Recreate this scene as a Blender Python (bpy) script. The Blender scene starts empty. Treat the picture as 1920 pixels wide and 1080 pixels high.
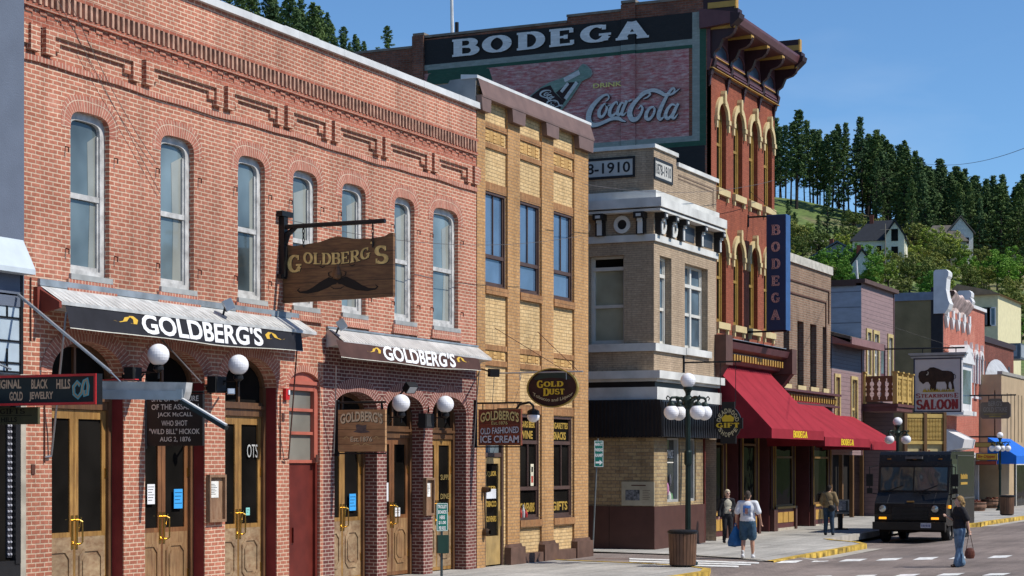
import bpy, bmesh, math, random
from mathutils import Vector, Matrix, noise
from mathutils.geometry import tessellate_polygon
R = math.radians
random.seed(7)
scn = bpy.context.scene
C = scn.collection
# ------------------------------------------------------------------ camera, world, sun, exposure
FPX = 3577.0; TH = math.atan(1660.0/FPX); HZ = 870.0; CH = 2.45
cd = bpy.data.cameras.new('camera'); cam = bpy.data.objects.new('camera', cd); C.objects.link(cam)
cam.location = (0, 0, CH); cam.rotation_euler = (R(90), 0, TH)
cd.sensor_width = 36; cd.lens = FPX/1920*36; cd.shift_y = (HZ-540)/1920.0
cd.clip_start = 0.1; cd.clip_end = 5000
scn.camera = cam
SUN_EL = R(48); SUN_AZ = R(9)          # azimuth measured from +X towards +Y
w = bpy.data.worlds.new('World'); scn.world = w; w.use_nodes = True
nt = w.node_tree; bg = nt.nodes['Background']
sky = nt.nodes.new('ShaderNodeTexSky'); sky.sky_type = 'NISHITA'; sky.sun_disc = False
sky.sun_elevation = SUN_EL; sky.sun_rotation = R(90)-SUN_AZ; sky.altitude = 1400; sky.air_density = 1.0; sky.dust_density = 0.1; sky.ozone_density = 3.0
# thin high cloud wisps in the sky
tc = nt.nodes.new('ShaderNodeTexCoord'); mp = nt.nodes.new('ShaderNodeMapping'); mp.inputs['Scale'].default_value = (2.2, 3.5, 9)
nz = nt.nodes.new('ShaderNodeTexNoise'); nz.inputs['Scale'].default_value = 1.7; nz.inputs['Detail'].default_value = 7; nz.inputs['Distortion'].default_value = 0.6
rp = nt.nodes.new('ShaderNodeValToRGB'); rp.color_ramp.elements[0].position = .56; rp.color_ramp.elements[1].position = .85
rp.color_ramp.elements[0].color = (0, 0, 0, 1); rp.color_ramp.elements[1].color = (.10, .10, .10, 1)
mx = nt.nodes.new('ShaderNodeMixRGB'); mx.inputs[2].default_value = (7.5, 8.0, 8.6, 1)
nt.links.new(tc.outputs['Generated'], mp.inputs['Vector']); nt.links.new(mp.outputs[0], nz.inputs['Vector']); nt.links.new(nz.outputs[0], rp.inputs[0])
nt.links.new(rp.outputs[0], mx.inputs[0]); tn_ = nt.nodes.new('ShaderNodeMixRGB'); tn_.blend_type = 'MULTIPLY'; tn_.inputs[0].default_value = 1.0; tn_.inputs[2].default_value = (.70, .93, 1.09, 1); nt.links.new(sky.outputs[0], tn_.inputs[1]); nt.links.new(tn_.outputs[0], mx.inputs[1]); nt.links.new(mx.outputs[0], bg.inputs['Color'])
bg.inputs['Strength'].default_value = 0.115
sl = bpy.data.lights.new('sun', 'SUN'); sl.energy = 4.3; sl.angle = R(0.53); sl.color = (1, .95, .87)
sun = bpy.data.objects.new('sun', sl); C.objects.link(sun)
sd = Vector((math.cos(SUN_EL)*math.cos(SUN_AZ), math.cos(SUN_EL)*math.sin(SUN_AZ), math.sin(SUN_EL)))
sun.rotation_euler = sd.to_track_quat('Z', 'Y').to_euler(); sun.location = sd*60
scn.view_settings.view_transform = 'Standard'; scn.view_settings.look = 'None'
scn.view_settings.exposure = 0.2; scn.view_settings.gamma = 1.0
scn.render.resolution_x = 1024; scn.render.resolution_y = 576
try:
    scn.cycles.max_bounces = 6; scn.cycles.transparent_max_bounces = 12
except Exception: pass
# ------------------------------------------------------------------ measuring helpers (photo pixel -> point on a real plane)
CT, ST = math.cos(TH), math.sin(TH)
def ray(px, py=HZ):
    u = px-960.0
    return Vector((-ST*FPX+CT*u, CT*FPX+ST*u, HZ-py))
def onX(px, py, X):
    d = ray(px, py); t = X/d.x; return Vector((X, d.y*t, CH+d.z*t))
def onY(px, py, Y):
    d = ray(px, py); t = Y/d.y; return Vector((d.x*t, Y, CH+d.z*t))
def gz(Y): return max(0.0, min(0.24, 0.0085*(Y-46)))
def onG(px, py, off=0.0):
    d = ray(px, py); z = off
    for _ in range(12):
        t = (z-CH)/d.z; p = d*t; z = gz(p.y)+off
    return Vector((p.x, p.y, z))
def SY(px, X): return onX(px, HZ, X).y
def SX(px, Y): return onY(px, HZ, Y).x
class Fr:
    def __init__(s, o, u, n): s.o = Vector(o); s.u = Vector(u).normalized(); s.n = Vector(n).normalized()
    def __call__(s, a, z, d=0.0): return s.o+s.u*a+Vector((0, 0, z))+s.n*d
def FX(X): return Fr((X, 0, 0), (0, 1, 0), (1, 0, 0))
def FY(Y): return Fr((0, Y, 0), (1, 0, 0), (0, -1, 0))
# ------------------------------------------------------------------ materials
MATS = {}
def newmat(name):
    m = bpy.data.materials.new(name); m.use_nodes = True
    return m, m.node_tree, m.node_tree.nodes['Principled BSDF']
def N(t, ty, **kw):
    n = t.nodes.new(ty)
    for k, v in kw.items():
        if k in n.inputs: n.inputs[k].default_value = v
        else: setattr(n, k, v)
    return n
def mixrgb(t, bt, fac, a, b):
    n = t.nodes.new('ShaderNodeMixRGB'); n.blend_type = bt
    for i, v in ((0, fac), (1, a), (2, b)):
        if isinstance(v, bpy.types.NodeSocket): t.links.new(v, n.inputs[i])
        else: n.inputs[i].default_value = v if i == 0 else ((*v, 1) if len(v) == 3 else v)
    return n.outputs[0]
def ramp(t, src, pts):
    n = t.nodes.new('ShaderNodeValToRGB'); e = n.color_ramp.elements
    while len(e) < len(pts): e.new(.5)
    for i, (p, c) in enumerate(pts): e[i].position = p; e[i].color = (c, c, c, 1) if not hasattr(c, '__len__') else (*c, 1)
    t.links.new(src, n.inputs[0]); return n.outputs[0]
def pos(t, scale=(1, 1, 1), uv=False):
    if uv: g = t.nodes.new('ShaderNodeUVMap').outputs[0]
    else: g = t.nodes.new('ShaderNodeNewGeometry').outputs['Position']
    m = t.nodes.new('ShaderNodeMapping'); m.inputs['Scale'].default_value = scale
    t.links.new(g, m.inputs['Vector']); return m.outputs[0]
def bump(t, b, src, strength, dist):
    n = t.nodes.new('ShaderNodeBump'); n.inputs['Strength'].default_value = strength; n.inputs['Distance'].default_value = dist
    t.links.new(src, n.inputs['Height']); t.links.new(n.outputs[0], b.inputs['Normal'])
def plain(name, col, rough=.7, metal=0.0, var=.2, vs=3.0, bmp=0.0, bs=20.0, spec=.28, emit=None, stretch=(1, 1, 1)):
    if name in MATS: return MATS[name]
    m, t, b = newmat(name)
    n = N(t, 'ShaderNodeTexNoise', Scale=vs, Detail=6.0); t.links.new(pos(t, stretch), n.inputs['Vector'])
    f = ramp(t, n.outputs[0], [(.3, 1-var), (.7, 1+var*.6)])
    c = mixrgb(t, 'MULTIPLY', 1.0, col, f); t.links.new(c, b.inputs['Base Color'])
    b.inputs['Roughness'].default_value = rough; b.inputs['Metallic'].default_value = metal; b.inputs['Specular IOR Level'].default_value = spec
    if emit: b.inputs['Emission Color'].default_value = (*emit[0], 1); b.inputs['Emission Strength'].default_value = emit[1]
    if bmp:
        n2 = N(t, 'ShaderNodeTexNoise', Scale=bs, Detail=4.0); t.links.new(pos(t, stretch), n2.inputs['Vector']); bump(t, b, n2.outputs[0], .6, bmp)
    MATS[name] = m; return m
def brick(name, c1, c2, mortar, bw=.205, bh=.07, ms=.011, grime=.25, gs=.5, rough=.85, bias=0.0, patch=None, rot=0.0, wear=0.0, off=.5):
    if name in MATS: return MATS[name]
    m, t, b = newmat(name)
    v = pos(t, uv=True)
    if rot: v.node.inputs['Rotation'].default_value = (0, 0, rot)
    # small wobble so that the courses are not ruler straight
    wn = N(t, 'ShaderNodeTexNoise', Scale=1.3, Detail=3.0); t.links.new(v, wn.inputs['Vector'])
    wv = t.nodes.new('ShaderNodeVectorMath'); wv.operation = 'MULTIPLY_ADD'; t.links.new(wn.outputs['Color'], wv.inputs[0]); wv.inputs[1].default_value = (.03, .03, 0); t.links.new(v, wv.inputs[2])
    br = N(t, 'ShaderNodeTexBrick', Scale=1.0, **{'Mortar Size': ms, 'Mortar Smooth': .25, 'Bias': bias, 'Brick Width': bw, 'Row Height': bh})
    br.offset = off
    br.inputs['Color1'].default_value = (*c1, 1); br.inputs['Color2'].default_value = (*c2, 1); br.inputs['Mortar'].default_value = (*mortar, 1)
    t.links.new(wv.outputs[0], br.inputs['Vector'])
    g = N(t, 'ShaderNodeTexNoise', Scale=gs, Detail=8.0, Roughness=.65); t.links.new(v, g.inputs['Vector'])
    f = ramp(t, g.outputs[0], [(.3, 1-grime), (.7, 1+grime*.5)])
    c = mixrgb(t, 'MULTIPLY', 1.0, br.outputs['Color'], f)
    g2 = N(t, 'ShaderNodeTexNoise', Scale=14.0, Detail=5.0); t.links.new(v, g2.inputs['Vector'])
    f2 = ramp(t, g2.outputs[0], [(.3, .8), (.7, 1.15)])
    c = mixrgb(t, 'MULTIPLY', 1.0, c, f2)
    sm = t.nodes.new('ShaderNodeMapping'); sm.inputs['Scale'].default_value = (2.6, .22, 1); t.links.new(v, sm.inputs['Vector'])
    s3 = N(t, 'ShaderNodeTexNoise', Scale=1.0, Detail=6.0, Roughness=.6); t.links.new(sm.outputs[0], s3.inputs['Vector'])
    c = mixrgb(t, 'MULTIPLY', 1.0, c, ramp(t, s3.outputs[0], [(.30, .74), (.52, 1.0), (.75, 1.12)]))
    if patch:
        pn = N(t, 'ShaderNodeTexNoise', Scale=patch[1], Detail=6.0, Roughness=.7); t.links.new(v, pn.inputs['Vector'])
        pf = ramp(t, pn.outputs[0], [(patch[2], 0.0), (patch[2]+.12, patch[3])])
        c = mixrgb(t, 'MIX', pf, c, patch[0])
    t.links.new(c, b.inputs['Base Color']); b.inputs['Roughness'].default_value = rough; b.inputs['Specular IOR Level'].default_value = .25
    iv = N(t, 'ShaderNodeMath', operation='SUBTRACT'); iv.inputs[0].default_value = 1.0; t.links.new(br.outputs['Fac'], iv.inputs[1])
    bump(t, b, iv.outputs[0], .8, .006)
    MATS[name] = m; return m
def painted_brick(name, base, fade, amt=.5, sc=3.0, lo=.42, under=None):
    """paint over brick, worn off in streaks that follow the courses"""
    if name in MATS: return MATS[name]
    m, t, b = newmat(name); v = pos(t, uv=True)
    br = N(t, 'ShaderNodeTexBrick', Scale=1.0, **{'Mortar Size': .008, 'Mortar Smooth': .2, 'Brick Width': .21, 'Row Height': .075, 'Bias': 0.0})
    br.inputs['Color1'].default_value = (1, 1, 1, 1); br.inputs['Color2'].default_value = (.75, .75, .75, 1); br.inputs['Mortar'].default_value = (.8, .8, .8, 1)
    t.links.new(v, br.inputs['Vector'])
    mpn = t.nodes.new('ShaderNodeMapping'); mpn.inputs['Scale'].default_value = (1.6, 7, 1); t.links.new(v, mpn.inputs['Vector'])
    n = N(t, 'ShaderNodeTexNoise', Scale=sc, Detail=8.0, Roughness=.75); t.links.new(mpn.outputs[0], n.inputs['Vector'])
    f = ramp(t, n.outputs[0], [(lo, 0.0), (lo+.2, amt)])
    c = mixrgb(t, 'MIX', f, base, fade)
    if under:
        n3 = N(t, 'ShaderNodeTexNoise', Scale=.9, Detail=8.0, Roughness=.7); t.links.new(v, n3.inputs['Vector'])
        c = mixrgb(t, 'MIX', ramp(t, n3.outputs[0], [(.45, 0.0), (.65, .6)]), c, under)
    c = mixrgb(t, 'MULTIPLY', .8, c, br.outputs['Color'])
    t.links.new(c, b.inputs['Base Color']); b.inputs['Roughness'].default_value = .8
    iv = N(t, 'ShaderNodeMath', operation='SUBTRACT'); iv.inputs[0].default_value = 1.0; t.links.new(br.outputs['Fac'], iv.inputs[1])
    bump(t, b, iv.outputs[0], .5, .004)
    MATS[name] = m; return m
def wood(name, c1, c2, grain=(30, 30, 1.5), rough=.5, planks=0.0, bs=.004, coat=0.0):
    if name in MATS: return MATS[name]
    m, t, b = newmat(name)
    n = N(t, 'ShaderNodeTexNoise', Scale=1.0, Detail=7.0, Roughness=.6, Distortion=.4); t.links.new(pos(t, grain), n.inputs['Vector'])
    n2 = N(t, 'ShaderNodeTexNoise', Scale=2.2, Detail=4.0); t.links.new(pos(t), n2.inputs['Vector'])
    f = ramp(t, n.outputs[0], [(.3, 0.0), (.7, 1.0)])
    c = mixrgb(t, 'MIX', f, c1, c2); c = mixrgb(t, 'MULTIPLY', 1.0, c, ramp(t, n2.outputs[0], [(.3, .65), (.7, 1.15)]))
    h = n.outputs[0]
    if planks:
        sp = t.nodes.new('ShaderNodeSeparateXYZ'); t.links.new(t.nodes.new('ShaderNodeNewGeometry').outputs['Position'], sp.inputs[0])
        md = N(t, 'ShaderNodeMath', operation='PINGPONG'); t.links.new(sp.outputs[2], md.inputs[0]); md.inputs[1].default_value = planks/2
        k = ramp(t, md.outputs[0], [(.0, .15), (.012, 1.0)]); c = mixrgb(t, 'MULTIPLY', .8, c, k)
    t.links.new(c, b.inputs['Base Color']); b.inputs['Roughness'].default_value = rough; b.inputs['Coat Weight'].default_value = coat
    bump(t, b, h, .4, bs); MATS[name] = m; return m
def siding(name, col, pitch=.16, rough=.7, var=.2):
    if name in MATS: return MATS[name]
    m, t, b = newmat(name)
    sp = t.nodes.new('ShaderNodeSeparateXYZ'); t.links.new(t.nodes.new('ShaderNodeNewGeometry').outputs['Position'], sp.inputs[0])
    md = N(t, 'ShaderNodeMath', operation='MODULO'); t.links.new(sp.outputs[2], md.inputs[0]); md.inputs[1].default_value = pitch
    dv = N(t, 'ShaderNodeMath', operation='DIVIDE'); t.links.new(md.outputs[0], dv.inputs[0]); dv.inputs[1].default_value = pitch
    n = N(t, 'ShaderNodeTexNoise', Scale=2.0, Detail=7.0, Roughness=.7); t.links.new(pos(t, (1, 1, 3)), n.inputs['Vector'])
    f = ramp(t, n.outputs[0], [(.3, 1-var), (.7, 1+var*.5)])
    c = mixrgb(t, 'MULTIPLY', 1.0, col, f)
    c = mixrgb(t, 'MULTIPLY', 1.0, c, ramp(t, dv.outputs[0], [(.0, .35), (.1, 1.0)]))
    t.links.new(c, b.inputs['Base Color']); b.inputs['Roughness'].default_value = rough
    bump(t, b, ramp(t, dv.outputs[0], [(.0, 1.0), (1.0, 0.0)]), .9, .03); MATS[name] = m; return m
def glass(name, col=(.02, .024, .028), rough=.04, spec=.5, var=.5, vs=.9, bmp=.004):
    if name in MATS: return MATS[name]
    m, t, b = newmat(name)
    n = N(t, 'ShaderNodeTexNoise', Scale=vs, Detail=3.0); t.links.new(pos(t), n.inputs['Vector'])
    c = mixrgb(t, 'MULTIPLY', 1.0, col, ramp(t, n.outputs[0], [(.3, 1-var), (.7, 1+var)]))
    t.links.new(c, b.inputs['Base Color']); b.inputs['Roughness'].default_value = rough; b.inputs['Specular IOR Level'].default_value = spec
    n2 = N(t, 'ShaderNodeTexNoise', Scale=1.7, Detail=1.0); t.links.new(pos(t), n2.inputs['Vector']); bump(t, b, n2.outputs[0], .5, bmp*4)
    MATS[name] = m; return m
# ------------------------------------------------------------------ mesh builder
def outline(s0, s1, z0, zs, zt, e=1.0, n=14):
    """door / window outline: straight jambs to zs, arched head to zt"""
    c = (s0+s1)/2; a = (s1-s0)/2; pts = [(s0, z0), (s1, z0)]
    if zt <= zs+1e-4: return pts+[(s1, zs), (s0, zs)]
    for i in range(n+1):
        p = math.pi*i/n; cs, sn = math.cos(p), math.sin(p)
        pts.append((c+a*math.copysign(abs(cs)**e, cs), zs+(zt-zs)*abs(sn)**e))
    return pts
class MB:
    def __init__(s): s.v = []; s.f = []; s.uv = []; s.m = []; s.sm = []
    def face(s, pts, uv=None, m=0, sm=False):
        i = len(s.v); s.v.extend(Vector(p) for p in pts); s.f.append(tuple(range(i, i+len(pts)))); s.uv.append(uv); s.m.append(m); s.sm.append(sm)
    def box(s, F, s0, s1, z0, z1, d0, d1, m=0):
        P = [F(a, z, d) for d in (d0, d1) for (a, z) in ((s0, z0), (s1, z0), (s1, z1), (s0, z1))]
        for q in ((0, 1, 2, 3), (4, 5, 6, 7), (0, 1, 5, 4), (1, 2, 6, 5), (2, 3, 7, 6), (3, 0, 4, 7)): s.face([P[i] for i in q], m=m)
    def prism(s, F, pts, d0, d1, m=0, back=True):
        s.poly(F, pts, d1, m)
        if back: s.poly(F, pts, d0, m)
        n = len(pts)
        for i in range(n):
            a, b = pts[i], pts[(i+1) % n]; s.face([F(a[0], a[1], d0), F(b[0], b[1], d0), F(b[0], b[1], d1), F(a[0], a[1], d1)], m=m)
    def poly(s, F, pts, d, m=0, holes=()):
        loops = [[Vector((p[0], p[1], 0)) for p in pts]]+[[Vector((p[0], p[1], 0)) for p in h] for h in holes]
        flat = [p for l in loops for p in l]
        for tri in tessellate_polygon(loops): s.face([F(flat[i].x, flat[i].y, d) for i in tri], m=m)
    def wall(s, F, pts, holes, d=0.0, rev=.2, m=0, mr=None):
        s.poly(F, pts, d, m, holes)
        for h in holes:
            n = len(h)
            for i in range(n):
                a, b = h[i], h[(i+1) % n]; s.face([F(a[0], a[1], d), F(b[0], b[1], d), F(b[0], b[1], d-rev), F(a[0], a[1], d-rev)], m=m if mr is None else mr)
    def ring(s, F, o, i_, d0, d1, m=0, uvr=False, closed=True, uvs=1.0):
        n = len(o); L = 0.0
        for k in range(n if closed else n-1):
            a, b, c, d = o[k], o[(k+1) % n], i_[(k+1) % n], i_[k]
            st = math.hypot(b[0]-a[0], b[1]-a[1]); w0 = math.hypot(a[0]-d[0], a[1]-d[1])
            uv = [(L, w0), (L+st, w0), (L+st, 0), (L, 0)] if uvr else None; L += st
            s.face([F(*a, d1), F(*b, d1), F(*c, d1), F(*d, d1)], uv=uv, m=m)
            s.face([F(*d, d1), F(*c, d1), F(*c, d0), F(*d, d0)], m=m); s.face([F(*a, d1), F(*b, d1), F(*b, d0), F(*a, d0)], m=m)
    def tube(s, p0, p1, r0, r1=None, n=8, m=0, cap=True):
        r1 = r0 if r1 is None else r1
        p0, p1 = Vector(p0), Vector(p1); ax = (p1-p0).normalized(); a = ax.orthogonal().normalized(); b = ax.cross(a)
        A = [p0+(a*math.cos(2*math.pi*i/n)+b*math.sin(2*math.pi*i/n))*r0 for i in range(n)]
        B = [p1+(a*math.cos(2*math.pi*i/n)+b*math.sin(2*math.pi*i/n))*r1 for i in range(n)]
        for i in range(n): s.face([A[i], A[(i+1) % n], B[(i+1) % n], B[i]], m=m, sm=n > 6)
        if cap: s.face(A, m=m); s.face(B, m=m)
    def path(s, pts, r, n=6, m=0):
        for i in range(len(pts)-1):
            ra = r[i] if hasattr(r, '__len__') else r; rb = r[i+1] if hasattr(r, '__len__') else r
            s.tube(pts[i], pts[i+1], ra, rb, n, m)
    def lathe(s, c, prof, n=20, m=0, ax=None, flute=0.0):
        c = Vector(c); M = Matrix.Identity(3) if ax is None else Vector(ax).to_track_quat('Z', 'Y').to_matrix()
        rings = [[c+M@Vector((r*(1-(flute if i % 2 else 0))*math.cos(2*math.pi*i/n), r*(1-(flute if i % 2 else 0))*math.sin(2*math.pi*i/n), z)) for i in range(n)] for r, z in prof]
        for k in range(len(rings)-1):
            for i in range(n): s.face([rings[k][i], rings[k][(i+1) % n], rings[k+1][(i+1) % n], rings[k+1][i]], m=m, sm=not flute)
    def sphere(s, c, r, n=18, m=0, sc=(1, 1, 1)):
        c = Vector(c); k = n//2
        P = [[c+Vector((r*sc[0]*math.sin(math.pi*j/k)*math.cos(2*math.pi*i/n), r*sc[1]*math.sin(math.pi*j/k)*math.sin(2*math.pi*i/n), r*sc[2]*math.cos(math.pi*j/k))) for i in range(n)] for j in range(k+1)]
        for j in range(k):
            for i in range(n):
                q = [P[j][i], P[j][(i+1) % n], P[j+1][(i+1) % n], P[j+1][i]]
                if j == 0: q = [P[0][0], P[1][(i+1) % n], P[1][i]]
                if j == k-1: q = [P[j][i], P[j][(i+1) % n], P[k][0]]
                s.face(q, m=m, sm=True)
    def ribbon(s, mp, pts, wd, d=0.0, m=0):
        """flat stroke; mp(x, y, d) -> point, wd a list of widths"""
        n = len(pts); L = []; Rr = []
        for i in range(n):
            a = pts[max(0, i-1)]; b = pts[min(n-1, i+1)]; tx, ty = b[0]-a[0], b[1]-a[1]; l = math.hypot(tx, ty) or 1
            nx, ny = -ty/l, tx/l; h = wd[i]/2; L.append((pts[i][0]+nx*h, pts[i][1]+ny*h)); Rr.append((pts[i][0]-nx*h, pts[i][1]-ny*h))
        for i in range(n-1): s.face([mp(*L[i], d), mp(*L[i+1], d), mp(*Rr[i+1], d), mp(*Rr[i], d)], m=m)
    def build(s, name, mats, parent=None, loc=None, weld=False):
        mats = mats if isinstance(mats, (list, tuple)) else [mats]
        off = Vector(loc) if loc is not None else (rootloc(parent) if parent else Vector((0, 0, 0)))
        me = bpy.data.meshes.new(name); me.from_pydata([v-off for v in s.v], [], s.f)
        ul = me.uv_layers.new(name='UVMap').data; li = 0
        for fi, f in enumerate(s.f):
            P = [s.v[i] for i in f]
            if s.uv[fi]: uvs = s.uv[fi]
            else:
                nn = Vector((0, 0, 0))
                for k in range(len(P)): nn += P[k].cross(P[(k+1) % len(P)])
                # cross-sum is translation invariant for closed loops
                ax, ay, az = abs(nn.x), abs(nn.y), abs(nn.z)
                if ax >= ay and ax >= az: uvs = [(p.y, p.z) for p in P]
                elif ay >= az: uvs = [(p.x, p.z) for p in P]
                else: uvs = [(p.x, p.y) for p in P]
            for q in uvs: ul[li].uv = q; li += 1
        for mt in mats: me.materials.append(mt)
        me.polygons.foreach_set('material_index', s.m); me.polygons.foreach_set('use_smooth', s.sm)
        if weld:
            bm = bmesh.new(); bm.from_mesh(me); bmesh.ops.remove_doubles(bm, verts=bm.verts, dist=.0005); bmesh.ops.recalc_face_normals(bm, faces=bm.faces); bm.to_mesh(me); bm.free()
        me.update()
        o = bpy.data.objects.new(name, me); C.objects.link(o)
        if parent: o.parent = parent
        elif loc is not None: o.location = off
        return o
def rootloc(o):
    l = Vector((0, 0, 0))
    while o: l += o.location; o = o.parent
    return l
def thing(name, label, cat, loc, group=None):
    o = bpy.data.objects.new(name, None); C.objects.link(o); o.location = loc; o.empty_display_size = .3
    o['label'] = label; o['category'] = cat
    if group: o['group'] = group
    return o
def tag(o, label, cat, group=None):
    o['label'] = label; o['category'] = cat
    if group: o['group'] = group
    return o
def struct(o, kind='structure'): o['kind'] = kind; return o
def dup(root, loc=None, rz=None, label=None, group=None, sc=None):
    def cp(o, par):
        c = o.copy(); C.objects.link(c); c.parent = par
        for ch in [x for x in ALLCH(o)]: cp(ch, c)
        return c
    r = cp(root, root.parent)
    if loc is not None: r.location = loc
    if rz is not None: r.rotation_euler = (0, 0, rz)
    if sc is not None: r.scale = (sc, sc, sc) if not hasattr(sc, '__len__') else sc
    if label: r['label'] = label
    if group: r['group'] = group
    return r
def ALLCH(o): return list(o.children)
# ------------------------------------------------------------------ lettering
def arc(cx, cy, rx, ry, a0, a1, n=12): return [(cx+rx*math.cos(R(a0+(a1-a0)*i/n)), cy+ry*math.sin(R(a0+(a1-a0)*i/n))) for i in range(n+1)]
def glyph(ch):
    S = []; w = .78
    def st(x): S.append([(x, .03), (x, .97)]); sf(x, 0); sf(x, 1)
    def sf(x, y): yy = .04 if y == 0 else .96; S.append([(x-.17, yy), (x+.17, yy)])
    if ch == 'B': st(.18); S.append([(.18, .95), (.45, .95)]+arc(.45, .74, .2, .21, 90, -90)+[(.18, .53)]); S.append([(.45, .53)]+arc(.47, .28, .23, .24, 90, -90)+[(.18, .05)])
    elif ch == 'O': S.append(arc(.4, .5, .31, .44, 0, 360, 24)); w = .82
    elif ch == 'D': st(.18); S.append([(.18, .95), (.4, .95)]+arc(.4, .5, .3, .45, 90, -90)+[(.18, .05)])
    elif ch == 'E': st(.18); S += [[(.18, .95), (.66, .95)], [(.64, .97), (.64, .72)], [(.18, .5), (.5, .5)], [(.48, .38), (.48, .62)], [(.18, .05), (.68, .05)], [(.66, .03), (.66, .28)]]; w = .76
    elif ch == 'F': st(.18); S += [[(.18, .95), (.66, .95)], [(.64, .97), (.64, .72)], [(.18, .5), (.5, .5)], [(.48, .38), (.48, .62)]]; w = .72
    elif ch == 'G': S += [arc(.42, .5, .32, .44, 55, 335, 20), [(.7, .05), (.7, .42)], [(.5, .42), (.84, .42)], [(.64, .97), (.64, .7)]]; w = .86
    elif ch == 'C': S += [arc(.42, .5, .32, .44, 55, 310, 20), [(.66, .97), (.66, .7)]]; w = .78
    elif ch == 'A': S += [[(.1, .02), (.4, .98)], [(.4, .98), (.72, .02)], [(.2, .33), (.6, .33)]]; sf(.12, 0); sf(.7, 0); w = .86
    elif ch == 'L': st(.18); S += [[(.18, .05), (.64, .05)], [(.62, .03), (.62, .32)]]; w = .7
    elif ch == 'R': st(.18); S += [[(.18, .95), (.42, .95)]+arc(.42, .72, .21, .23, 90, -90)+[(.18, .49)], [(.4, .49), (.68, .03)]]; sf(.68, 0); w = .82
    elif ch == 'S': S += [arc(.38, .72, .25, .23, 40, 270, 12)+arc(.38, .27, .28, .22, 90, -140, 12)[1:], [(.6, .97), (.6, .72)], [(.12, .03), (.12, .3)]]; w = .74
    elif ch == 'T': st(.36); S += [[(.06, .95), (.66, .95)], [(.07, .97), (.07, .72)], [(.65, .97), (.65, .72)]]; w = .74
    elif ch == 'U': S += [[(.16, .97), (.16, .35)]+arc(.4, .33, .24, .28, 180, 360, 10)+[(.64, .97)]]; sf(.16, 1); sf(.64, 1); w = .82
    elif ch == 'K': st(.18); S += [[(.25, .42), (.62, .95)], [(.35, .55), (.68, .03)]]; sf(.62, 1); sf(.68, 0); w = .84
    elif ch == 'H': st(.18); st(.62); S += [[(.18, .5), (.62, .5)]]; w = .82
    elif ch == 'N': S += [[(.16, .03), (.16, .97)], [(.16, .97), (.62, .03)], [(.62, .03), (.62, .97)]]; sf(.16, 0); sf(.14, 1); sf(.62, 1); w = .82
    elif ch == 'I': st(.2); w = .42
    elif ch == 'P': st(.18); S += [[(.18, .95), (.42, .95)]+arc(.42, .7, .23, .25, 90, -90)+[(.18, .45)]]; w = .76
    elif ch == 'W': S += [[(.05, .97), (.25, .03)], [(.25, .03), (.45, .9)], [(.45, .9), (.65, .03)], [(.65, .03), (.85, .97)]]; sf(.07, 1); sf(.83, 1); w = .95
    elif ch == 'M': st(.16); st(.74); S += [[(.16, .97), (.45, .2)], [(.45, .2), (.74, .97)]]; w = .94
    elif ch == 'V': S += [[(.08, .97), (.36, .03)], [(.36, .03), (.64, .97)]]; sf(.08, 1); sf(.64, 1); w = .76
    elif ch == 'Y': S += [[(.06, .97), (.36, .5)], [(.66, .97), (.36, .5)], [(.36, .5), (.36, .03)]]; sf(.08, 1); sf(.64, 1); sf(.36, 0); w = .76
    elif ch == 'J': S += [[(.45, .97), (.45, .3)]+arc(.28, .26, .17, .2, 0, -180, 8)]; sf(.45, 1); w = .62
    elif ch == "'": S += [[(.1, .98), (.06, .74)]]; w = .24
    elif ch == '-': S += [[(.08, .48), (.5, .48)]]; w = .58
    else: w = .4
    return S, w
def slab(mb, F, text, s0, s1, z0, z1, d=.004, thick=.2, thin=.09, gap=.04, warp=None, m=0):
    """slab serif capitals fitted to the box; warp(x, y) in 0..1 returns changed (x, y)"""
    G = [glyph(c) for c in text]; tot = sum(w+gap for _, w in G)-gap; x = 0.0; k = 0
    for S, w in G:
        for pts in S:
            pts2 = []
            for i in range(len(pts)-1):       # refine so that a warp bends the strokes
                a, b = pts[i], pts[i+1]; q = 2 if len(pts) < 5 else 1
                for j in range(q): pts2.append((a[0]+(b[0]-a[0])*j/q, a[1]+(b[1]-a[1])*j/q))
            pts2.append(pts[-1]); n = len(pts2); wd = []
            for i in range(n):
                a = pts2[max(0, i-1)]; b = pts2[min(n-1, i+1)]; l = math.hypot(b[0]-a[0], b[1]-a[1]) or 1
                wd.append(thin+(thick-thin)*abs(b[1]-a[1])/l if l > 1e-6 else thick)
            if len(pts) == 2 and abs(pts[0][0]-pts[1][0]) < 1e-6 and abs(pts[0][1]-pts[1][1]) < .6: wd = [thin*.9]*n
            def mp(px_, py_, dd, x=x):
                X = (x+px_)/tot; Y = py_
                if warp: X, Y = warp(X, Y)
                return F(s0+(s1-s0)*X, z0+(z1-z0)*Y, dd)
            mb.ribbon(mp, pts2, wd, d+.0005*(k % 9), m); k += 1
        x += w+gap
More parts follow.
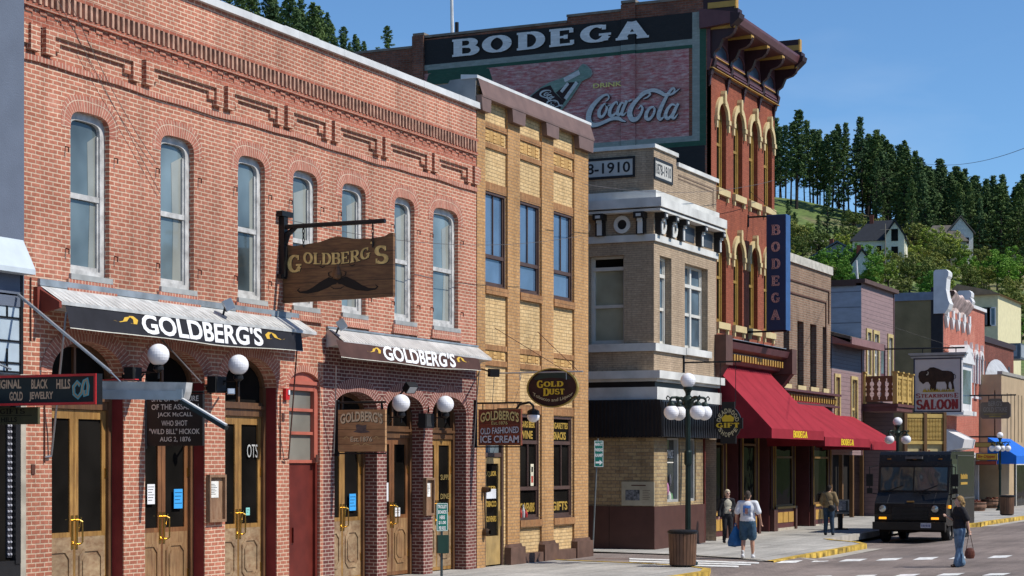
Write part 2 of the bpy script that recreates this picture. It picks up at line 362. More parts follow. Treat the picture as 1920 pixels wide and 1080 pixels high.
def sans(mb, F, text, s0, s1, z0, z1, d=.004, warp=None, bold=0.0, m=0, space=1.0):
    """built-in font, fitted to the box"""
    cu = bpy.data.curves.new('t', 'FONT'); cu.body = text; cu.offset = bold; cu.space_character = space; cu.align_x = 'CENTER'; cu.resolution_u = 3
    o = bpy.data.objects.new('t', cu); C.objects.link(o); dg = bpy.context.evaluated_depsgraph_get(); me = o.evaluated_get(dg).to_mesh()
    V = [v.co.copy() for v in me.vertices]; Fs = [tuple(p.vertices) for p in me.polygons]
    o.evaluated_get(dg).to_mesh_clear(); bpy.data.objects.remove(o); bpy.data.curves.remove(cu)
    if not V: return
    x0 = min(v.x for v in V); x1 = max(v.x for v in V); y0 = min(v.y for v in V); y1 = max(v.y for v in V)
    for f in Fs:
        P = []
        for i in f:
            X = (V[i].x-x0)/(x1-x0); Y = (V[i].y-y0)/max(1e-6, y1-y0)
            if warp: X, Y = warp(X, Y)
            P.append(F(s0+(s1-s0)*X, z0+(z1-z0)*Y, d))
        mb.face(P, m=m)
# ------------------------------------------------------------------ GROUND
M_conc = brick('sidewalk_concrete', (.40, .385, .355), (.45, .43, .395), (.24, .23, .21), bw=1.5, bh=1.5, ms=.018, grime=.32, gs=.5, off=0.0, rough=.9, patch=((.27, .255, .23), .8, .56, .5))
M_road = brick('road_pavers', (.24, .195, .175), (.28, .225, .20), (.19, .165, .15), bw=.26, bh=.12, ms=.012, grime=.42, gs=.3, patch=((.15, .135, .13), .22, .55, .55), rough=.9)
M_redp = brick('alley_pavers', (.22, .10, .085), (.27, .13, .11), (.15, .12, .11), bw=.2, bh=.1, ms=.01)
M_yel = plain('kerb_yellow', (.55, .37, .07), .8, var=.75, vs=3.2, bmp=.015)
M_kerb = plain('kerb_concrete', (.42, .39, .34), .85, var=.3, vs=2.5)
M_mark = plain('road_paint', (.72, .72, .70), .7, var=.35, vs=7)
M_dirt = plain('far_ground', (.17, .16, .15), .9, var=.3, vs=.05)
g = MB(); FG = Fr((0, 0, 0), (1, 0, 0), (0, 0, 1))
g.face([(-2500, -2500, -.45), (2500, -2500, -.45), (2500, 2500, -.45), (-2500, 2500, -.45)]); struct(g.build('ground', M_dirt))
YS = [-30, 0, 20, 35, 41, 43.5, 44.5, 46, 48.5, 50, 56, 58, 60, 66, 70, 72, 74.3, 90, 110, 160]
def alley(y): return 0 if y <= 41 or y >= 50 else (min(1, (y-41)/2.5) if y < 46 else min(1, (50-y)/1.5))
def kerb_bay(y): return 0 if y <= 56 or y >= 72 else min(1, (y-56)/2, (72-y)/2)
def rz0(x, y):
    if x <= -14.3: c = -.15+.13*alley(y)-.14*kerb_bay(y)
    elif x <= -9: c = -.14+(x+14.3)/5.3*.09+.12*alley(y)*max(0, (-13.5-x)/.8)-.14*kerb_bay(y)*max(0, 1-(x+14.3)/2.6)
    elif x <= -3: c = -.05
    else: c = -.05-.09*min(1, (x+3)/6)
    return gz(y)+c
g = MB()
for a, b in zip(YS, YS[1:]):
    for x0, x1 in ((-27, -14.3), (-14.3, -13.5), (-13.5, -11.7), (-11.7, -9), (-9, -3), (-3, 3), (3, 4)):
        g.face([(x0, a, rz0(x0, a)), (x1, a, rz0(x1, a)), (x1, b, rz0(x1, b)), (x0, b, rz0(x0, b))])
g.face([(-60, 43, -.16), (-27, 43, -.15), (-27, 52, -.15), (-60, 56, -.16)])
struct(g.build('road', M_road))
def roadz(x, y):
    return rz0(x, y)
def onR(px, py, up=.006):
    d = ray(px, py); z = -.1
    for _ in range(20):
        t = (z-CH)/d.z; p = d*t; z = roadz(p.x, p.y)+up
    return Vector((p.x, p.y, z))
KA = [(-14.4, -30), (-14.4, 0), (-14.4, 30), (-14.4, 38), (-14.4, 41.3), (-14.7, 42.3), (-15.4, 43.1), (-16.6, 43.8), (-19.6, 44.6), (-27, 45.6)]
KB = [(-27, 49.6), (-19.6, 48.7), (-17, 48.1), (-15.4, 47.2), (-14.6, 46.6)]+[(-14.4, 46.3)]
def strips(name, rows, mat):
    g = MB()
    for (y0, a0, b0), (y1, a1, b1) in zip(rows, rows[1:]):
        g.face([(a0, y0, gz(y0)), (b0, y0, gz(y0)), (b1, y1, gz(y1)), (a1, y1, gz(y1))])
    return struct(g.build(name, mat))
strips('sidewalk', [(y, -22, -14.4) for y in (-30, 0, 30, 41.3)]+[(42.3, -22, -14.7), (43.1, -22, -15.4), (43.8, -22, -16.6), (44.6, -22, -19.6), (44.95, -22, -22)], M_conc)
KXB = [(46.3, -14.4), (55.6, -14.4), (56.6, -14.9), (57.6, -15.9), (58.3, -16.3), (70, -16.3), (71.2, -15.6), (72, -14.7), (72.6, -14.4), (90, -14.4), (160, -14.4)]
rows = [(46.35, -14.6, -14.4), (46.6, -14.8, -14.4), (47.2, -15.5, -14.4), (48.1, -17.1, -14.4), (48.7, -19.7, -14.4), (49.0, -22.5, -14.4)]
rows += [(y, -22.5, x) for y, x in KXB[1:]]
strips('sidewalk', rows, M_conc)
def kerb(name, pts, mat):
    g = MB(); w = .17
    P = [Vector((x, y, 0)) for x, y in pts]
    for i in range(len(P)-1):
        a, b = P[i], P[i+1]; t = (b-a).normalized(); n = Vector((t.y, -t.x, 0))
        if n.x < 0: n = -n
        L = (b-a).length; k = max(1, int(L/2))
        for j in range(k):
            p = a.lerp(b, j/k); q = a.lerp(b, (j+1)/k); h0, h1 = gz(p.y)+.012, gz(q.y)+.012
            up0, up1 = Vector((0, 0, h0)), Vector((0, 0, h1)); dn0, dn1 = Vector((0, 0, h0-.2)), Vector((0, 0, h1-.2))
            g.face([p-n*.02+up0, p+n*w+up0, q+n*w+up1, q-n*.02+up1]); g.face([p+n*w+up0, p+n*w+dn0, q+n*w+dn1, q+n*w+up1])
    return struct(g.build(name, mat))
kerb('kerb', KA[:4], M_kerb); kerb('kerb', KA[3:], M_yel)
kerb('kerb', KB, M_kerb); kerb('kerb', [(x, y) for y, x in KXB[:5]], M_yel); kerb('kerb', [(x, y) for y, x in KXB[4:7]], M_kerb); kerb('kerb', [(x, y) for y, x in KXB[6:]], M_yel)
g = MB()
for (ya, yb2) in ((48.5, 50), (50, 52), (52, 54), (54, 55.6), (72.8, 75), (75, 80), (80, 90), (90, 100), (100, 120)):
    for y_, z_ in ((0, 0),): g.face([(-14.22, ya, rz0(-14.22, ya)+.006), (-13.75, ya, rz0(-13.75, ya)+.006), (-13.75, yb2, rz0(-13.75, yb2)+.006), (-14.22, yb2, rz0(-14.22, yb2)+.006)])
struct(g.build('gutter', M_kerb))
g = MB(); g.face([onR(1117, 1036), onR(1250, 1041), onR(1250, 1050), onR(1117, 1047)]); struct(g.build('alley_crossing', M_redp))
# crosswalk bars
g = MB()
for a, b, y0, y1 in [(0, 135, 980, 998), (165, 340, 977, 996), (385, 550, 972, 991), (605, 765, 966, 987), (820, 980, 962, 981), (1050, 1205, 956, 976), (-210, -45, 986, 1003),
                     (0, 130, 1077, 1096), (240, 400, 1072, 1092), (490, 655, 1067, 1086), (745, 920, 1062, 1081), (1020, 1195, 1062, 1080), (-250, -80, 1083, 1103)]:
    sk = (b-a)*.27; X = lambda x: 1520+x/3.1775; Yv = lambda y: 740+y/3.1775
    g.face([onR(X(a), Yv(y1-2)), onR(X(b-sk), Yv(y1-5)), onR(X(b), Yv(y0)), onR(X(a+sk), Yv(y0+3))])
struct(g.build('crosswalk_marking', M_mark))
g = MB()
for (x0, y0, x1, y1, h) in ((1180, 1047.5, 1423, 1055.5, 1.3), (1180, 1052, 1408, 1058.5, 1.3), (1190, 1056.5, 1385, 1062, 1.5)):
    for k in range(16):
        a, b = k/16, (k+1)/16; P = lambda t, e: onR(x0+(x1-x0)*t, y0+(y1-y0)*t+e, .012)
        g.face([P(a, -h), P(b, -h), P(b, h), P(a, h)])
struct(g.build('crosswalk_marking', M_mark))
# ------------------------------------------------------------------ shared building bits
M_win_white = plain('weathered_white_paint', (.52, .51, .49), .6, var=.35, vs=6)
M_glass_up = glass('upper_window_glass', (.12, .16, .175), .08, .5, var=.75, vs=.55)
M_glass_dark = glass('dark_shop_glass', (.010, .009, .008), .04, .10); M_glass_dark.node_tree.nodes['Principled BSDF'].inputs['IOR'].default_value = 1.18
M_glass_blue = glass('blue_window_glass', (.10, .14, .20), .04, .6)
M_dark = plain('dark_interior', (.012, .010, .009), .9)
M_black = plain('black_iron', (.016, .016, .017), .45, .3)
M_coping = plain('white_metal_coping', (.62, .62, .61), .5, var=.15)
def part_box(name, F, b, mat, parent): g = MB(); g.box(F, *b); return g.build(name, mat, parent)
def sash(root, F, s0, s1, z0, zs, zt, e, dep, fw, M_f, M_g, rail=None, mull=0, sill=None, label=None, sashw=.05, low_mull=0, glassd=.07):
    """arched or square sash window as one part with frame and sill as sub-parts"""
    o = outline(s0, s1, z0, zs, zt, e); 
    rt = max(zt-fw, zs)
    i_ = outline(s0+fw, s1-fw, z0+fw*.8, zs, zt-fw if zt > zs+1e-3 else zs-0, e)
    if zt <= zs+1e-3: i_ = [(s0+fw, z0+fw*.8), (s1-fw, z0+fw*.8), (s1-fw, zs-fw), (s0+fw, zs-fw)]
    g = MB(); g.poly(F, i_, -dep-glassd, 0); pane = g.build('window', M_g, root)
    if label: pane['label'] = label
    g = MB(); g.ring(F, o, i_, -dep-.12, -dep)
    top = zt if zt > zs else zs
    if rail: g.box(F, s0+fw-.004, s1-fw+.004, rail-.045, rail+.045, -dep-.10, -dep-.015)
    a, b = s0+fw-.002, s1-fw+.002
    # sash stiles
    for x in (a, b-sashw): g.box(F, x, x+sashw, z0+fw*.8-.002, (zs if zt > zs+1e-3 else zs-fw), -dep-.09, -dep-.03)
    g.box(F, a, b, z0+fw*.8-.003, z0+fw*.8+.07, -dep-.095, -dep-.035)
    for k in range(mull):
        x = a+(b-a)*(k+1)/(mull+1); g.box(F, x-.018, x+.018, (rail or z0)+.03, top-fw, -dep-.085, -dep-.04)
    for k in range(low_mull):
        x = a+(b-a)*(k+1)/(low_mull+1); g.box(F, x-.018, x+.018, z0+.03, rail, -dep-.086, -dep-.041)
    g.build('frame', M_f, pane)
    if sill:
        (h, out, ex, ms) = sill; g = MB(); g.box(F, s0-ex, s1+ex, z0-h, z0+.002, -dep, out); g.build('sill', ms, pane)
    return pane
# ------------------------------------------------------------------ THE LONG RED BRICK BUILDING
XG = -19.6; G = FX(XG); GL = SY(38, XG); GR = SY(893, XG)
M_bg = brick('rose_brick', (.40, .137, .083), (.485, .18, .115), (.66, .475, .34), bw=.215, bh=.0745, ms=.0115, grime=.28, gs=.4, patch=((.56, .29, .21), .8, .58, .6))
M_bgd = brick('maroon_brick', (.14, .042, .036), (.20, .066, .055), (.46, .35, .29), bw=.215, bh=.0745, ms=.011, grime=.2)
M_bgo = brick('orange_band_brick', (.35, .10, .06), (.43, .145, .09), (.52, .34, .25), bw=.215, bh=.0725, ms=.007, grime=.2)
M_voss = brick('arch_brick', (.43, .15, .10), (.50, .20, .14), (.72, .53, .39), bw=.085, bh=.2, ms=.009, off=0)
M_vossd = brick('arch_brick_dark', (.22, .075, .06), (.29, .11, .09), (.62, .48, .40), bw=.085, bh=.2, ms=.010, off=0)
M_sold = brick('soldier_brick', (.38, .20, .14), (.26, .13, .09), (.08, .05, .04), bw=.075, bh=.3, ms=.02, off=0)
M_redp2 = plain('red_painted_jamb', (.22, .03, .03), .5)
gb = thing('brick_building', 'long rose red brick building with seven tall arched upper windows and arched oak doors', 'building', (XG, GL, 0))
ZT = 10.78
wins = [(132, 205), (301, 363.5), (446, 496.5), (549, 595), (641, 685.5), (739.5, 777), (812, 859)]
wh = []
for a, b in wins: wh.append((SY(a, XG), SY(b, XG), 5.55, 7.92, 8.24))
WH = [outline(*q, .55) for q in wh]
# arcade openings  (left px, right px, spring z, apex z)
arc_d = [(97, 232, 3.92, 4.47), (272, 384, 3.92, 4.47), (422, 519, 3.92, 4.47), (542, 600, 4.0, 4.27), (627, 707, 3.60, 3.95), (725, 794, 3.60, 3.95), (811, 874, 3.60, 3.98)]
AR = [(SY(a, XG), SY(b, XG), 0.0, zs, zt) for a, b, zs, zt in arc_d]
split = SY(606, XG); zdk = 5.0
def hole(q, z0=-.2): return outline(q[0], q[1], z0, q[3], q[4], 1.0)
g = MB()
g.wall(G, [(GL, zdk), (GR, zdk), (GR, ZT), (GL, ZT)], WH, 0, .26)
g.wall(G, [(GL, -.3), (split, -.3), (split, zdk), (GL, zdk)], [], 0, .3) if False else None
lo = [hole(q) for q in AR[:4]]; hi = [hole(q) for q in AR[4:]]
def arcade(g, a, b, holes):
    pts = [(a, -.3)]
    for h in holes: pts += [(h[0][0], -.3)]+[(h[0][0], -.25)]
    g.wall(G, [(a, -.35), (b, -.35), (b, zdk), (a, zdk)], holes, 0, .34)
arcade(g, GL, split, lo)
# side walls and roof slab
g.face([(XG, GL, -.3), (XG-18, GL, -.3), (XG-18, GL, ZT), (XG, GL, ZT)]); g.face([(XG, GR, -.3), (XG-18, GR, -.3), (XG-18, GR, ZT), (XG, GR, ZT)])
wall_g = g.build('wall', M_bg, gb)
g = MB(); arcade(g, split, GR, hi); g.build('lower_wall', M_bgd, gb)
g = MB(); g.face([(XG-.3, GL, ZT-.6), (XG-.3, GR, ZT-.6), (XG-18, GR, ZT-.6), (XG-18, GL, ZT-.6)]); g.build('roof', plain('roof_tar', (.1, .1, .1), .9), gb)
# dark interior behind doors
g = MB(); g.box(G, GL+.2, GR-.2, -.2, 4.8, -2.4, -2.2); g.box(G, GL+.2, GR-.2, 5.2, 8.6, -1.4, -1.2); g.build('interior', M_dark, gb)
g = MB(); g.box(G, GL-.04, GR+.04, ZT, ZT+.14, -.35, .09)
for k in range(9):
    s = GL+(GR-GL)*(k+.7)/9.3; g.box(G, s, s+.03, ZT+.005, ZT+.145, -.35, .094)
g.build('coping', M_coping, gb)
g = MB(); s = SY(536, XG); g.box(G, s, s+1.3, ZT+.14, ZT+.2, -.3, -.02); g.build('coping_patch', M_coping, gb)
# arched brick rings
def window_arch(q, parent):
    g = MB(); o = outline(q[0]-.24, q[1]+.24, q[3]-.12, q[3], q[4]+.27, .62, 18)[2:]; i_ = outline(q[0]+.001, q[1]-.001, q[3]-.12, q[3], q[4]-.001, .55, 18)[2:]
    g.ring(G, o, i_, 0, .006, uvr=True, closed=False); g.build('brick_arch', M_voss, parent)
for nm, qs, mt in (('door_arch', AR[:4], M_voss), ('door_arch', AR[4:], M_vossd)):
    for q in qs:
        g = MB()
        for k in (0, 1):
            w0, w1 = .135*k, .135*(k+1)-.004
            if q is AR[3] and k: continue
            o = outline(q[0]-w1, q[1]+w1, 0, q[3], q[4]+w1, 1.0, 20)[2:]; i_ = outline(q[0]-w0, q[1]+w0, 0, q[3], q[4]+w0, 1.0, 20)[2:]
            g.ring(G, o, i_, 0, .005+.004*k, uvr=True, closed=False)
        g.build(nm, mt, gb)
# corbelled cornice
slots = [SY(p, XG) for p in (72, 261, 415, 528, 617, 712, 805, 881)]
g = MB()
g.box(G, GL+.01, GR-.01, 10.00, 10.07, 0, .06); g.box(G, GL+.01, GR-.01, 9.68, 9.75, 0, .055)
s = GL+.1
while s < GR-.15:          # stepped dentils
    g.box(G, s, s+.17, 9.60, 9.68, 0, .022); g.box(G, s+.17, s+.36, 9.52, 9.60, 0, .02); s += .36
g.box(G, GL+.05, GR-.05, 9.40, 9.52, 0, .018)
g.build('cornice', M_bgo, gb)
g = MB()
s = GL+.08
while s < GR-.12:          # saw-tooth soldier course
    g.face([G(s, 9.75, .004), G(s, 9.75, .08), G(s, 10.0, .08), G(s, 10.0, .004)]); g.face([G(s, 9.75, .08), G(s+.085, 9.75, .06), G(s+.085, 10.0, .06), G(s, 10.0, .08)]); g.face([G(s+.085, 9.75, .06), G(s+.10, 9.75, .005), G(s+.10, 10.0, .005), G(s+.085, 10.0, .06)])
    s += .145
g.build('sawtooth_course', plain('sawtooth_brick', (.46, .27, .19), .85, var=.45, vs=6), gb)
g = MB(); prev = GL+.05
for k, c in enumerate(slots):
    for sg in (-1, 1):
        a, b = sorted((c+sg*.07, c+sg*.30)); g.box(G, a, b, 8.98, 9.402, 0, .10)
        a, b = sorted((c+sg*.30, c+sg*.48)); g.box(G, a, b, 9.08, 9.401, 0, .05)
    nx = slots[k+1] if k+1 < len(slots) else None
    if nx: g.box(G, c+.30, nx-.30, 9.30, 9.40, 0, .098); g.box(G, c+.48, nx-.48, 9.22, 9.30, 0, .05)
g.build('corbel_panels', M_bg, gb)
g = MB(); n = 40
for k in range(n):
    a = GL+.02+(GR-GL-.04)*k/n; b = GL+.02+(GR-GL-.04)*(k+1)/n
    z0 = 8.82+.018*math.sin(k*.4)+.012*math.sin(k*1.3); z1 = 8.82+.018*math.sin((k+1)*.4)+.012*math.sin((k+1)*1.3)
    P = lambda s, z, d: G(s, z, d)
    g.face([P(a, z0, .045), P(b, z1, .045), P(b, z1+.09, .045), P(a, z0+.09, .045)], uv=[(a, 0), (b, 0), (b, .09), (a, .09)])
    g.face([P(a, z0, 0), P(b, z1, 0), P(b, z1, .045), P(a, z0, .045)]); g.face([P(a, z0+.09, 0), P(b, z1+.09, 0), P(b, z1+.09, .045), P(a, z0+.09, .045)])
g.build('belt_course', M_voss, gb)
# upper windows
M_curt = glass('curtained_glass', (.27, .28, .25), .1, .4, var=.25)
M_sillg = plain('grey_sill', (.36, .37, .36), .7, var=.3)
for q in wh:
    pane = sash(gb, G, q[0], q[1], q[2], q[3], q[4], .55, .10, .125, M_win_white, M_glass_up, rail=6.86, sill=(.09, .05, .04, M_sillg), sashw=.045)
    g = MB(); g.box(G, q[0]-.1, q[1]+.1, q[2]-.24, q[2]-.09, 0, .045)
    g.box(G, q[0]-.14, q[1]+.14, q[2]-.28, q[2]-.24, 0, .06); g.build('brick_sill', M_voss, pane)
    window_arch(q, pane)
    wq = q[1]-q[0]; k_ = wh.index(q); bl = (.22, .30, .16, .5, .35, .42, .28)[k_]
    g = MB(); g.face([G(q[1]-.13-bl*wq, 5.62, -.166), G(q[1]-.13, 5.62, -.166), G(q[1]-.13, 6.82, -.166), G(q[1]-.13-bl*wq*(.8+.1*(k_ % 3)), 6.82, -.166)]); g.face([G(q[1]-.13-bl*wq, 6.9, -.166), G(q[1]-.13, 6.9, -.166), G(q[1]-.13, 7.95, -.166), G(q[1]-.13-bl*wq*1.1, 7.8, -.166)]); g.build('curtain_behind_pane', M_curt, pane)
# rusty shutter hooks and small wall irons
M_rust = plain('rusty_iron', (.09, .035, .025), .8)
for q in wh:
    for s, z in ((q[0]-.13, 7.6), (q[1]+.14, 7.6), (q[0]-.12, 5.95), (q[1]+.14, 5.95)):
        g = MB(); g.path([G(s, z, 0), G(s, z-.02, .07), G(s, z-.10, .065)], .012, 5); g.build('shutter_hook', M_rust, gb)
# door arcade
M_oak0 = wood('oak_door', (.44, .25, .075), (.22, .105, .03), (26, 26, 2.2), .45, coat=.2)
M_oakd = wood('worn_oak', (.20, .095, .04), (.36, .22, .10), (20, 20, 2), .55, coat=.1)
M_walnut = wood('dark_oak_frame', (.17, .085, .035), (.09, .04, .02), (26, 26, 2.2), .5)
M_brass = plain('brass', (.62, .42, .12), .28, 1.0, var=.15)
M_oakgrey = wood('weathered_oak_panel', (.40, .29, .17), (.22, .12, .06), (6, 6, 12), .6)
def octa(c, z0, z1, w, ch): return [(c-w+ch, z0), (c+w-ch, z0), (c+w, z0+ch), (c+w, z1-ch), (c+w-ch, z1), (c-w+ch, z1), (c-w, z1-ch), (c-w, z0+ch)]
M_redoak = wood('red_brown_oak', (.26, .115, .045), (.15, .06, .025), (26, 26, 2.2), .4, coat=.25)
def double_door(q, dt, gtop, gbot, dep=.30, lab=None, ref=None, panel=M_oakd, M_oak=None):
    s0, s1, _, zs, zt = q; a, b = s0+.05, s1-.05; D = -dep
    d = MB()
    d.box(G, s0-.02, a+.05, -.02, zs, D-.06, D+.06); d.box(G, b-.05, s1+.02, -.02, zs, D-.06, D+.06)
    dr = d.build('door_frame', M_walnut, gb)
    g = MB(); g.box(G, a, b, dt, dt+.14, D-.06, D+.04); g.box(G, a, b, dt+.14, dt+.20, D-.05, D+.08); g.build('transom_bar', M_walnut, dr)
    g = MB(); o = outline(s0-.02, s1+.02, dt+.2, zs, zt+.02); g.poly(G, o, D-.03); fan = g.build('transom_window', M_glass_dark, gb)
    g = MB(); i_ = outline(s0+.09, s1-.09, dt+.26, zs, zt-.08); g.ring(G, o, i_, D-.05, D+.03); c = (s0+s1)/2; g.box(G, c-.03, c+.03, dt+.22, zt-.06, D-.04, D+.02); g.build('frame', M_walnut, fan)
    c = (a+b)/2
    for k, (x0, x1) in enumerate(((a+.05, c-.004), (c+.004, b-.05))):
        w = x1-x0; st = .11 if w > .5 else .09
        g = MB(); o = [(x0, .02), (x1, .02), (x1, dt-.005), (x0, dt-.005)]; h = [(x0+st, gbot), (x1-st, gbot), (x1-st, gtop), (x0+st, gtop)]
        g.wall(G, o, [h], D, .05); g.ring(G, o, [(x0+.001, .021), (x1-.001, .021), (x1-.001, dt-.006), (x0+.001, dt-.006)], D-.05, D)
        leaf = g.build('door', M_oak, gb)
        g = MB(); g.face([G(x0+st, gbot, D-.03), G(x1-st, gbot, D-.03), G(x1-st, gtop, D-.03), G(x0+st, gtop, D-.03)]); g.build('pane', M_glass_dark, leaf)
        g = MB(); cc = (x0+x1)/2; oc = octa(cc, .28, gbot-.28, w/2-st-.0, .12); ic = octa(cc, .33, gbot-.33, w/2-st-.05, .10)
        g.ring(G, oc, ic, D, D+.025); g.poly(G, [(x0+.03, .1), (x1-.03, .1), (x1-.03, gbot-.08), (x0+.03, gbot-.08)], D+.004); g.poly(G, octa(cc, .40, gbot-.40, w/2-st-.1, .08), D+.018); g.build('lower_panel', panel, leaf)
        hx = x1-.055 if k == 0 else x0+.055
        g = MB(); g.box(G, hx-.03, hx+.03, gbot-.28, gbot+.28, D+.001, D+.012)
        g.path([G(hx, gbot-.2, D), G(hx, gbot-.2, D+.07), G(hx+(.04 if k else -.0), gbot-.17, D+.10), G(hx+(.04 if k else 0), gbot+.17, D+.10), G(hx, gbot+.2, D+.07), G(hx, gbot+.2, D)], .014, 6)
        g.build('handle', M_brass, leaf)
        g = MB(); hy = x0+.02 if k == 0 else x1-.02
        for z in (.4, gbot+.9): g.box(G, hy-.015, hy+.02, z, z+.16, D+.001, D+.016)
        g.tube(G(x0+st+.04, gbot+.02, D-.02), G(x0+st+.10, gbot+.24, D-.015), .012, n=5)
        g.build('hinge', M_brass, leaf)
for k, q in enumerate(AR):
    if k == 3: continue
    if k < 3: double_door(q, 3.36, 3.2, 1.32, panel=M_oakd if k == 1 else M_oakgrey, M_oak=M_redoak if k == 1 else M_oak0)
    else: double_door(q, 3.02, 2.88, 1.34, dep=.34, panel=M_oakgrey if k != 5 else M_oakd, M_oak=M_redoak if k == 5 else M_oak0)
# red jamb liners of the first three openings
for q in AR[:3]:
    g = MB(); g.face([G(q[1]-.004, 0, -.02), G(q[1]-.004, 0, -.30), G(q[1]-.004, q[3], -.30), G(q[1]-.004, q[3], -.02)])
    g.build('jamb_liner', M_redp2, gb)
# narrow red side door with three-light window over it
q = AR[3]; M_salm = plain('salmon_trim', (.42, .12, .08), .55); M_maroon = plain('maroon_panel', (.13, .022, .015), .45, var=.25)
g = MB(); g.poly(G, outline(q[0], q[1], 3.9, q[3], q[4], 1, 14), -.06); g.box(G, q[0], q[1], 4.02, 4.09, -.06, -.01); g.build('tympanum', M_salm, gb)
g = MB(); a, b = q[0]+.02, q[1]-.12; 
g.box(G, q[1]-.14, q[1], 2.47, 4.02, -.2, -.05); g.box(G, q[0], q[0]+.06, 2.5, 4.02, -.2, -.07)
for z in (2.50, 3.06, 3.52, 3.97): g.box(G, a, b, z-.03, z+.03, -.16, -.08)
fr = g.build('window_frame', M_salm, gb)
g = MB(); g.face([G(a, 2.5, -.14), G(b, 2.5, -.14), G(b, 4, -.14), G(a, 4, -.14)]); g.build('pane', glass('dusty_pane', (.20, .19, .16), .25, .4, var=.3), fr)
g = MB(); g.face([G(q[0], 0, -.12), G(q[1], 0, -.12), G(q[1], 2.5, -.12), G(q[0], 2.5, -.12)]); g.box(G, q[1]-.08, q[1], 0, 2.47, -.12, -.06); g.box(G, q[0]+.3, q[0]+.34, .9, 1.2, -.12, -.08); g.build('side_door', M_maroon, gb)
# ------------------------------------------------------------------ canopies and fabric valances
def canopy(name, label, s0, s1, ztop, proj, mat, ribs=True):
    t = thing(name, label, 'canopy', (XG, (s0+s1)/2, ztop))
    g = MB(); zd = ztop-.28
    n = 110
    for k in range(n):
        a = s0+(s1-s0)*k/n; b = s0+(s1-s0)*(k+1)/n; h = .006 if ribs and k % 2 else 0
        g.face([G(a, ztop, .01), G(b, ztop, .01), G(b, zd+h, proj), G(a, zd+h, proj)])
        g.face([G(a, zd+h, proj), G(b, zd+h, proj), G(b, zd-.05, proj), G(a, zd-.05, proj)])
    g.face([G(s0, ztop, 0), G(s0, zd-.05, proj), G(s0, zd-.12, 0)]); g.face([G(s1, ztop, 0), G(s1, zd-.05, proj), G(s1, zd-.12, 0)])
    g.face([G(s0, zd-.05, proj), G(s1, zd-.05, proj), G(s1, zd-.1, 0), G(s0, zd-.1, 0)])
    g.build('metal_roof', mat, t)
    g = MB(); g.box(G, s0-.02, s1+.02, ztop-.01, ztop+(.10 if ztop > 5.25 else .03), 0, .05); g.build('flashing', plain('lead_flashing', (.30, .34, .37), .5, .3, var=.35), t)
    return t
M_galv = plain('galvanised_sheet', (.56, .56, .54), .5, .15, var=.28, vs=5)
c1 = canopy('canopy', 'long weathered corrugated metal canopy over the three left door arches', SY(72, XG), SY(556, XG), 5.30, .46, M_galv)
g = MB(); s = SY(72, XG); g.prism(Fr((XG, s, 0), (1, 0, 0), (0, -1, 0)), [(0, 5.27), (.46, 5.01), (.46, 4.92), (.1, 4.84), (0, 4.84)], 0, .06); g.box(G, s-.12, s, 4.86, 5.26, 0, .08); g.build('end_bracket', plain('rust_red_paint', (.20, .045, .03), .7), c1)
c2 = canopy('canopy', 'shorter pale metal canopy over the three right door arches, below the last windows', SY(612, XG), SY(893, XG), 5.20, .40, plain('pale_sheet', (.58, .56, .53), .5, .2, var=.25))
def valance(name, label, s0, s1, z1, h, d0, d1, mat, tw, tag_s):
    """hanging cloth with a rippled lower edge and lettering that follows the cloth"""
    t = thing(name, label, 'awning', (XG+d0, (s0+s1)/2, z1))
    def P(x, y, dd=0.0):   # x 0..1 along, y 0..1 up
        s = s0+(s1-s0)*x; rip = .035*math.sin(x*5.3+.6)+.02*math.sin(x*17)+.008*math.sin(x*41)
        z = z1-h*(1-y)-(1-y)*(.035*math.sin(x*3.1)+.012*math.sin(x*11+1))
        return G(s, z, d0+(d1-d0)*(1-y)+rip*(1-y)+dd)
    g = MB(); n = 48
    for k in range(n):
        for j in range(4): g.face([P(k/n, j/4), P((k+1)/n, j/4), P((k+1)/n, (j+1)/4), P(k/n, (j+1)/4)], sm=True)
    cloth = g.build('cloth', mat, t, weld=True)
    g = MB()
    for k in range(n): g.face([P(k/n, 0, .003), P((k+1)/n, 0, .003), P((k+1)/n, .035, .003), P(k/n, .035, .003)])
    g.build('hem', plain('cream_hem', (.6, .58, .5), .7), cloth)
    g = MB(); F = lambda s, z, d: P(s, z, d)
    flare = lambda x, y: (x, y*(1.0-.10*math.sin(math.pi*x)) + .0)
    sans(g, F, "GOLDBERG'S", tag_s[0], tag_s[1], .12, 1.0, d=.008, bold=.028, space=1.0); g.build('lettering', plain('white_lettering', (.85, .85, .85), .6, var=.05), cloth)
    g = MB()
    for (c, sg) in ((tag_s[0]-.045, -1), (tag_s[1]+.045, 1)):
        pts = [(.0, .02), (.018, .0), (.022, .17), (.006, .3), (-.012, .22), (-.022, .08), (-.045, .02), (-.065, .06)]
        pts = [(c+sg*-p[0]*1.0, .48+p[1]*1.1) for p in pts]
        def mp(x, y, dd): return P(x, y, .008+dd)
        g.ribbon(lambda x, y, dd: P(x, y, .009), pts, [.006, .014, .02, .02, .018, .016, .012, .003])
    g.build('gold_flourish', plain('gold_paint', (.68, .42, .05), .5, var=.1), cloth)
    return t
valance('fabric_valance', 'black cloth valance with large white lettering and gold flourishes under the left canopy', SY(126, XG+.48), SY(568, XG+.48), 4.99, .38, .44, .52, plain('black_canvas', (.018, .018, .024), .8, var=.3), 0, (.275, .80))
valance('fabric_valance', 'dark brown cloth valance with white lettering and gold flourishes under the right canopy', SY(633, XG+.42), SY(900, XG+.42), 4.93, .34, .39, .48, plain('brown_canvas', (.075, .035, .028), .8, var=.3), 0, (.285, .80))
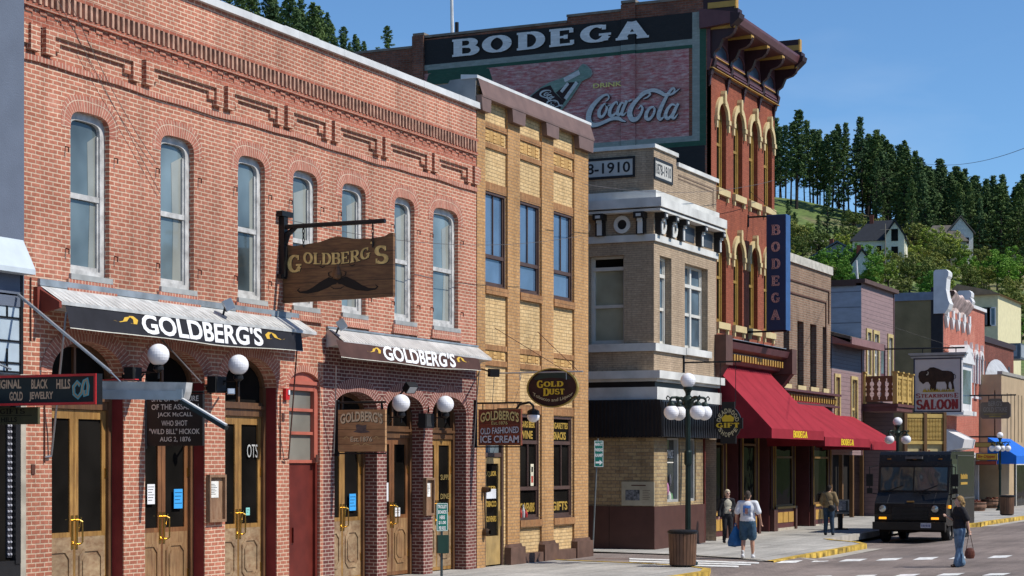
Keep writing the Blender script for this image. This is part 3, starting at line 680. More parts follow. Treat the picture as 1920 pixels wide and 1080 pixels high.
# awning crank rods hanging to the wall
M_rod = plain('grey_steel_rod', (.28, .27, .27), .4, .7)
def rod(name, label, pts, r, mat=M_rod, cat='rod'):
    g = MB(); g.path(pts, r, 6); l = pts[-1]; return tag(g.build(name, mat, loc=l), label, cat)
def offG(px, py, d): return onX(px, py, XG+d)
rod('crank_rod', 'long thin steel awning rod hanging left of the first double door', [offG(124, 585, .45), offG(118, 640, .4), offG(102, 800, .12), offG(96, 855, .05), offG(84, 857, .03)], .018)
rod('crank_rod', 'thin brown awning rod beside the narrow red door', [offG(557, 650, .45), offG(549, 760, .3), offG(541, 860, .08), offG(531, 862, .03)], .014, M_rust)
rod('crank_rod', 'thin steel awning rod in front of the wooden sign with the hat', [offG(630, 685, .35), offG(629, 760, .25), offG(626, 850, .08)], .013)
rod('crank_rod', 'thin rod hanging from the right end of the brown valance', [offG(900, 680, .4), offG(893, 760, .2), offG(888, 850, .05)], .013)
for a, b, c in ((84, 760, 868), (526, 740, 862), (58, 520, 640)): g = MB(); g.tube(offG(a, b, .02), offG(a, c, .02), .012, n=5); g.build('conduit', M_rust, gb)
for (p) in ((58, 880), (528, 782), (592, 860)):
    g = MB(); g.box(G, SY(p[0], XG), SY(p[0], XG)+.09, onX(*p, XG).z-.08, onX(*p, XG).z+.08, 0, .015); g.build('wall_plate', M_rust, gb)
# ------------------------------------------------------------------ globe lamps, floodlights, speakers on this wall
M_globe = plain('milk_glass_globe', (.86, .86, .88), .25, var=.03, spec=.5)
M_grn = plain('dark_green_iron', (.02, .035, .03), .4, .4)
def globe_lamp(px, py, X, r, label, wallpx):
    c = onX(px, py, X); s = c.y
    t = thing('wall_lamp', label, 'lamp', (XG, s, c.z), 'white globe lamps on the brick arcade')
    g = MB(); g.sphere(c, r, 24); g.build('globe', M_globe, t)
    g = MB(); b = c-Vector((0, 0, r)); g.lathe(b-Vector((0, 0, .07)), [(.03, -.05), (.09, 0), (.085, .05), (.06, .08)], 12)
    w = Vector((XG, s-.02, b.z-.12)); g.tube(w, Vector((c.x, s, b.z-.1)), .016); g.path([w+Vector((.02, 0, -.2)), w+Vector((.2, 0, -.17)), w+Vector((.34, 0, -.02))], .014)
    g.path([Vector((c.x, s, b.z-.05)), Vector((c.x, s, b.z-.22))], .02)
    g.build('bracket', M_black, t)
    return t
globe_lamp(297, 665, XG+.62, .185, 'leftmost white globe lamp on the brick arcade, above the capture notice', 0)
globe_lamp(447, 684, XG+.62, .185, 'white globe lamp left of the third oak double door, under the black valance', 0)
globe_lamp(752, 756, XG+.55, .19, 'white globe lamp between the hat sign and the last arch', 0)
globe_lamp(835, 758, XG+.55, .19, 'rightmost white globe lamp of the brick arcade, at the last arched door', 0)
def speaker(px0, py0, px1, py1, label, d=.3):
    a = onX(px0, py0, XG+d); b = onX(px1, py1, XG+d); t = thing('wall_speaker', label, 'speaker', (XG, a.y, b.z), 'black boxes mounted beside the lamps')
    F = FX(XG); g = MB(); g.box(F, a.y, b.y, b.z, a.z, .12, d); g.build('cabinet', plain('black_plastic', (.02, .02, .02), .5), t)
    g = MB(); g.box(F, a.y+.03, b.y-.03, b.z+.03, a.z-.03, d, d+.012); g.build('grille', plain('black_mesh', (.03, .03, .032), .8), t)
    g = MB(); g.box(F, (a.y+b.y)/2-.03, (a.y+b.y)/2+.03, b.z+.05, b.z+.12, 0, .12); g.build('mount', M_black, t)
speaker(249, 688, 266, 715, 'black box speaker left of the leftmost globe lamp')
speaker(404, 705, 424, 737, 'black box speaker beside the second globe lamp')
speaker(594, 779, 612, 810, 'black box speaker beside the third globe lamp, right of the hat sign') if False else None
speaker(798, 775, 814, 803, 'black box speaker left of the rightmost globe lamp')
def flood(px, py, X, label, aim, sc=1.0, wall=XG, mat=None, mount=None):
    c = onX(px, py, X); t = thing('floodlight', label, 'floodlight', c)
    a = Vector(aim).normalized(); u = a.cross(Vector((0, 0, 1))).normalized(); v = u.cross(a)
    F = lambda s, z, d=0: c+u*s*sc+v*z*sc+a*d*sc
    g = MB(); g.box(F, -.13, .13, -.10, .10, -.10, .06); g.build('housing', mat or plain('silver_housing', (.42, .43, .45), .35, .7), t)
    g = MB(); g.box(F, -.105, .105, -.08, .08, .06, .066); g.build('lens', plain('lamp_lens', (.55, .58, .6), .15, .3), t)
    g = MB(); m = Vector(mount) if mount else Vector((wall, c.y-.1, c.z-.25)); g.tube(c-a*.08*sc, m, .02); g.build('arm', M_black, t)
flood(430, 571, XG+.42, 'silver floodlight standing on the left canopy between two windows', (.6, .5, .35), mount=onX(418, 592, XG+.2))
flood(642, 608, XG+.35, 'silver floodlight above the left end of the right canopy, facing the light', (.8, .5, .6), mount=onX(629, 628, XG+.1))
flood(770, 728, XG+.35, 'black floodlight above the white globe lamp under the brown valance', (.5, -.2, -.5), mat=M_black)
flood(925, 699, XG+.9, 'black square floodlight at the left edge of the yellow building, left of the oval sign', (-.6, .5, .1), mat=M_black, mount=onX(903, 692, XG+.05), sc=.9)
flood(433, 734, XG+.75, 'small round silver spotlight under the second globe lamp', (.5, -.5, .1), sc=.5, mount=onX(420, 734, XG+.1))
# fire alarm horn
c = onX(534, 738, XG); t = thing('alarm_horn', 'small red and white fire alarm horn left of the narrow red door', 'alarm', c)
g = MB(); g.box(G, c.y-.07, c.y+.07, c.z-.12, c.z+.1, 0, .07); g.build('housing', plain('alarm_red', (.5, .02, .02), .4), t)
g = MB(); g.box(G, c.y+.0, c.y+.05, c.z-.02, c.z+.07, .07, .09); g.build('strobe', plain('white_plastic', (.8, .8, .8), .3), t)
# menu cases
M_case = wood('menu_case_wood', (.20, .10, .05), (.32, .2, .12), (20, 20, 3), .6)
def menu(px0, py0, px1, py1, label):
    a = onX(px0, py0, XG+.08); b = onX(px1, py1, XG+.08); t = thing('menu_case', label, 'menu case', (XG, a.y, b.z), 'wooden menu cases on the brick pillars')
    g = MB(); o = [(a.y, b.z), (b.y, b.z), (b.y, a.z), (a.y, a.z)]; i_ = [(a.y+.04, b.z+.05), (b.y-.04, b.z+.05), (b.y-.04, a.z-.05), (a.y+.04, a.z-.05)]
    g.ring(G, o, i_, 0, .09); g.poly(G, i_, .03); g.build('case', M_case, t)
    g = MB(); g.box(G, a.y+.06, a.y+.06+(b.y-a.y)*.55, a.z-.42, a.z-.12, .031, .036); g.build('menu_sheet', plain('paper', (.75, .74, .7), .8), t)
    g = MB(); w = (b.y-a.y)*.45
    for k in range(7): g.box(G, a.y+.08, a.y+.08+w*(.6+.4*((k*37) % 5)/5), a.z-.18-.03*k, a.z-.172-.03*k, .036, .038)
    g.build('print', M_dark, t)
menu(393, 890, 424, 978, 'weathered wooden menu case on the pillar left of the third double door')
menu(799, 896, 815, 966, 'wooden menu case on the pillar left of the last arched door')
def notice(px0, py0, px1, py1, col, label, lines=6, d=-.28):
    a = onX(px0, py0, XG+d); b = onX(px1, py1, XG+d); g = MB(); g.box(G, a.y, b.y, b.z, a.z, d-.003, d+.004)
    h = a.z-b.z
    for k in range(lines): g.box(G, a.y+.02, b.y-.02-.03*(k % 3), a.z-h*(k+1)/(lines+1.5)-.006, a.z-h*(k+1)/(lines+1.5)+.004, d+.004, d+.006, m=1)
    o = g.build('paper_notice', [plain('paper_'+str(col), col, .8, var=.05), M_dark], loc=(XG+d, a.y, b.z)); tag(o, label, 'notice')
notice(276, 908, 290, 945, (.75, .76, .78), 'white paper notice taped inside the left leaf of the second double door')
notice(326, 917, 342, 953, (.05, .36, .78), 'bright blue paper notice on the right leaf of the second double door', 4)
notice(655, 926, 667, 957, (.05, .36, .78), 'bright blue paper notice on the door below the hat sign', 4, -.32)
notice(724, 905, 728, 940, (.7, .7, .7), 'narrow white paper strip at the left edge of the fifth double door', 0, -.32)
notice(740, 952, 750, 968, (.7, .7, .7), 'small white sticker beside the brass handles of the middle right door', 2, -.32)
notice(461, 952, 468, 966, (.25, .6, .55), 'small teal sticker on the third double door', 2)
g = MB(); a = onX(463, 833, XG-.30); b = onX(483, 858, XG-.30); sans(g, G, 'OTS', a.y, b.y, b.z, a.z, -.296); tag(g.build('window_lettering', plain('etched_white', (.5, .5, .48), .6), loc=(XG-.3, b.y, b.z)), 'white lettering painted on the glass of the third double door', 'lettering')
g = MB(); a = onX(826, 890, XG-.34); b = onX(846, 935, XG-.34); sans(g, G, 'SUPPLY', a.y, b.y, a.z-.12, a.z, -.336); sans(g, G, 'DINER', a.y, b.y, b.z, b.z+.12, -.336)
tag(g.build('window_lettering', plain('gold_leaf', (.30, .22, .08), .5), loc=(XG-.34, b.y, b.z)), 'faint gold lettering on the glass of the last arched door', 'lettering')
# ------------------------------------------------------------------ SIGNS ON THE RED BRICK BUILDING (planes square to the street)
def hsign(name, label, Y, px0, px1, y0, y1, mat, thick=.06, cat='sign', shape=None):
    """board facing down the street; returns thing, frame, (x0, x1, z0, z1)"""
    x0, x1 = SX(px0, Y), SX(px1, Y); pm = (px0+px1)/2; z1 = onY(pm, y0, Y).z; z0 = onY(pm, y1, Y).z; F = FY(Y)
    t = thing(name, label, cat, ((x0+x1)/2, Y, z0))
    g = MB(); pts = shape(x0, x1, z0, z1) if shape else [(x0, z0), (x1, z0), (x1, z1), (x0, z1)]
    g.prism(F, pts, -thick, 0); g.build('board', mat, t)
    return t, F, (x0, x1, z0, z1)
def rect(x0, x1, z0, z1, e): return [(x0+e, z0+e), (x1-e, z0+e), (x1-e, z1-e), (x0+e, z1-e)]
def border(t, F, b, e, wdt, mat, d=.012, name='border'):
    g = MB(); g.ring(F, rect(*b, e), rect(*b, e+wdt), 0, d); return g.build(name, mat, t)
# capture notice
M_blk = plain('black_board', (.02, .018, .017), .5, var=.2)
M_let = plain('pale_lettering', (.72, .69, .62), .6, var=.1)
t, F, b = hsign('notice_board', 'black projecting board whose pale lettering tells of a capture on AUG 2, 1876', 27.2, 275, 380, 739, 836, M_blk)
x0, x1, z0, z1 = b; g = MB(); W = x1-x0; H = z1-z0
for k, (tx, a, c) in enumerate([('SITE OF CAPTURE', .09, .93), ('OF THE ASSASSIN', .09, .93), ('JACK McCALL', .20, .82), ('WHO SHOT', .27, .73), ('"WILD BILL" HICKOK', .05, .95), ('AUG 2, 1876', .24, .79)]):
    zc = z1-H*(.085+k*.158); sans(g, F, tx, x0+W*a, x0+W*c, zc-H*.055, zc+H*.05, .004, bold=.008)
g.build('lettering', M_let, t)
g = MB(); g.box(F, x0-.16, x0-.05, z0-.05, z1+.25, -.08, .02); g.tube(F(x0-.1, z1+.03, -.03), F(x1, z1+.03, -.03), .02); g.build('bracket', M_black, t)
rod('stay_chain', 'thin chain slanting from the wall above to the outer end of the capture notice', [onX(303, 637, XG+.1), onY(378, 718, 27.2)], .014, cat='chain')
# big wooden moustache sign
M_plank = wood('sign_planks', (.25, .125, .045), (.10, .042, .018), (3, 3, 26), .55, planks=.27)
def mous(x0, x1, z0, z1):
    top = [(1, .99), (.965, .985), (.93, .945), (.8, .92), (.66, .93), (.56, .965), (.5, .985), (.44, .965), (.34, .91), (.2, .885), (.1, .87), (.04, .895), (0, .905)]
    return [(x0, z0-.03), (x1, z0+.01)]+[(x0+(x1-x0)*a, z0+(z1-z0)*c) for a, c in top]
t, F, b = hsign('hanging_sign', 'large dark plank sign with gold lettering and a painted black moustache', 31.66, 531, 737, 441, 561, M_plank, .09, shape=mous)
x0, x1, z0, z1 = b; W = x1-x0; H = z1-z0; M_goldl = plain('worn_gold_paint', (.78, .55, .20), .5, var=.35, vs=9)
def archd(x, y): return x, y+.0
for dd, mt, dx, nm in ((.003, M_blk, .012, 'letter_shadow'), (.007, M_goldl, 0, 'lettering')):
    g = MB(); U = lambda a: x0+W*a+dx; V = lambda c: z0+H*c-dx
    slab(g, F, 'G', U(.045), U(.175), V(.45), V(.73), dd, .24, .1)
    slab(g, F, 'OLDBERG', U(.19), U(.80), V(.58), V(.76), dd, .22, .09, warp=lambda x, y: (x, y+.42*(2*x-1)**2*(1 if x > .5 else .55)-.18))
    slab(g, F, "'", U(.805), U(.835), V(.74), V(.87), dd, .22, .1); slab(g, F, 'S', U(.835), U(.955), V(.52), V(.80), dd, .25, .11)
    g.build(nm, mt, t)
g = MB()
for sg in (-1, 1):
    pts = [(.5, .235), (.5+sg*.06, .26), (.5+sg*.12, .205), (.5+sg*.20, .135), (.5+sg*.28, .10), (.5+sg*.345, .105), (.5+sg*.365, .14), (.5+sg*.345, .17)]
    g.ribbon(lambda x, y, d: F(x0+W*x, z0+H*(y+.03), .006+d+.001*sg), pts, [.06, .13, .12, .09, .05, .022, .014, .008])
    pts = [(.5+sg*.11, .53), (.5+sg*.135, .51), (.5+sg*.16, .53)]; g.ribbon(lambda x, y, d: F(x0+W*x, z0+H*y, .005), pts, [.012, .016, .01])
    pts = [(.5+sg*.03, .33), (.5+sg*.075, .37), (.5+sg*.08, .42), (.5+sg*.05, .44)]; g.ribbon(lambda x, y, d: F(x0+W*x, z0+H*y, .005), pts, [.008, .012, .012, .006])
pts = [(.44, .2), (.47, .165), (.53, .165), (.56, .2)]; g.ribbon(lambda x, y, d: F(x0+W*x, z0+H*y, .004), pts, [.006, .014, .014, .006])
g.build('moustache', plain('black_paint', (.008, .007, .007), .5), t)
g = MB(); g.lathe(F(x0+W*.5, z0+H*.38, -.03), [(.0, -.09), (.09, -.07), (.11, 0), (.08, .08), (.045, .2), (.03, .26), (0, .27)], 10); g.build('nose', M_plank, t)
g = MB(); s = SY(527, XG); zt = onX(527, 405, XG).z; zb = onX(527, 520, XG).z
g.box(G, s-.08, s+.06, zb, zt, 0, .12); g.box(G, s-.18, s+.22, zt-.02, zt+.08, .0, .14); g.box(G, s-.16, s+.12, zb-.03, zb+.05, 0, .1)
yb = 31.6; A = onY(545, 424, yb); B = onY(722, 414, yb); g.tube(Vector((XG+.05, yb, A.z-.01)), B, .045); g.path([Vector((XG+.1, yb, A.z-.35)), Vector((XG+.16, yb, A.z-.15)), Vector((XG+.4, yb, A.z))], [.05, .06, .03])
g.build('bracket', M_black, t)
for p in (569, 699):
    g = MB(); c = onY(p, 425, 31.63); n = 5
    for k in range(n):
        o = Vector((0, 0, -.085*k)); r = .035
        for q in range(6):
            a0, a1 = q*math.pi/3, (q+1)*math.pi/3; ax = (1, 0) if k % 2 else (0, 1)
            P = lambda a: c+o+Vector((ax[0]*r*.6*math.cos(a), ax[1]*r*.6*math.cos(a), .06*math.sin(a))); g.tube(P(a0), P(a1), .009, n=5, cap=False)
    g.build('chain', M_black, t)
# hat sign and ice cream sign
def small_sign(label, px0, px1, y0, y1, wallpx, mat, bar_y, ypole):
    Y = SY(wallpx, XG); t, F, b = hsign('hanging_sign', label, Y, px0, px1, y0, y1, mat, .07)
    x0, x1, z0, z1 = b; g = MB(); zb = onY(px0, bar_y, Y).z; g.tube(F(XG+.02, zb, -.03), F(x1, zb, -.03), .022); g.box(F, XG+.0, XG+.07, onY(px0, ypole[1], Y).z, onY(px0, ypole[0], Y).z, -.06, .0)
    g.box(F, XG, x1, z0-.05, z0-.02, -.05, -.01); g.tube(F(x0+.1, z1, -.03), F(x0+.1, zb, -.03), .014); g.tube(F(x1-.1, z1, -.03), F(x1-.1, zb, -.03), .014); g.build('bracket', M_black, t)
    return t, F, b
M_hatb = wood('hat_sign_boards', (.58, .33, .15), (.40, .21, .09), (3, 3, 30), .55, planks=.15)
t, F, b = small_sign('square brown plank sign with a painted hat and Est.1876 hanging before the right arches', 634, 722, 768, 847, 628, M_hatb, 755, (750, 855))
x0, x1, z0, z1 = b; W = x1-x0; H = z1-z0
def archw(x, y): return x, y*(.62+.38*abs(2*x-1)**1.5) if False else y-.28*(2*x-1)**2+.0
for dd, mt, dx, nm, bo in ((.003, M_dark, .010, 'letter_shadow', .05), (.006, plain('tan_lettering', (.80, .66, .42), .5), 0, 'lettering', .03)):
    g = MB(); sans(g, F, "GOLDBERG'S", x0+W*.05+dx, x0+W*.95+dx, z0+H*.72-dx, z0+H*.97-dx, dd, warp=archw, bold=bo)
    sans(g, F, 'Est.1876', x0+W*.27+dx, x0+W*.73+dx, z0+H*.24-dx, z0+H*.36-dx, dd, bold=.01); g.build(nm, mt, t)
g = MB(); g.poly(F, [(x0+W*(.5+a), z0+H*c) for a, c in ((-.18, .47), (0, .44), (.19, .46), (.14, .50), (.10, .51), (.11, .64), (.02, .62), (-.07, .65), (-.12, .63), (-.10, .52))], .008)
g.build('painted_hat', plain('grey_brown_paint', (.14, .11, .10), .6, var=.4, vs=14), t)
g = MB()
for sg in (-1, 1):
    g.ribbon(lambda x, y, d: F(x0+W*(.5+sg*x), z0+H*y, .007), [(.27, .31), (.31, .36), (.36, .34), (.34, .30), (.42, .33)], [.01, .016, .018, .014, .006])
    g.ribbon(lambda x, y, d: F(x0+W*(.5+sg*x), z0+H*y, .007), [(.02, .14), (.06, .19), (.12, .18), (.2, .15)], [.01, .02, .018, .006])
    g.ribbon(lambda x, y, d: F(x0+W*(.5+sg*x), z0+H*y, .0075), [(.0, .67), (.03, .70), (.06, .68)], [.01, .012, .006])
g.build('scrollwork', plain('pale_gold', (.62, .46, .2), .5), t)
M_icb = wood('red_brown_boards', (.30, .065, .028), (.17, .032, .016), (3, 3, 26), .5, planks=.2)
t, F, b = small_sign('red-brown hanging sign offering old fashioned ice cream, at the boundary with the yellow building', 897, 977, 767, 835, 888, M_icb, 756, (750, 838))
x0, x1, z0, z1 = b; W = x1-x0; H = z1-z0
for dd, mt, dx, nm, bo in ((.003, M_dark, .012, 'letter_shadow', .05), (.007, plain('dull_gold', (.78, .58, .22), .5), 0, 'lettering', .03)):
    g = MB(); sans(g, F, "GOLDBERG'S", x0+W*.05+dx, x0+W*.95+dx, z0+H*.70-dx, z0+H*.97-dx, dd, warp=archw, bold=bo)
    sans(g, F, 'Est.1876', x0+W*.31+dx, x0+W*.69+dx, z0+H*.57-dx, z0+H*.66-dx, dd, bold=.01); g.build(nm, mt, t)
for dd, mt, dx, nm, bo in ((.0032, M_dark, .010, 'letter_shadow', .04), (.0072, plain('silver_lettering', (.66, .62, .64), .5), 0, 'lettering', .025)):
    g = MB(); sans(g, F, 'OLD FASHIONED', x0+W*.05+dx, x0+W*.95+dx, z0+H*.32-dx, z0+H*.50-dx, dd, warp=lambda x, y: (x, y+.12*(2*x-1)), bold=bo)
    sans(g, F, 'ICE CREAM', x0+W*.05+dx, x0+W*.95+dx, z0+H*.07-dx, z0+H*.27-dx, dd, bold=bo); g.build(nm, mt, t)
border(t, F, b, .0, .012, plain('thin_gold', (.35, .2, .08), .5), .006)
# ------------------------------------------------------------------ LEFT NEIGHBOUR
lf = thing('shop_building', 'blue-grey painted building at the left edge with a pale tiled canopy and tall window grid', 'building', (XG, GL-2, 0))
g = MB(); g.wall(G, [(12, 4.9), (GL-.03, 4.9), (GL-.03, 13), (12, 13)], [], .10, .2); g.face([G(GL-.03, 4.9, .10), G(GL-.03, 13, .1), G(GL-.03, 13, -3), G(GL-.03, 4.9, -3)]); g.box(G, 12, GL-.5, -.2, 3.2, -.3, .02); g.build('upper_wall', plain('blue_grey_render', (.125, .148, .195), .9, var=.10, vs=2, bmp=.01, bs=40), lf)
g = MB(); g.prism(Fr((XG, 12, 0), (1, 0, 0), (0, 1, 0)), [(.1, 5.95), (.34, 5.48), (.34, 5.40), (.1, 5.40)], 0, GL-12.05); g.build('sloping_canopy', plain('pale_canopy', (.52, .58, .62), .5, var=.1), lf)
g = MB(); g.box(G, 12, GL-.1, 3.85, 5.40, .0, .08); g.build('transom_band', plain('pale_blue_panel', (.42, .50, .56), .4, var=.12), lf)
g = MB()
for z in (5.42, 5.08, 4.72, 4.36, 4.02, 3.88): g.box(G, 12, GL-.08, z-.014, z+.014, .08, .10)
k = 0
for zr in (3.88, 4.36, 4.72): 
    for q in range(8):
        s = GL-.42-q*.52-(.2 if k % 2 else 0); g.box(G, s-.014, s+.014, zr, zr+.36, .08, .099)
    k += 1
g.box(G, GL-.12, GL-.06, 3.8, 5.42, .08, .11); g.build('glazing_bars', M_black, lf)
g = MB(); g.box(G, 12, GL-.12, .6, 3.5, .02, .06); g.build('shop_window', M_glass_dark, lf)
g = MB(); g.box(G, 12, GL-.16, -.2, .95, .02, .14); g.box(G, GL-.3, GL-.18, .9, 3.6, .02, .16); g.build('black_front', plain('black_gloss', (.02, .02, .022), .25), lf)
g = MB(); g.box(G, GL-.15, GL-.02, -.2, 3.85, 0, .13); g.build('stone_jamb', plain('pale_stone', (.42, .38, .31), .85, var=.3), lf)
g = MB(); g.box(G, GL-.42, GL-.30, 1.0, 3.3, .06, .09)
for k in range(24):
    for j in range(2): g.sphere(G(GL-.40+.06*j, 1.05+k*.095, .1), .022, 6, m=1)
g.build('lace_curtain', [plain('dark_lace', (.03, .03, .04), .8), plain('white_lace', (.5, .5, .55), .8)], lf)
# jewellery sign
t, F, b = hsign('shop_sign', 'long black shop sign with thin red frame and rusty gold letters at the left edge', 22.5, -60, 181, 703, 760, plain('black_sign_face', (.012, .012, .013), .4), .14)
x0, x1, z0, z1 = b; H = z1-z0; border(t, F, b, 0, .035, plain('sign_red', (.62, .03, .03), .4), .02, 'frame')
g = MB(); xs = lambda p: SX(p, 22.5); M_rg = plain('rusty_gold', (.62, .38, .24), .5, var=.3, vs=20)
sans(g, F, 'ORIGINAL', xs(-20), xs(40), z0+H*.56, z0+H*.86, .004, bold=.03); sans(g, F, 'BLACK', xs(59), xs(90), z0+H*.54, z0+H*.85, .004, bold=.03); sans(g, F, 'HILLS', xs(106), xs(132), z0+H*.52, z0+H*.84, .004, bold=.03)
sans(g, F, 'GOLD', xs(18), xs(43), z0+H*.16, z0+H*.46, .004, bold=.03); sans(g, F, 'JEWELRY', xs(55), xs(100), z0+H*.13, z0+H*.44, .004, bold=.03); g.build('lettering', M_rg, t)
g = MB(); cx = xs(152); cz = (z0+z1)/2-.0; q = .0077*1.0
for dd, wdt, m in ((.004, .075, 0), (.008, .04, 1)):
    mpf = lambda x, y, d: F(cx+x*.13, cz+y*.15, dd+d)
    g.ribbon(mpf, [(-.1, .35), (-.5, .7), (-1.0, .25), (-.95, -.45), (-.4, -.8), (.1, -.35), (.25, .25)], [wdt*6]*7, m=m)
    g.ribbon(mpf, [(.2, .2), (.45, .75), (.85, .95), (1.0, .3), (.9, -.5), (.5, -.6), (.45, -.1)], [wdt*6]*7, .001, m=m)
g.build('monogram', [plain('teal_paint', (.08, .45, .55), .5), plain('tan_paint', (.42, .30, .18), .5)], t)
t, F, b = hsign('shop_sign', 'small dull olive sign with worn lettering under the long black sign', 22.7, -60, 71, 764, 796, plain('olive_board', (.07, .062, .03), .6, var=.3), .05)
x0, x1, z0, z1 = b; g = MB(); H = z1-z0; x = lambda p: SX(p, 22.7)
slab(g, F, 'GIFTS', x(0), x(47), z0+H*.62, z0+H*.92, .004, .2, .1); sans(g, F, 'BLACK HILLS', x(-40), x(32), z0+H*.14, z0+H*.42, .004, bold=.02); g.box(F, x(-50), x(60), z0+H*.5, z0+H*.53, 0, .004); g.build('lettering', M_dark, t)
# folded awning housing of the left neighbour, with its arm and stays
t = thing('awning_housing', 'pale sheet-metal awning housing reaching out past the black sign, with a bent lower arm', 'awning', (XG+.5, 23.25, 3.4))
F = FY(23.25); x0 = SX(150, 23.25); x1 = SX(345, 23.25); zt0 = onY(200, 713, 23.25).z; zt1 = onY(345, 717, 23.25).z
g = MB(); g.prism(F, [(x0, zt0-.26), (x1-.02, zt1-.25), (x1+.02, zt1-.14), (x1+.04, zt1), (x0, zt0)], -.16, 0); g.build('housing', M_galv, t)
g = MB(); g.prism(F, [(x0, zt0-.27), (x1-.13, zt1-.255), (x1-.13, zt1-.125), (x0, zt0-.13)], 0, .012); g.box(F, x1-.13, x1-.02, zt1-.25, zt1-.1, .0, .02); g.build('lower_flange', plain('pale_blue_metal', (.50, .56, .60), .4, .3, var=.2), t)
g = MB(); a = onY(340, 752, 23.2); b2 = onY(424, 802, 23.2); u = (b2-a).normalized(); v = Vector((-u.z, 0, u.x))
Fa = lambda s, z, d: a+u*s+v*z+Vector((0, -1, 0))*d
g.box(Fa, 0, (b2-a).length, -.035, .022, -.06, .03); arm = g.build('arm', plain('dark_green_metal', (.02, .03, .03), .3), t)
g = MB(); g.box(Fa, -.01, (b2-a).length-.03, .022, .045, -.05, .02); g.build('arm_strip', M_coping, arm)
g = MB(); g.box(F, x0+.2, x0+1.0, zt0, zt0+.012, -.1, -.0); g.build('red_edge', plain('sign_red', (.62, .03, .03)), t)
g = MB(); g.path([onX(35, 553, XG+.14), onY(208, 698, 23.15)], .026, 8); g.path([onY(208, 698, 23.15), onY(226, 716, 23.2)], .011, 6); tag(g.build('stay_rod', plain('light_steel', (.42, .45, .48), .35, .5), loc=onX(35, 553, XG+.14)), 'thick pale steel stay slanting down to the awning housing', 'rod')
g = MB(); g.path([onX(-20, 765-90, XG+.3), onY(20, 692, 22.6)], .018, 6); tag(g.build('stay_rod', plain('light_steel', (.42, .45, .48), .35, .5), loc=onY(20, 692, 22.6)), 'short steel stay at the left edge above the black sign', 'rod')
# ------------------------------------------------------------------ YELLOW BRICK BUILDING
XY_ = -19.6; K = FX(XY_); Y0 = SY(894, XY_)+.01; Y1 = SY(1103, XY_)
M_yb = brick('yellow_brick', (.64, .43, .20), (.71, .50, .25), (.38, .26, .14), bw=.30, bh=.085, ms=.009, grime=.2)
M_ob = brick('ochre_pilaster_brick', (.46, .245, .095), (.54, .31, .13), (.34, .22, .13), bw=.20, bh=.078, ms=.009, grime=.2)
M_hb = brick('ochre_header_brick', (.36, .17, .07), (.44, .23, .10), (.22, .13, .07), bw=.08, bh=.3, ms=.009, off=0)
M_brn = plain('brown_metal_coping', (.17, .105, .085), .5, var=.2)
M_bfr = plain('brown_window_frame', (.085, .05, .04), .5)
yb = thing('brick_building', 'narrow yellow brick building with ochre pilasters and a slanting brown metal coping', 'building', (XY_, Y0, 0))
ZY = 11.45
bays = [(SY(910, XY_), SY(952, XY_)), (SY(975, XY_), SY(1016, XY_)), (SY(1038, XY_), SY(1077, XY_))]
pil = [(Y0, bays[0][0]), (bays[0][1], bays[1][0]), (bays[1][1], bays[2][0]), (bays[2][1], Y1)]
rc = -.06
M_yframe = M_bfr
uh = []; lh = []
for k, (a, b) in enumerate(bays): uh.append([(a+.02, 6.68), (b-.04, 6.68), (b-.04, 8.95), (a+.02, 8.95)])
for k, (a, b) in enumerate(bays[1:]): lh.append([(a+.02, 1.06), (b-.04, 1.06), (b-.04, 3.68), (a+.02, 3.68)])
ds, de = bays[0][0]+.12, bays[0][1]-.10
dh = [(ds, -.3+.002), (de, -.3+.002), (de, 3.25), (ds, 3.25)]
for k, (a, b) in enumerate(bays):
    hs = [uh[k]]+([lh[k-1]] if k else [dh]); g = MB(); g.wall(K, [(a, -.35), (b, -.35), (b, ZY-.1), (a, ZY-.1)], hs, rc, .16); g.build('bay_wall', M_yb, yb)
for k, (a, b) in enumerate(pil):
    g = MB(); g.box(K, a, b, -.3, ZY-.1, rc, 0); g.build('pilaster', M_ob, yb)
    if k: g = MB(); g.box(K, a-.07, b+.07, -.3, .42, rc, .12); g.prism(K, [(a-.07, .42), (b+.07, .42), (b, .5), (a, .5)], rc, .04); g.build('pilaster_base', plain('brown_base', (.13, .075, .055), .7, var=.3), yb)
g = MB(); g.face([K(Y1, -.3, 0), K(Y1, ZY, 0), K(Y1, ZY, -18), K(Y1, -.3, -18)]); g.face([K(Y0, 10.6, 0), K(Y0, ZY, 0), K(Y0, ZY, -18), K(Y0, 10.6, -18)]); g.build('side_wall', brick('buff_side_brick', (.36, .2, .09), (.42, .24, .11), (.26, .18, .11), grime=.3), yb)
for k, (a, b) in enumerate(bays):
    for z0, z1, e in ((10.45, 10.58, .045), (9.98, 10.10, .045), (5.17, 5.30, .045), (4.80, 4.93, .045), (8.95, 9.17, .03), (6.5, 6.68, .09), (3.70, 3.92, .04), (.88, 1.06, .09)):
        if k or z0 > 1: g = MB(); g.box(K, a, b, z0, z1, rc, rc+e); g.build('brick_band', M_hb, yb)
for k, (a, b) in enumerate(bays):      # basket-weave panels
    for zb in (10.12, 4.95):
        g = MB(); n = 5; w = (b-a-.16)/n
        for q in range(n):
            s = a+.08+q*w
            if q % 2 == 0:
                for r in range(3): g.box(K, s+.01, s+w-.01, zb+.03+r*.09, zb+.10+r*.09, rc, rc+.02)
            else:
                for r in range(3): g.box(K, s+.01+r*(w-.02)/3, s+(r+.82)*(w-.02)/3, zb+.03, zb+.29, rc, rc+.02)
        g.build('basket_panel', plain('yellow_header', (.60, .37, .14), .85, var=.2), yb)
g = MB(); g.box(K, bays[1][0], bays[2][1], -.3, .24, rc, rc+.14); g.build('plinth', plain('brown_base', (.13, .075, .055), .7), yb)
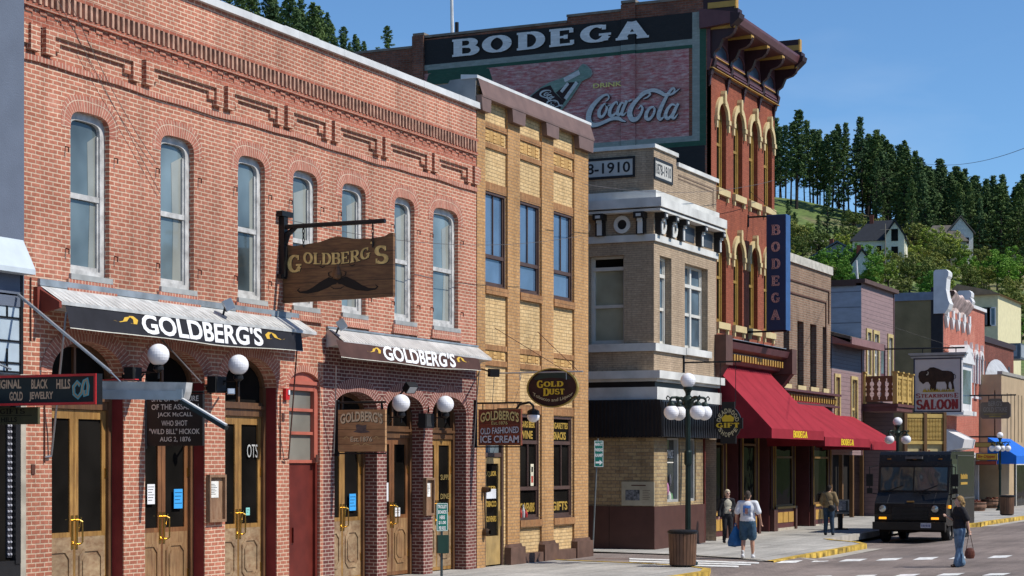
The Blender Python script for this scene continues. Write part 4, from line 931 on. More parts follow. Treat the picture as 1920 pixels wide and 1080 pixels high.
# coping
g = MB(); top = [(-.35, ZY+.15), (.0, ZY+.15), (.03, ZY+.08), (-.35, ZY+.05)]
Ps = lambda s, d, z: K(s, z, d)
def strip(g, a, b, prof):
    for (d0, z0), (d1, z1) in zip(prof, prof[1:]): g.face([Ps(a, d0, z0), Ps(b, d0, z0), Ps(b, d1, z1), Ps(a, d1, z1)])
strip(g, Y0, Y1+.08, [(0.02, ZY+.08), (.15, ZY-.33), (.15, ZY-.38), (0, ZY-.38)])
for a, b in pil:
    g.prism(K, [(a-.04, ZY-.34), (b+.05, ZY-.34), (b+.01, ZY-.70), (a+.02, ZY-.70)], 0, .14)
g.face([K(Y1+.08, ZY+.08, 0.02), K(Y1+.08, ZY-.33, .15), K(Y1+.08, ZY-.38, 0)]); cp = g.build('coping', M_brn, yb)
g = MB(); g.prism(Fr((XY_, Y0-.05, 0), (1, 0, 0), (0, 1, 0)), [(-.4, ZY+.06), (.03, ZY+.06), (.03, ZY+.13), (-.4, ZY+.17)], 0, Y1-Y0+.2); g.build('white_cap', M_coping, cp)
g = MB(); g.prism(Fr((0, Y0+.02, 0), (1, 0, 0), (0, -1, 0)), [(XY_-14, ZY-.62), (XY_-.02, ZY-.62), (XY_-.02, ZY+.1), (XY_-.7, ZY+.06), (XY_-.75, ZY-.02), (XY_-14, ZY-.02)], 0, .05); g.build('parapet_side', plain('grey_stucco', (.27, .27, .265), .85, var=.2), yb)
g = MB(); g.face([(XY_-.1, Y0, ZY-.3), (XY_-.1, Y1, ZY-.3), (XY_-18, Y1, ZY-.3), (XY_-18, Y0, ZY-.3)]); g.build('roof', plain('roof_tar', (.1, .1, .1)), yb)
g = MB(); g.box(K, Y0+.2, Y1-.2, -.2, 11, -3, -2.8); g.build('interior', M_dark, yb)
M_gu2 = glass('sky_window_glass', (.085, .14, .225), .05, .55, var=.25)
for k, q in enumerate(uh):
    sash(yb, K, q[0][0], q[1][0], 6.68, 8.95, 8.95, 1, .05, .06, M_bfr, M_gu2, rail=7.41, mull=1, sill=(.05, -.05, -.01, M_sillg), sashw=.05)
M_gl = plain('gold_window_lettering', (.42, .27, .05), .5)
words = [('CIGARS BEER', 'WINE', 'SOUVENIRS'), ('CIGARETTES', 'SNACKS', 'GIFTS')]
for k, q in enumerate(lh):
    s0, s1 = q[0][0], q[1][0]
    p = sash(yb, K, s0, s1, 1.06, 3.68, 3.68, 1, .06, .07, M_bfr, M_glass_dark, rail=1.84, mull=0, sill=(.05, .02, .01, M_bfr), sashw=.05)
    g = MB(); g.box(K, s0+.08, s1-.08, 2.95, 3.04, -.13, -.07); g.box(K, (s0+s1)/2-.02, (s0+s1)/2+.02, 1.86, 2.95, -.125, -.08); g.build('frame', M_bfr, p)
    g = MB(); sans(g, K, words[k][0], s0+.14, s1-.12, 3.36, 3.52, -.124, bold=.03); sans(g, K, words[k][1], s0+.25, s1-.25, 3.08, 3.28, -.124, bold=.03); sans(g, K, words[k][2], s0+.16, s1-.14, 1.25, 1.48, -.124, bold=.03); g.build('lettering', M_gl, p)
    if k == 0:
        g = MB(); g.box(K, s1-.38, s1-.2, 1.9, 2.45, -.125, -.12); g.box(K, s1-.34, s1-.24, 2.25, 2.38, -.12, -.118, m=1); g.box(K, s1-.35, s1-.23, 1.98, 2.15, -.12, -.118, m=2); g.box(K, s0+.12, s0+.2, 1.95, 2.2, -.125, -.12, m=3)
        tag(g.build('window_poster', [plain('cream_paper', (.7, .66, .5)), M_dark, plain('poster_red', (.4, .06, .04)), plain('poster_green', (.35, .6, .05))], loc=K(s1, 1.9, -.2)), 'small cream poster in the left of the two ground floor windows of the yellow building', 'poster')
        for j, (dx, hh, cc) in enumerate(((.1, .25, (.35, .04, .03)), (.3, .32, (.5, .5, .5)), (.5, .2, (.4, .03, .03)))):
            g = MB(); g.lathe(K(s0+.15+dx*.8, 1.12, -.10), [(.04, 0), (.05, hh*.5), (.02, hh*.8), (.02, hh)], 8); tag(g.build('souvenir', plain('souvenir'+str(j), cc, .4), loc=K(s0+.15+dx*.8, 1.12, -.10)), ['red', 'white', 'short dark red'][j]+' souvenir standing in the left shop window of the yellow building', 'souvenir')
# door
g = MB(); o = [(ds, -.02), (de, -.02), (de, 3.25), (ds, 3.25)]; i_ = [(ds+.07, .0), (de-.07, .0), (de-.07, 3.18), (ds+.07, 3.18)]; g.ring(K, o, i_, rc-.16, rc-.02); g.box(K, ds, de, 2.62, 2.72, rc-.15, rc-.03); g.build('door_frame', M_bfr, yb)
g = MB(); g.box(K, ds+.07, de-.07, 2.72, 3.18, rc-.12, rc-.1); g.build('transom_window', glass('pale_transom', (.16, .2, .22), .1), yb)
g = MB(); a, b = ds+.08, de-.08; o = [(a, .03), (b, .03), (b, 2.61), (a, 2.61)]; h = [(a+.1, .72), (b-.1, .72), (b-.1, 2.46), (a+.1, 2.46)]; g.wall(K, o, [h], rc-.06, .05); dr = g.build('door', wood('pale_oak', (.50, .35, .14), (.40, .26, .10), (24, 24, 2), .45), yb)
g = MB(); g.box(K, a+.1, b-.1, .72, 2.46, rc-.12, rc-.1); g.build('pane', M_glass_dark, dr)
g = MB()
for j, tx in enumerate(('LIQUOR', 'BEER', 'TOBACCO', 'SOUVENIRS')): z = 2.2-j*.36; sans(g, K, tx, a+.14, b-.14, z-.06, z+.08, rc-.097, bold=.03)
g.build('lettering', M_gl, dr)
g = MB(); g.tube(K(b-.05, .95, rc-.02), K(b-.05, 1.35, rc-.02), .018); g.build('handle', M_brass, dr)
g = MB(); g.box(K, a+.16, b-.16, 1.62, 1.85, rc-.097, rc-.094); tag(g.build('paper_notice', plain('paper_w', (.7, .72, .75)), loc=K(a, 1.6, rc)), 'small white notice on the narrow pale wooden door of the yellow building', 'notice')
# pipe fittings beside the door
c = onX(912, 918, XY_+.1); g = MB(); g.lathe(c-Vector((.1, 0, 0)), [(.07, 0), (.07, .12), (.05, .2)], 10, ax=(1, 0, 0)); c2 = onX(914, 998, XY_+.1); g.lathe(c2-Vector((.1, 0, 0)), [(.09, 0), (.09, .1), (.06, .16)], 10, ax=(1, 0, 0)); g.tube(c-Vector((.05, 0, 0)), c2-Vector((.05, 0, 0)), .02)
tag(g.build('standpipe', plain('dark_bronze', (.09, .06, .04), .4, .6), loc=c2), 'dark bronze fire standpipe beside the narrow pale wooden door', 'standpipe')
g = MB(); g.box(K, ds-.12, ds-.02, 1.0, 2.3, rc, rc+.06) if False else None
# oval sign
Yo = SY(931, XY_)
M_oval = plain('dark_oval_face', (.045, .016, .012), .5, var=.4, vs=5)
xa, xb = SX(988, Yo), SX(1084, Yo); zc = onY(1036, 727, Yo).z; rz_ = onY(1036, 690, Yo).z-zc; rx = (xb-xa)/2; cx = (xa+xb)/2
t = thing('hanging_sign', 'dark oval sign with a gold rim and gold capitals on the yellow building', 'sign', (cx, Yo, zc-rz_)); F = FY(Yo)
el = lambda k: [(cx+rx*k*math.cos(2*math.pi*i/40), zc+rz_*k*math.sin(2*math.pi*i/40)) for i in range(40)]
g = MB(); g.prism(F, el(.97), -.05, 0); g.build('board', M_oval, t); g = MB(); g.ring(F, el(1), el(.945), -.07, .025); g.build('rim', plain('gilded_rim', (.45, .33, .08), .35, .3), t)
g = MB(); g.ribbon(lambda x, y, d: F(cx+x*rx, zc+y*rz_, .003), [(-.7, .45), (-.4, .62), (0, .68), (.4, .62), (.7, .45)], [.1, .3, .34, .3, .1]); g.build('painted_landscape', plain('murky_green', (.03, .045, .035), .5), t)
g = MB(); slab(g, F, 'G', cx-.60*rx, cx-.34*rx, zc-.0*rz_, zc+.38*rz_, .006, .26, .12); slab(g, F, 'OLD', cx-.33*rx, cx+.42*rx, zc+.06*rz_, zc+.32*rz_, .006, .26, .12); slab(g, F, 'D', cx-.36*rx, cx-.12*rx, zc-.40*rz_, zc-.02*rz_, .006, .26, .12); slab(g, F, 'UST', cx-.12*rx, cx+.48*rx, zc-.34*rz_, zc-.06*rz_, .006, .26, .12)
g.build('lettering', plain('bright_gold', (.72, .48, .04), .4, var=.08), t)
g = MB(); sans(g, F, 'Tobacco and Liquor', cx-.76*rx, cx+.80*rx, zc-.62*rz_, zc-.40*rz_, .006, warp=lambda x, y: (x, y-1.5*(1-(2*x-1)**2)+.9), bold=.01); g.build('script', plain('pale_gold2', (.62, .52, .30)), t)
g = MB(); A = onY(931, 700, Yo); B = onY(1093, 703, Yo); g.tube(Vector((XY_, Yo, A.z)), Vector((B.x, Yo, A.z)), .02); 
for p in (SX(975, Yo), SX(1062, Yo)): g.tube(Vector((p, Yo, A.z)), Vector((p, Yo, zc+rz_*.4)), .012)
g.build('hanging_pipe', plain('light_steel', (.42, .45, .48), .35, .5), t)
g = MB(); g.path([onX(928, 615, XY_), Vector((SX(1062, Yo), Yo, A.z))], .008, 4); g.path([onX(1008, 622, XY_), Vector((SX(1085, Yo), Yo, A.z))], .008, 4); g.build('guy_wire', M_rust, t)
# black gooseneck globe lamp
c = onY(1000, 781, Yo+.1); t = thing('wall_lamp', 'black gooseneck lamp with a white half globe beside the ice cream sign', 'lamp', (XY_, Yo+.1, c.z))
g = MB(); g.sphere(c-Vector((0, 0, 0)), .15, 20, sc=(1, 1, .95)); g.build('globe', M_globe, t)
g = MB(); g.path([Vector((XY_+rc, Yo+.1, c.z+.18)), Vector((c.x-.45, Yo+.1, c.z+.18)), Vector((c.x-.35, Yo+.1, c.z+.30)), Vector((c.x-.1, Yo+.1, c.z+.34)), Vector((c.x, Yo+.1, c.z+.26)), Vector((c.x, Yo+.1, c.z+.1))], .03, 8); g.lathe(c+Vector((0, 0, .04)), [(.155, 0), (.14, .1), (.04, .15)], 14); g.build('arm', M_black, t)
# ------------------------------------------------------------------ TAN CORNER BUILDING 1878-1910
XC = -19.0; Q = FX(XC); CY0 = SY(1226, XC); CY1 = SY(1343, XC); QL = FY(CY0)
M_tan = brick('tan_brick', (.40, .295, .195), (.46, .345, .235), (.30, .225, .16), bw=.30, bh=.062, ms=.007, grime=.18)
M_tanr = brick('rough_tan_brick', (.42, .31, .16), (.26, .17, .09), (.24, .19, .13), bw=.26, bh=.10, ms=.01, grime=.25, bias=-.2)
M_wst = plain('white_painted_stone', (.62, .61, .57), .6, var=.25, vs=1.5)
M_whf = plain('cream_window_paint', (.62, .60, .54), .5, var=.1)
M_dbr = plain('dark_brown_tile', (.085, .038, .030), .5, var=.15)
M_blkp = plain('black_metal_fascia', (.018, .018, .02), .4, var=.15)
cb = thing('brick_building', 'tan brick corner building with white cornices, ringed frieze and the dates 1878-1910', 'building', (XC, CY0, 0))
WL = XC-16.0     # depth of the side wall
zc_ = 4.95
fA = (SY(1237, XC), SY(1259, XC)); fB = (SY(1284, XC), SY(1327, XC)); lW = (SX(1104, CY0), SX(1170, CY0)); lW2 = (lW[0]-3.6, lW[1]-3.6)
def rc4(a, b, z0, z1): return [(a, z0), (b, z0), (b, z1), (a, z1)]
g = MB(); g.wall(Q, rc4(CY0, CY1, 3.2, 11.1), [rc4(fA[0], fA[1], 5.86, 8.38), rc4(fB[0], fB[1], 5.86, 8.36)], 0, .3)
g.wall(QL, rc4(WL, XC, 3.2, 11.1), [rc4(lW[0], lW[1], 5.86, 8.38), rc4(lW2[0], lW2[1], 5.86, 8.38)], 0, .3)
yr = SY(1268, XC)
g.box(Q, CY0, yr, 11.1, 11.36, -.35, 0); g.box(QL, XC-5.6, XC-.35, 11.1, 11.36, -.35, 0)
g.face([(XC, CY1, -.3), (XC-16, CY1, -.3), (XC-16, CY1, 11.1), (XC, CY1, 11.1)])
g.build('wall', M_tan, cb)
g = MB(); lwA = (SY(1251, XC), SY(1275, XC)); lwB = (SY(1294, XC), SY(1305, XC))
g.wall(Q, rc4(CY0, SY(1318, XC), 1.25, 3.25), [rc4(lwA[0], lwA[1], 1.35, 3.2), rc4(lwB[0], lwB[1], 1.35, 3.2)], .0, .2); g.wall(QL, rc4(WL, XC, 1.25, 3.25), [], 0, .1); g.build('ground_floor_wall', M_tanr, cb)
g = MB(); g.box(Q, CY0, SY(1320, XC), -.3, 1.25, -.3, .03); g.box(QL, WL, XC+.03, -.3, 1.25, 0, .03); 
for k in range(6): xk = XC-1.35-k*1.4; g.box(QL, xk, xk+.012, -.3, 1.24, .03, .034, m=1)
g.build('brown_base', [M_dbr, M_dark], cb)
# copings, cornices (L-shaped runs)
def run(name, z0, z1, d, mat, wl=WL, y1=CY1, x1=None):
    g = MB(); g.box(Q, CY0, y1, z0, z1, -.3, d); g.box(QL, wl, XC+d, z0, z1, .0, d); return g.build(name, mat, cb)
run('coping', 11.36, 11.47, .06, M_wst, XC-5.7, yr+.05); g = MB(); g.box(Q, yr+.05, CY1+.1, 11.1, 11.22, -.3, .06); g.build('coping', M_wst, cb)
g = MB(); g.box(QL, WL, XC-5.7, 11.1, 11.2, -.3, .06); g.build('coping', M_wst, cb)
run('upper_ledge', 9.95, 10.16, .10, M_wst); run('cornice', 9.66, 9.92, .35, M_wst); run('cornice_soffit', 9.55, 9.62, .30, M_wst)
run('white_band', 8.74, 8.93, .07, M_wst)
g = MB(); g.box(Q, CY0, fB[0]-.12, 5.64, 5.86, -.2, .09); g.box(QL, WL, XC+.09, 5.64, 5.86, 0, .09); g.build('sill_band', M_wst, cb)
run('lower_cornice', 4.86, 5.08, .28, M_wst); run('lower_cornice_step', 4.78, 4.86, .14, M_wst); run('black_band', 4.62, 4.78, .05, M_blkp); run('white_fascia', 4.27, 4.62, .16, M_wst)
# black sheet awning band
yA = SY(1318, XC); g = MB(); g.prism(Fr((0, CY0-.3, 0), (1, 0, 0), (0, 1, 0)), [(XC, 4.266), (XC+.3, 4.25), (XC+.38, 3.22), (XC, 3.22)], 0, yA+.9-CY0)
g.box(QL, WL, XC-.005, 3.22, 4.262, 0, .3)
for k in range(48): x = XC+.36-k*.12; g.box(QL, x-.03, x, 3.2, 4.25, .3, .33)
for k in range(28): y = CY0-.28+k*.2; g.box(Q, y, y+.012, 3.22, 4.2, .36, .395)
g.build('black_fascia', M_blkp, cb)
g = MB(); g.box(Q, CY0-.05, SY(1330, XC), 2.9, 3.22, -.05, .06); 
# frieze: brackets, rings, panels
def bracket(F, s, parent, w=.26):
    g = MB(); g.box(F, s-w/2, s+w/2, 8.93, 9.55, 0, .16); g.box(F, s-w/2-.03, s+w/2+.03, 9.38, 9.555, 0, .30); g.build('bracket', M_blk, parent)
    g = MB(); ww = w*.28
    for (z0, z1, d0, d1) in ((8.95, 9.3, .165, .185), (9.3, 9.42, .2, .24), (9.42, 9.5, .305, .32)): g.box(F, s-ww, s+ww, z0, z1, d0-.02, d1)
    g.build('bracket_face', M_wst, parent)
def ringd(F, s, parent):
    c = lambda r: [(s+r*math.cos(2*math.pi*i/24), 9.24+r*math.sin(2*math.pi*i/24)) for i in range(24)]
    g = MB(); g.ring(F, c(.25), c(.14), 0, .06); o = g.build('frieze_ring', M_wst, parent); g = MB(); g.poly(F, c(.14), .02); g.build('dark_disc', M_blk, o)
bw = [SX(p, CY0) for p in (1128, 1204)]
pit = bw[1]-bw[0]
for k in range(-7, 2): bracket(QL, bw[0]+pit*k, cb)
for k in range(-7, 1): ringd(QL, bw[0]+pit*(k+.52), cb)
for p in (1231, 1252, 1272, 1307, 1341): bracket(Q, SY(p, XC), cb, .22)
for p in (1241, 1262): ringd(Q, SY(p, XC), cb)
for a, b in ((1279, 1301), (1313, 1335)):
    g = MB(); g.box(Q, SY(a, XC), SY(b, XC), 9.02, 9.45, 0, .02); g.build('frieze_panel', plain('slate_panel', (.05, .055, .065), .4), cb)
g = MB(); g.box(Q, CY0+.35, CY1, 8.93, 9.55, -.0, .004); g.build('frieze', M_tan, cb) if False else None
# parapet sunk frame on the right part: its shadow lines as thin dark strips
g = MB(); a, b = yr+.15, CY1-.25
for (z, d) in ((10.85, 0), (10.75, 1)): g.box(Q, a, b-d*.12, z, z+.035, -.01, .012)
g.box(Q, b-.03, b, 10.3, 10.88, -.01, .013); g.box(Q, b-.15, b-.12, 10.3, 10.78, -.01, .012); g.build('parapet_shadow_strips', plain('tan_shadow_strip', (.20, .14, .10), .8), cb)
# windows
def cwin(F, a, b, z0, z1, dbl, M_g, rail, tr):
    p = sash(cb, F, a, b, z0, z1, z1, 1, .2, .07, M_whf, M_g, rail=rail, mull=0, sashw=.04)
    g = MB(); g.box(F, a+.06, b-.06, tr-.05, tr+.05, -.30, -.18)
    if dbl: g.box(F, (a+b)/2-.07, (a+b)/2+.07, z0+.05, z1-.05, -.31, -.19)
    g.build('mullion', M_whf, p); return p
M_gc = glass('corner_window_glass', (.10, .15, .19), .06, .5)
cwin(Q, fA[0], fA[1], 5.86, 8.38, False, M_gc, 6.9, 7.85); cwin(Q, fB[0], fB[1], 5.86, 8.36, True, M_gc, 6.9, 7.75)
g = MB(); g.box(Q, fB[0]-.1, fB[1]+.12, 5.66, 5.86, -.2, .10); g.build('window_sill', M_wst, cb)
M_gcl = glass('dusty_curtained_glass', (.30, .30, .22), .3, .3, var=.35)
for q in (lW, lW2):
    p = cwin(QL, q[0], q[1], 5.86, 8.38, False, M_gcl, 6.95, 8.02)
    g = MB(); g.box(QL, q[0]+.07, q[1]-.07, 8.05, 8.3, -.265, -.26); g.build('transom_glass', M_glass_dark, p)
for q in (lwA, lwB):
    g = MB(); g.box(Q, q[0], q[1], 1.35, 3.2, -.19, -.17); p = g.build('shop_window', glass('shop_window_corner', (.05, .055, .05), .05, .5), cb)
    g = MB(); g.ring(Q, rc4(*q, 1.35, 3.2), rc4(q[0]+.08, q[1]-.08, 1.43, 3.15), -.17, -.05); g.build('frame', plain('grey_metal_frame', (.36, .36, .34), .5), p)
g = MB(); sans(g, Q, 'HANDMADE', lwA[0]+.1, lwA[1]-.12, 2.62, 2.86, -.165, bold=.02); g.box(Q, lwA[0]+.1, lwA[1]-.12, 2.48, 2.51, -.166, -.163)
tag(g.build('window_lettering', M_let, loc=Q(lwA[0], 2.6, -.16)), 'white lettering on the ground floor window of the tan corner building', 'lettering')
for k, (dy, z, r, col) in enumerate(((.25, 1.75, .14, (.5, .2, .35)), (.45, 1.5, .16, (.6, .6, .55)), (.7, 1.45, .12, (.15, .35, .15)), (.55, 2.0, .1, (.1, .1, .12)))):
    g = MB(); g.lathe(Q(lwA[0]+.1+dy*.8, z-.2, -.12), [(r*.2, 0), (r*.5, .1), (r*.45, .25), (r*.2, .36)], 10); tag(g.build('shop_display_item', plain('display'+str(k), col, .6), loc=Q(lwA[0]+dy, z, -.15)), ['pink cloth bundle', 'pale vase', 'small green vase', 'small black jar'][k]+' displayed in the corner shop window', 'display item')
# date stones
def datestone(F, s0, s1, z0, z1, ts, te):
    g = MB(); g.box(F, s0, s1, z0, z1, -.02, .015); p = g.build('date_panel', plain('date_panel_white', (.50, .49, .45), .7, var=.15), cb)
    g = MB(); g.ring(F, rc4(s0-.05, s1+.05, z0-.05, z1+.05), rc4(s0+.02, s1-.02, z0+.02, z1-.02), 0, .03); g.build('border', M_blk, p)
    g = MB(); h = z1-z0; sans(g, F, '1878-1910', ts, te, z0+h*.2, z0+h*.82, .018, bold=.018); g.build('numerals', M_blk, p)
datestone(QL, SX(1056, CY0), SX(1188, CY0), 10.62, 11.12, SX(1062, CY0), SX(1182, CY0))
datestone(Q, SY(1219.0+8, XC), SY(1259, XC), 10.55, 11.05, SY(1229, XC), SY(1257, XC))
# framed history panel low on the side wall
x0, x1 = SX(1166, CY0), SX(1229, CY0)-.03; g = MB(); g.box(QL, x0, x1, 1.27, 1.95, 0, .03); hp = g.build('history_panel', plain('cream_panel', (.42, .38, .27), .6), loc=QL(x0, 1.3, 0)); tag(hp, 'cream history panel with an old grey photograph on the shaded side of the corner building', 'sign')
g = MB(); g.box(QL, x0+.12, x0+.55, 1.42, 1.72, .03, .034); g.build('old_photograph', plain('grey_photo', (.16, .17, .18), .5, var=.8, vs=16), hp)
g = MB()
for k in range(6): g.box(QL, x0+.64, x1-.12-.04*(k % 2), 1.70-k*.05, 1.71-k*.05, .03, .033)
g.box(QL, x0+.3, x1-.25, 1.83, 1.86, .03, .033); g.build('caption', M_rust, hp)
# recessed shop entrance at the right end
e0, e1 = SY(1320, XC), SY(1347, XC)
g = MB(); g.box(Q, e0, e1+.02, -.3, 3.2, -.45, -.40); g.box(Q, e0-.02, e0+.05, -.1, 3.25, -.4, .03); g.build('entrance_wall', M_maroon, cb)
g = MB(); a, b = e0+.12, e1-.16; al = plain('aluminium', (.34, .32, .30), .4, .4)
g.ring(Q, rc4(a, b, .0, 2.5), rc4(a+.07, b-.09, .18, 2.42), -.40, -.34); g.box(Q, a+.05, b-.05, 1.18, 1.24, -.38, -.34); g.box(Q, b-.0, b+.12, 0, 3.2, -.4, -.33); dr = g.build('door', al, cb)
g = MB(); g.box(Q, a+.06, b-.08, .18, 2.42, -.385, -.375); g.build('pane', M_glass_dark, dr)
g = MB(); g.box(Q, e0-.05, e1+.3, 3.2, 4.3, -.9, -.1); g.build('entrance_ceiling', M_dark, cb)
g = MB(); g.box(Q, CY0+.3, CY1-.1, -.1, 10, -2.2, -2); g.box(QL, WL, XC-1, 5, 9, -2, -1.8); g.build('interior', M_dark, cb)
g = MB(); g.face([(XC-.1, CY0+.1, 10.7), (XC-.1, CY1, 10.7), (XC-16, CY1, 10.7), (XC-16, CY0+.1, 10.7)]); g.build('roof', plain('roof_tar', (.1, .1, .1)), cb)
# ------------------------------------------------------------------ THREE-STOREY RED BRICK HOTEL-LIKE BUILDING WITH PAINTED SIDE WALL
XB = -19.33; B = FX(XB); BY0 = 55.95; BY1 = SY(1452, XB); BLf = FY(BY0)
M_rb = brick('deep_red_brick', (.27, .075, .040), (.33, .095, .050), (.25, .08, .05), bw=.22, bh=.066, ms=.006, grime=.18)
M_rbs = brick('side_red_brick', (.20, .07, .04), (.30, .11, .065), (.20, .14, .11), bw=.22, bh=.075, ms=.01, grime=.5, gs=.6, patch=((.10, .06, .05), .9, .5, .6))
M_hood = plain('cream_stone_hood', (.58, .46, .24), .65, var=.12)
M_ofr = plain('ochre_window_frame', (.30, .19, .05), .5, var=.2)
M_plum = plain('plum_cornice_paint', (.115, .045, .048), .45, var=.2)
M_plumd = plain('dark_plum_paint', (.04, .016, .018), .5, var=.2)
M_och = plain('ochre_trim', (.46, .27, .06), .5, var=.15)
bb = thing('brick_building', 'tall red brick building with bracketed plum cornice and faded painted advertisement on its side', 'building', (XB, BY0, 0))
cols = [(1344, 1361), (1375, 1392), (1404.5, 1420.5), (1432, 1447.5)]
CW = [(SY(a, XB), SY(b, XB)) for a, b in cols]
m = sum(b-a for a, b in CW)/4; CW = [((a+b)/2-m/2, (a+b)/2+m/2) for a, b in CW]
H3 = [outline(a, b, 11.1, 13.35, 13.8, 1.0, 16) for a, b in CW]; H2 = [outline(a, b, 6.9, 9.15, 9.6, 1.0, 16) for a, b in CW]
ZB = 16.7
g = MB(); g.wall(B, rc4(BY0, BY1, 5.4, ZB-.9), H3+H2, 0, .3); g.face([(XB, BY1, -.3), (XB-22, BY1, -.3), (XB-22, BY1, ZB-.3), (XB, BY1, ZB-.3)]); g.build('front_wall', M_rb, bb)
# side wall with stepped parapet
xs_ = lambda p: SX(p, BY0)
XL0 = xs_(787); side = [(xs_(560)-6, 3), (XB, 3), (XB, ZB+.15), (xs_(1192), ZB+.15), (xs_(1192), 16.95), (xs_(1165), 16.95), (xs_(1165), 16.72), (xs_(1063), 16.68), (xs_(1063), 16.55), (xs_(796), 16.48), (xs_(796), 16.62), (xs_(775), 16.62), (xs_(775), 16.22), (xs_(560)-6, 16.22)]
g = MB(); g.prism(BLf, side, -.4, 0); sw = g.build('side_wall', M_rbs, bb)
g = MB()
for a, b in (((560-60), 775), (775, 796), (796, 1063), (1063, 1165), (1165, 1192), (1192, 1325)):
    xa, xb = xs_(a), xs_(b); zt = {775: 16.22, 796: 16.62, 1063: 16.52, 1165: 16.70, 1192: 16.95, 1325: 16.85}[b]; g.box(BLf, xa, xb, zt, zt+.08, -.45, .04)
g.build('parapet_cap', plain('weathered_cap', (.20, .17, .14), .9, var=.35, vs=4), sw)
for a, b, z, e in ((1165, 1192, 16.9, .05), (775, 796, 16.6, .10)): g = MB(); g.box(BLf, xs_(a), xs_(b), 3, z, 0, e); g.build('side_pilaster', M_rbs, sw)
M_pblk = painted_brick('black_wall_paint', (.014, .013, .013), (.07, .055, .05), .35, 3, .55)
M_ppink = painted_brick('faded_pink_paint', (.46, .11, .115), (.68, .52, .48), .85, 2.2, .42, under=(.38, .16, .12))
M_pgrey = painted_brick('grey_green_paint', (.26, .30, .265), (.38, .37, .34), .5, 3, .45)
M_pgrn = painted_brick('green_wall_paint', (.02, .085, .05), (.08, .12, .09), .5, 3, .5)
XLb = XL0; XRb = xs_(1312)
def strip2(g, x0, x1, z0, z1, d, m=0):
    """paint band that follows the two shallow piers of the wall"""
    pa, pb = xs_(1165), xs_(1192)
    segs = [(x0, min(x1, pa), 0), (max(x0, pa), min(x1, pb), .05), (max(x0, pb), x1, 0)]
    for a, b, o in segs:
        if b > a: g.face([BLf(a, z0, d+o), BLf(b, z0, d+o), BLf(b, z1, d+o), BLf(a, z1, d+o)], m=m)
    for p in (pa, pb):
        if x0 < p < x1: g.face([BLf(p+(-.004 if p == pa else .004), z0, 0), BLf(p+(-.004 if p == pa else .004), z0, .05+d), BLf(p+(-.004 if p == pa else .004), z1, .05+d), BLf(p+(-.004 if p == pa else .004), z1, 0)], m=m)
g = MB(); strip2(g, XLb, XRb, 15.62, 16.44, .006); strip2(g, XLb-.0, xs_(1322), 8.0, 12.30, .006); black = g.build('painted_black_band', M_pblk, sw)
g = MB(); strip2(g, XLb+.05, XRb-.35, 12.62, 15.33, .006); pink = g.build('painted_pink_ground', M_ppink, sw)
g = MB(); strip2(g, XLb, XRb, 15.44, 15.62, .006); strip2(g, XRb-.24, XRb, 12.45, 15.44, .0065); strip2(g, XRb-.24, XRb, 15.62, 16.44, .0075); strip2(g, XLb, XRb-.24, 12.45, 12.62, .0065); g.build('painted_grey_border', M_pgrey, sw)
g = MB(); strip2(g, XLb+.3, XRb-.24, 15.33, 15.44, .0062); strip2(g, XRb-.0, xs_(1324), 12.3, 16.5, .0062); strip2(g, XLb, xs_(1324), 12.30, 12.45, .0058)
cx, cz, rr = xs_(860), 12.9, xs_(937)-xs_(860)
g.poly(BLf, [(cx+rr*math.cos(R(a)), min(15.33, cz+3.6*math.sin(R(a)))) for a in range(0, 181, 6)], .008); g.build('painted_green', M_pgrn, sw)
# big painted capitals
M_wl = painted_brick('white_wall_lettering', (.74, .74, .72), (.25, .15, .12), .35, 5, .60)
pier = lambda s: .052
FB = lambda s, z, d: BLf(s, z, d+pier(s))
g = MB(); slab(g, FB, 'BODEGA', xs_(853)-.08, xs_(1213)+.08, 15.80, 16.34, .012, .26, .13, gap=.16, warp=lambda x, y: (x, y+.0*x)); g.build('painted_name', M_wl, sw)
def zpt(x, y): p = onY(980+x/5.4, 90+y/5.4, BY0); return (p.x, p.z)
def spline(pts, wd, n=6):
    out = []; ow = []
    P = [pts[0]]+list(pts)+[pts[-1]]; 
    for i in range(1, len(P)-2):
        for j in range(n):
            t = j/n; q = []
            for c in (0, 1):
                a, b, c2, d = P[i-1][c], P[i][c], P[i+1][c], P[i+2][c]; q.append(.5*((2*b)+(-a+c2)*t+(2*a-5*b+4*c2-d)*t*t+(-a+3*b-3*c2+d)*t**3))
            out.append(tuple(q)); ow.append(wd[i-1]+(wd[i]-wd[i-1])*t)
    out.append(pts[-1]); ow.append(wd[-1]); return out, ow
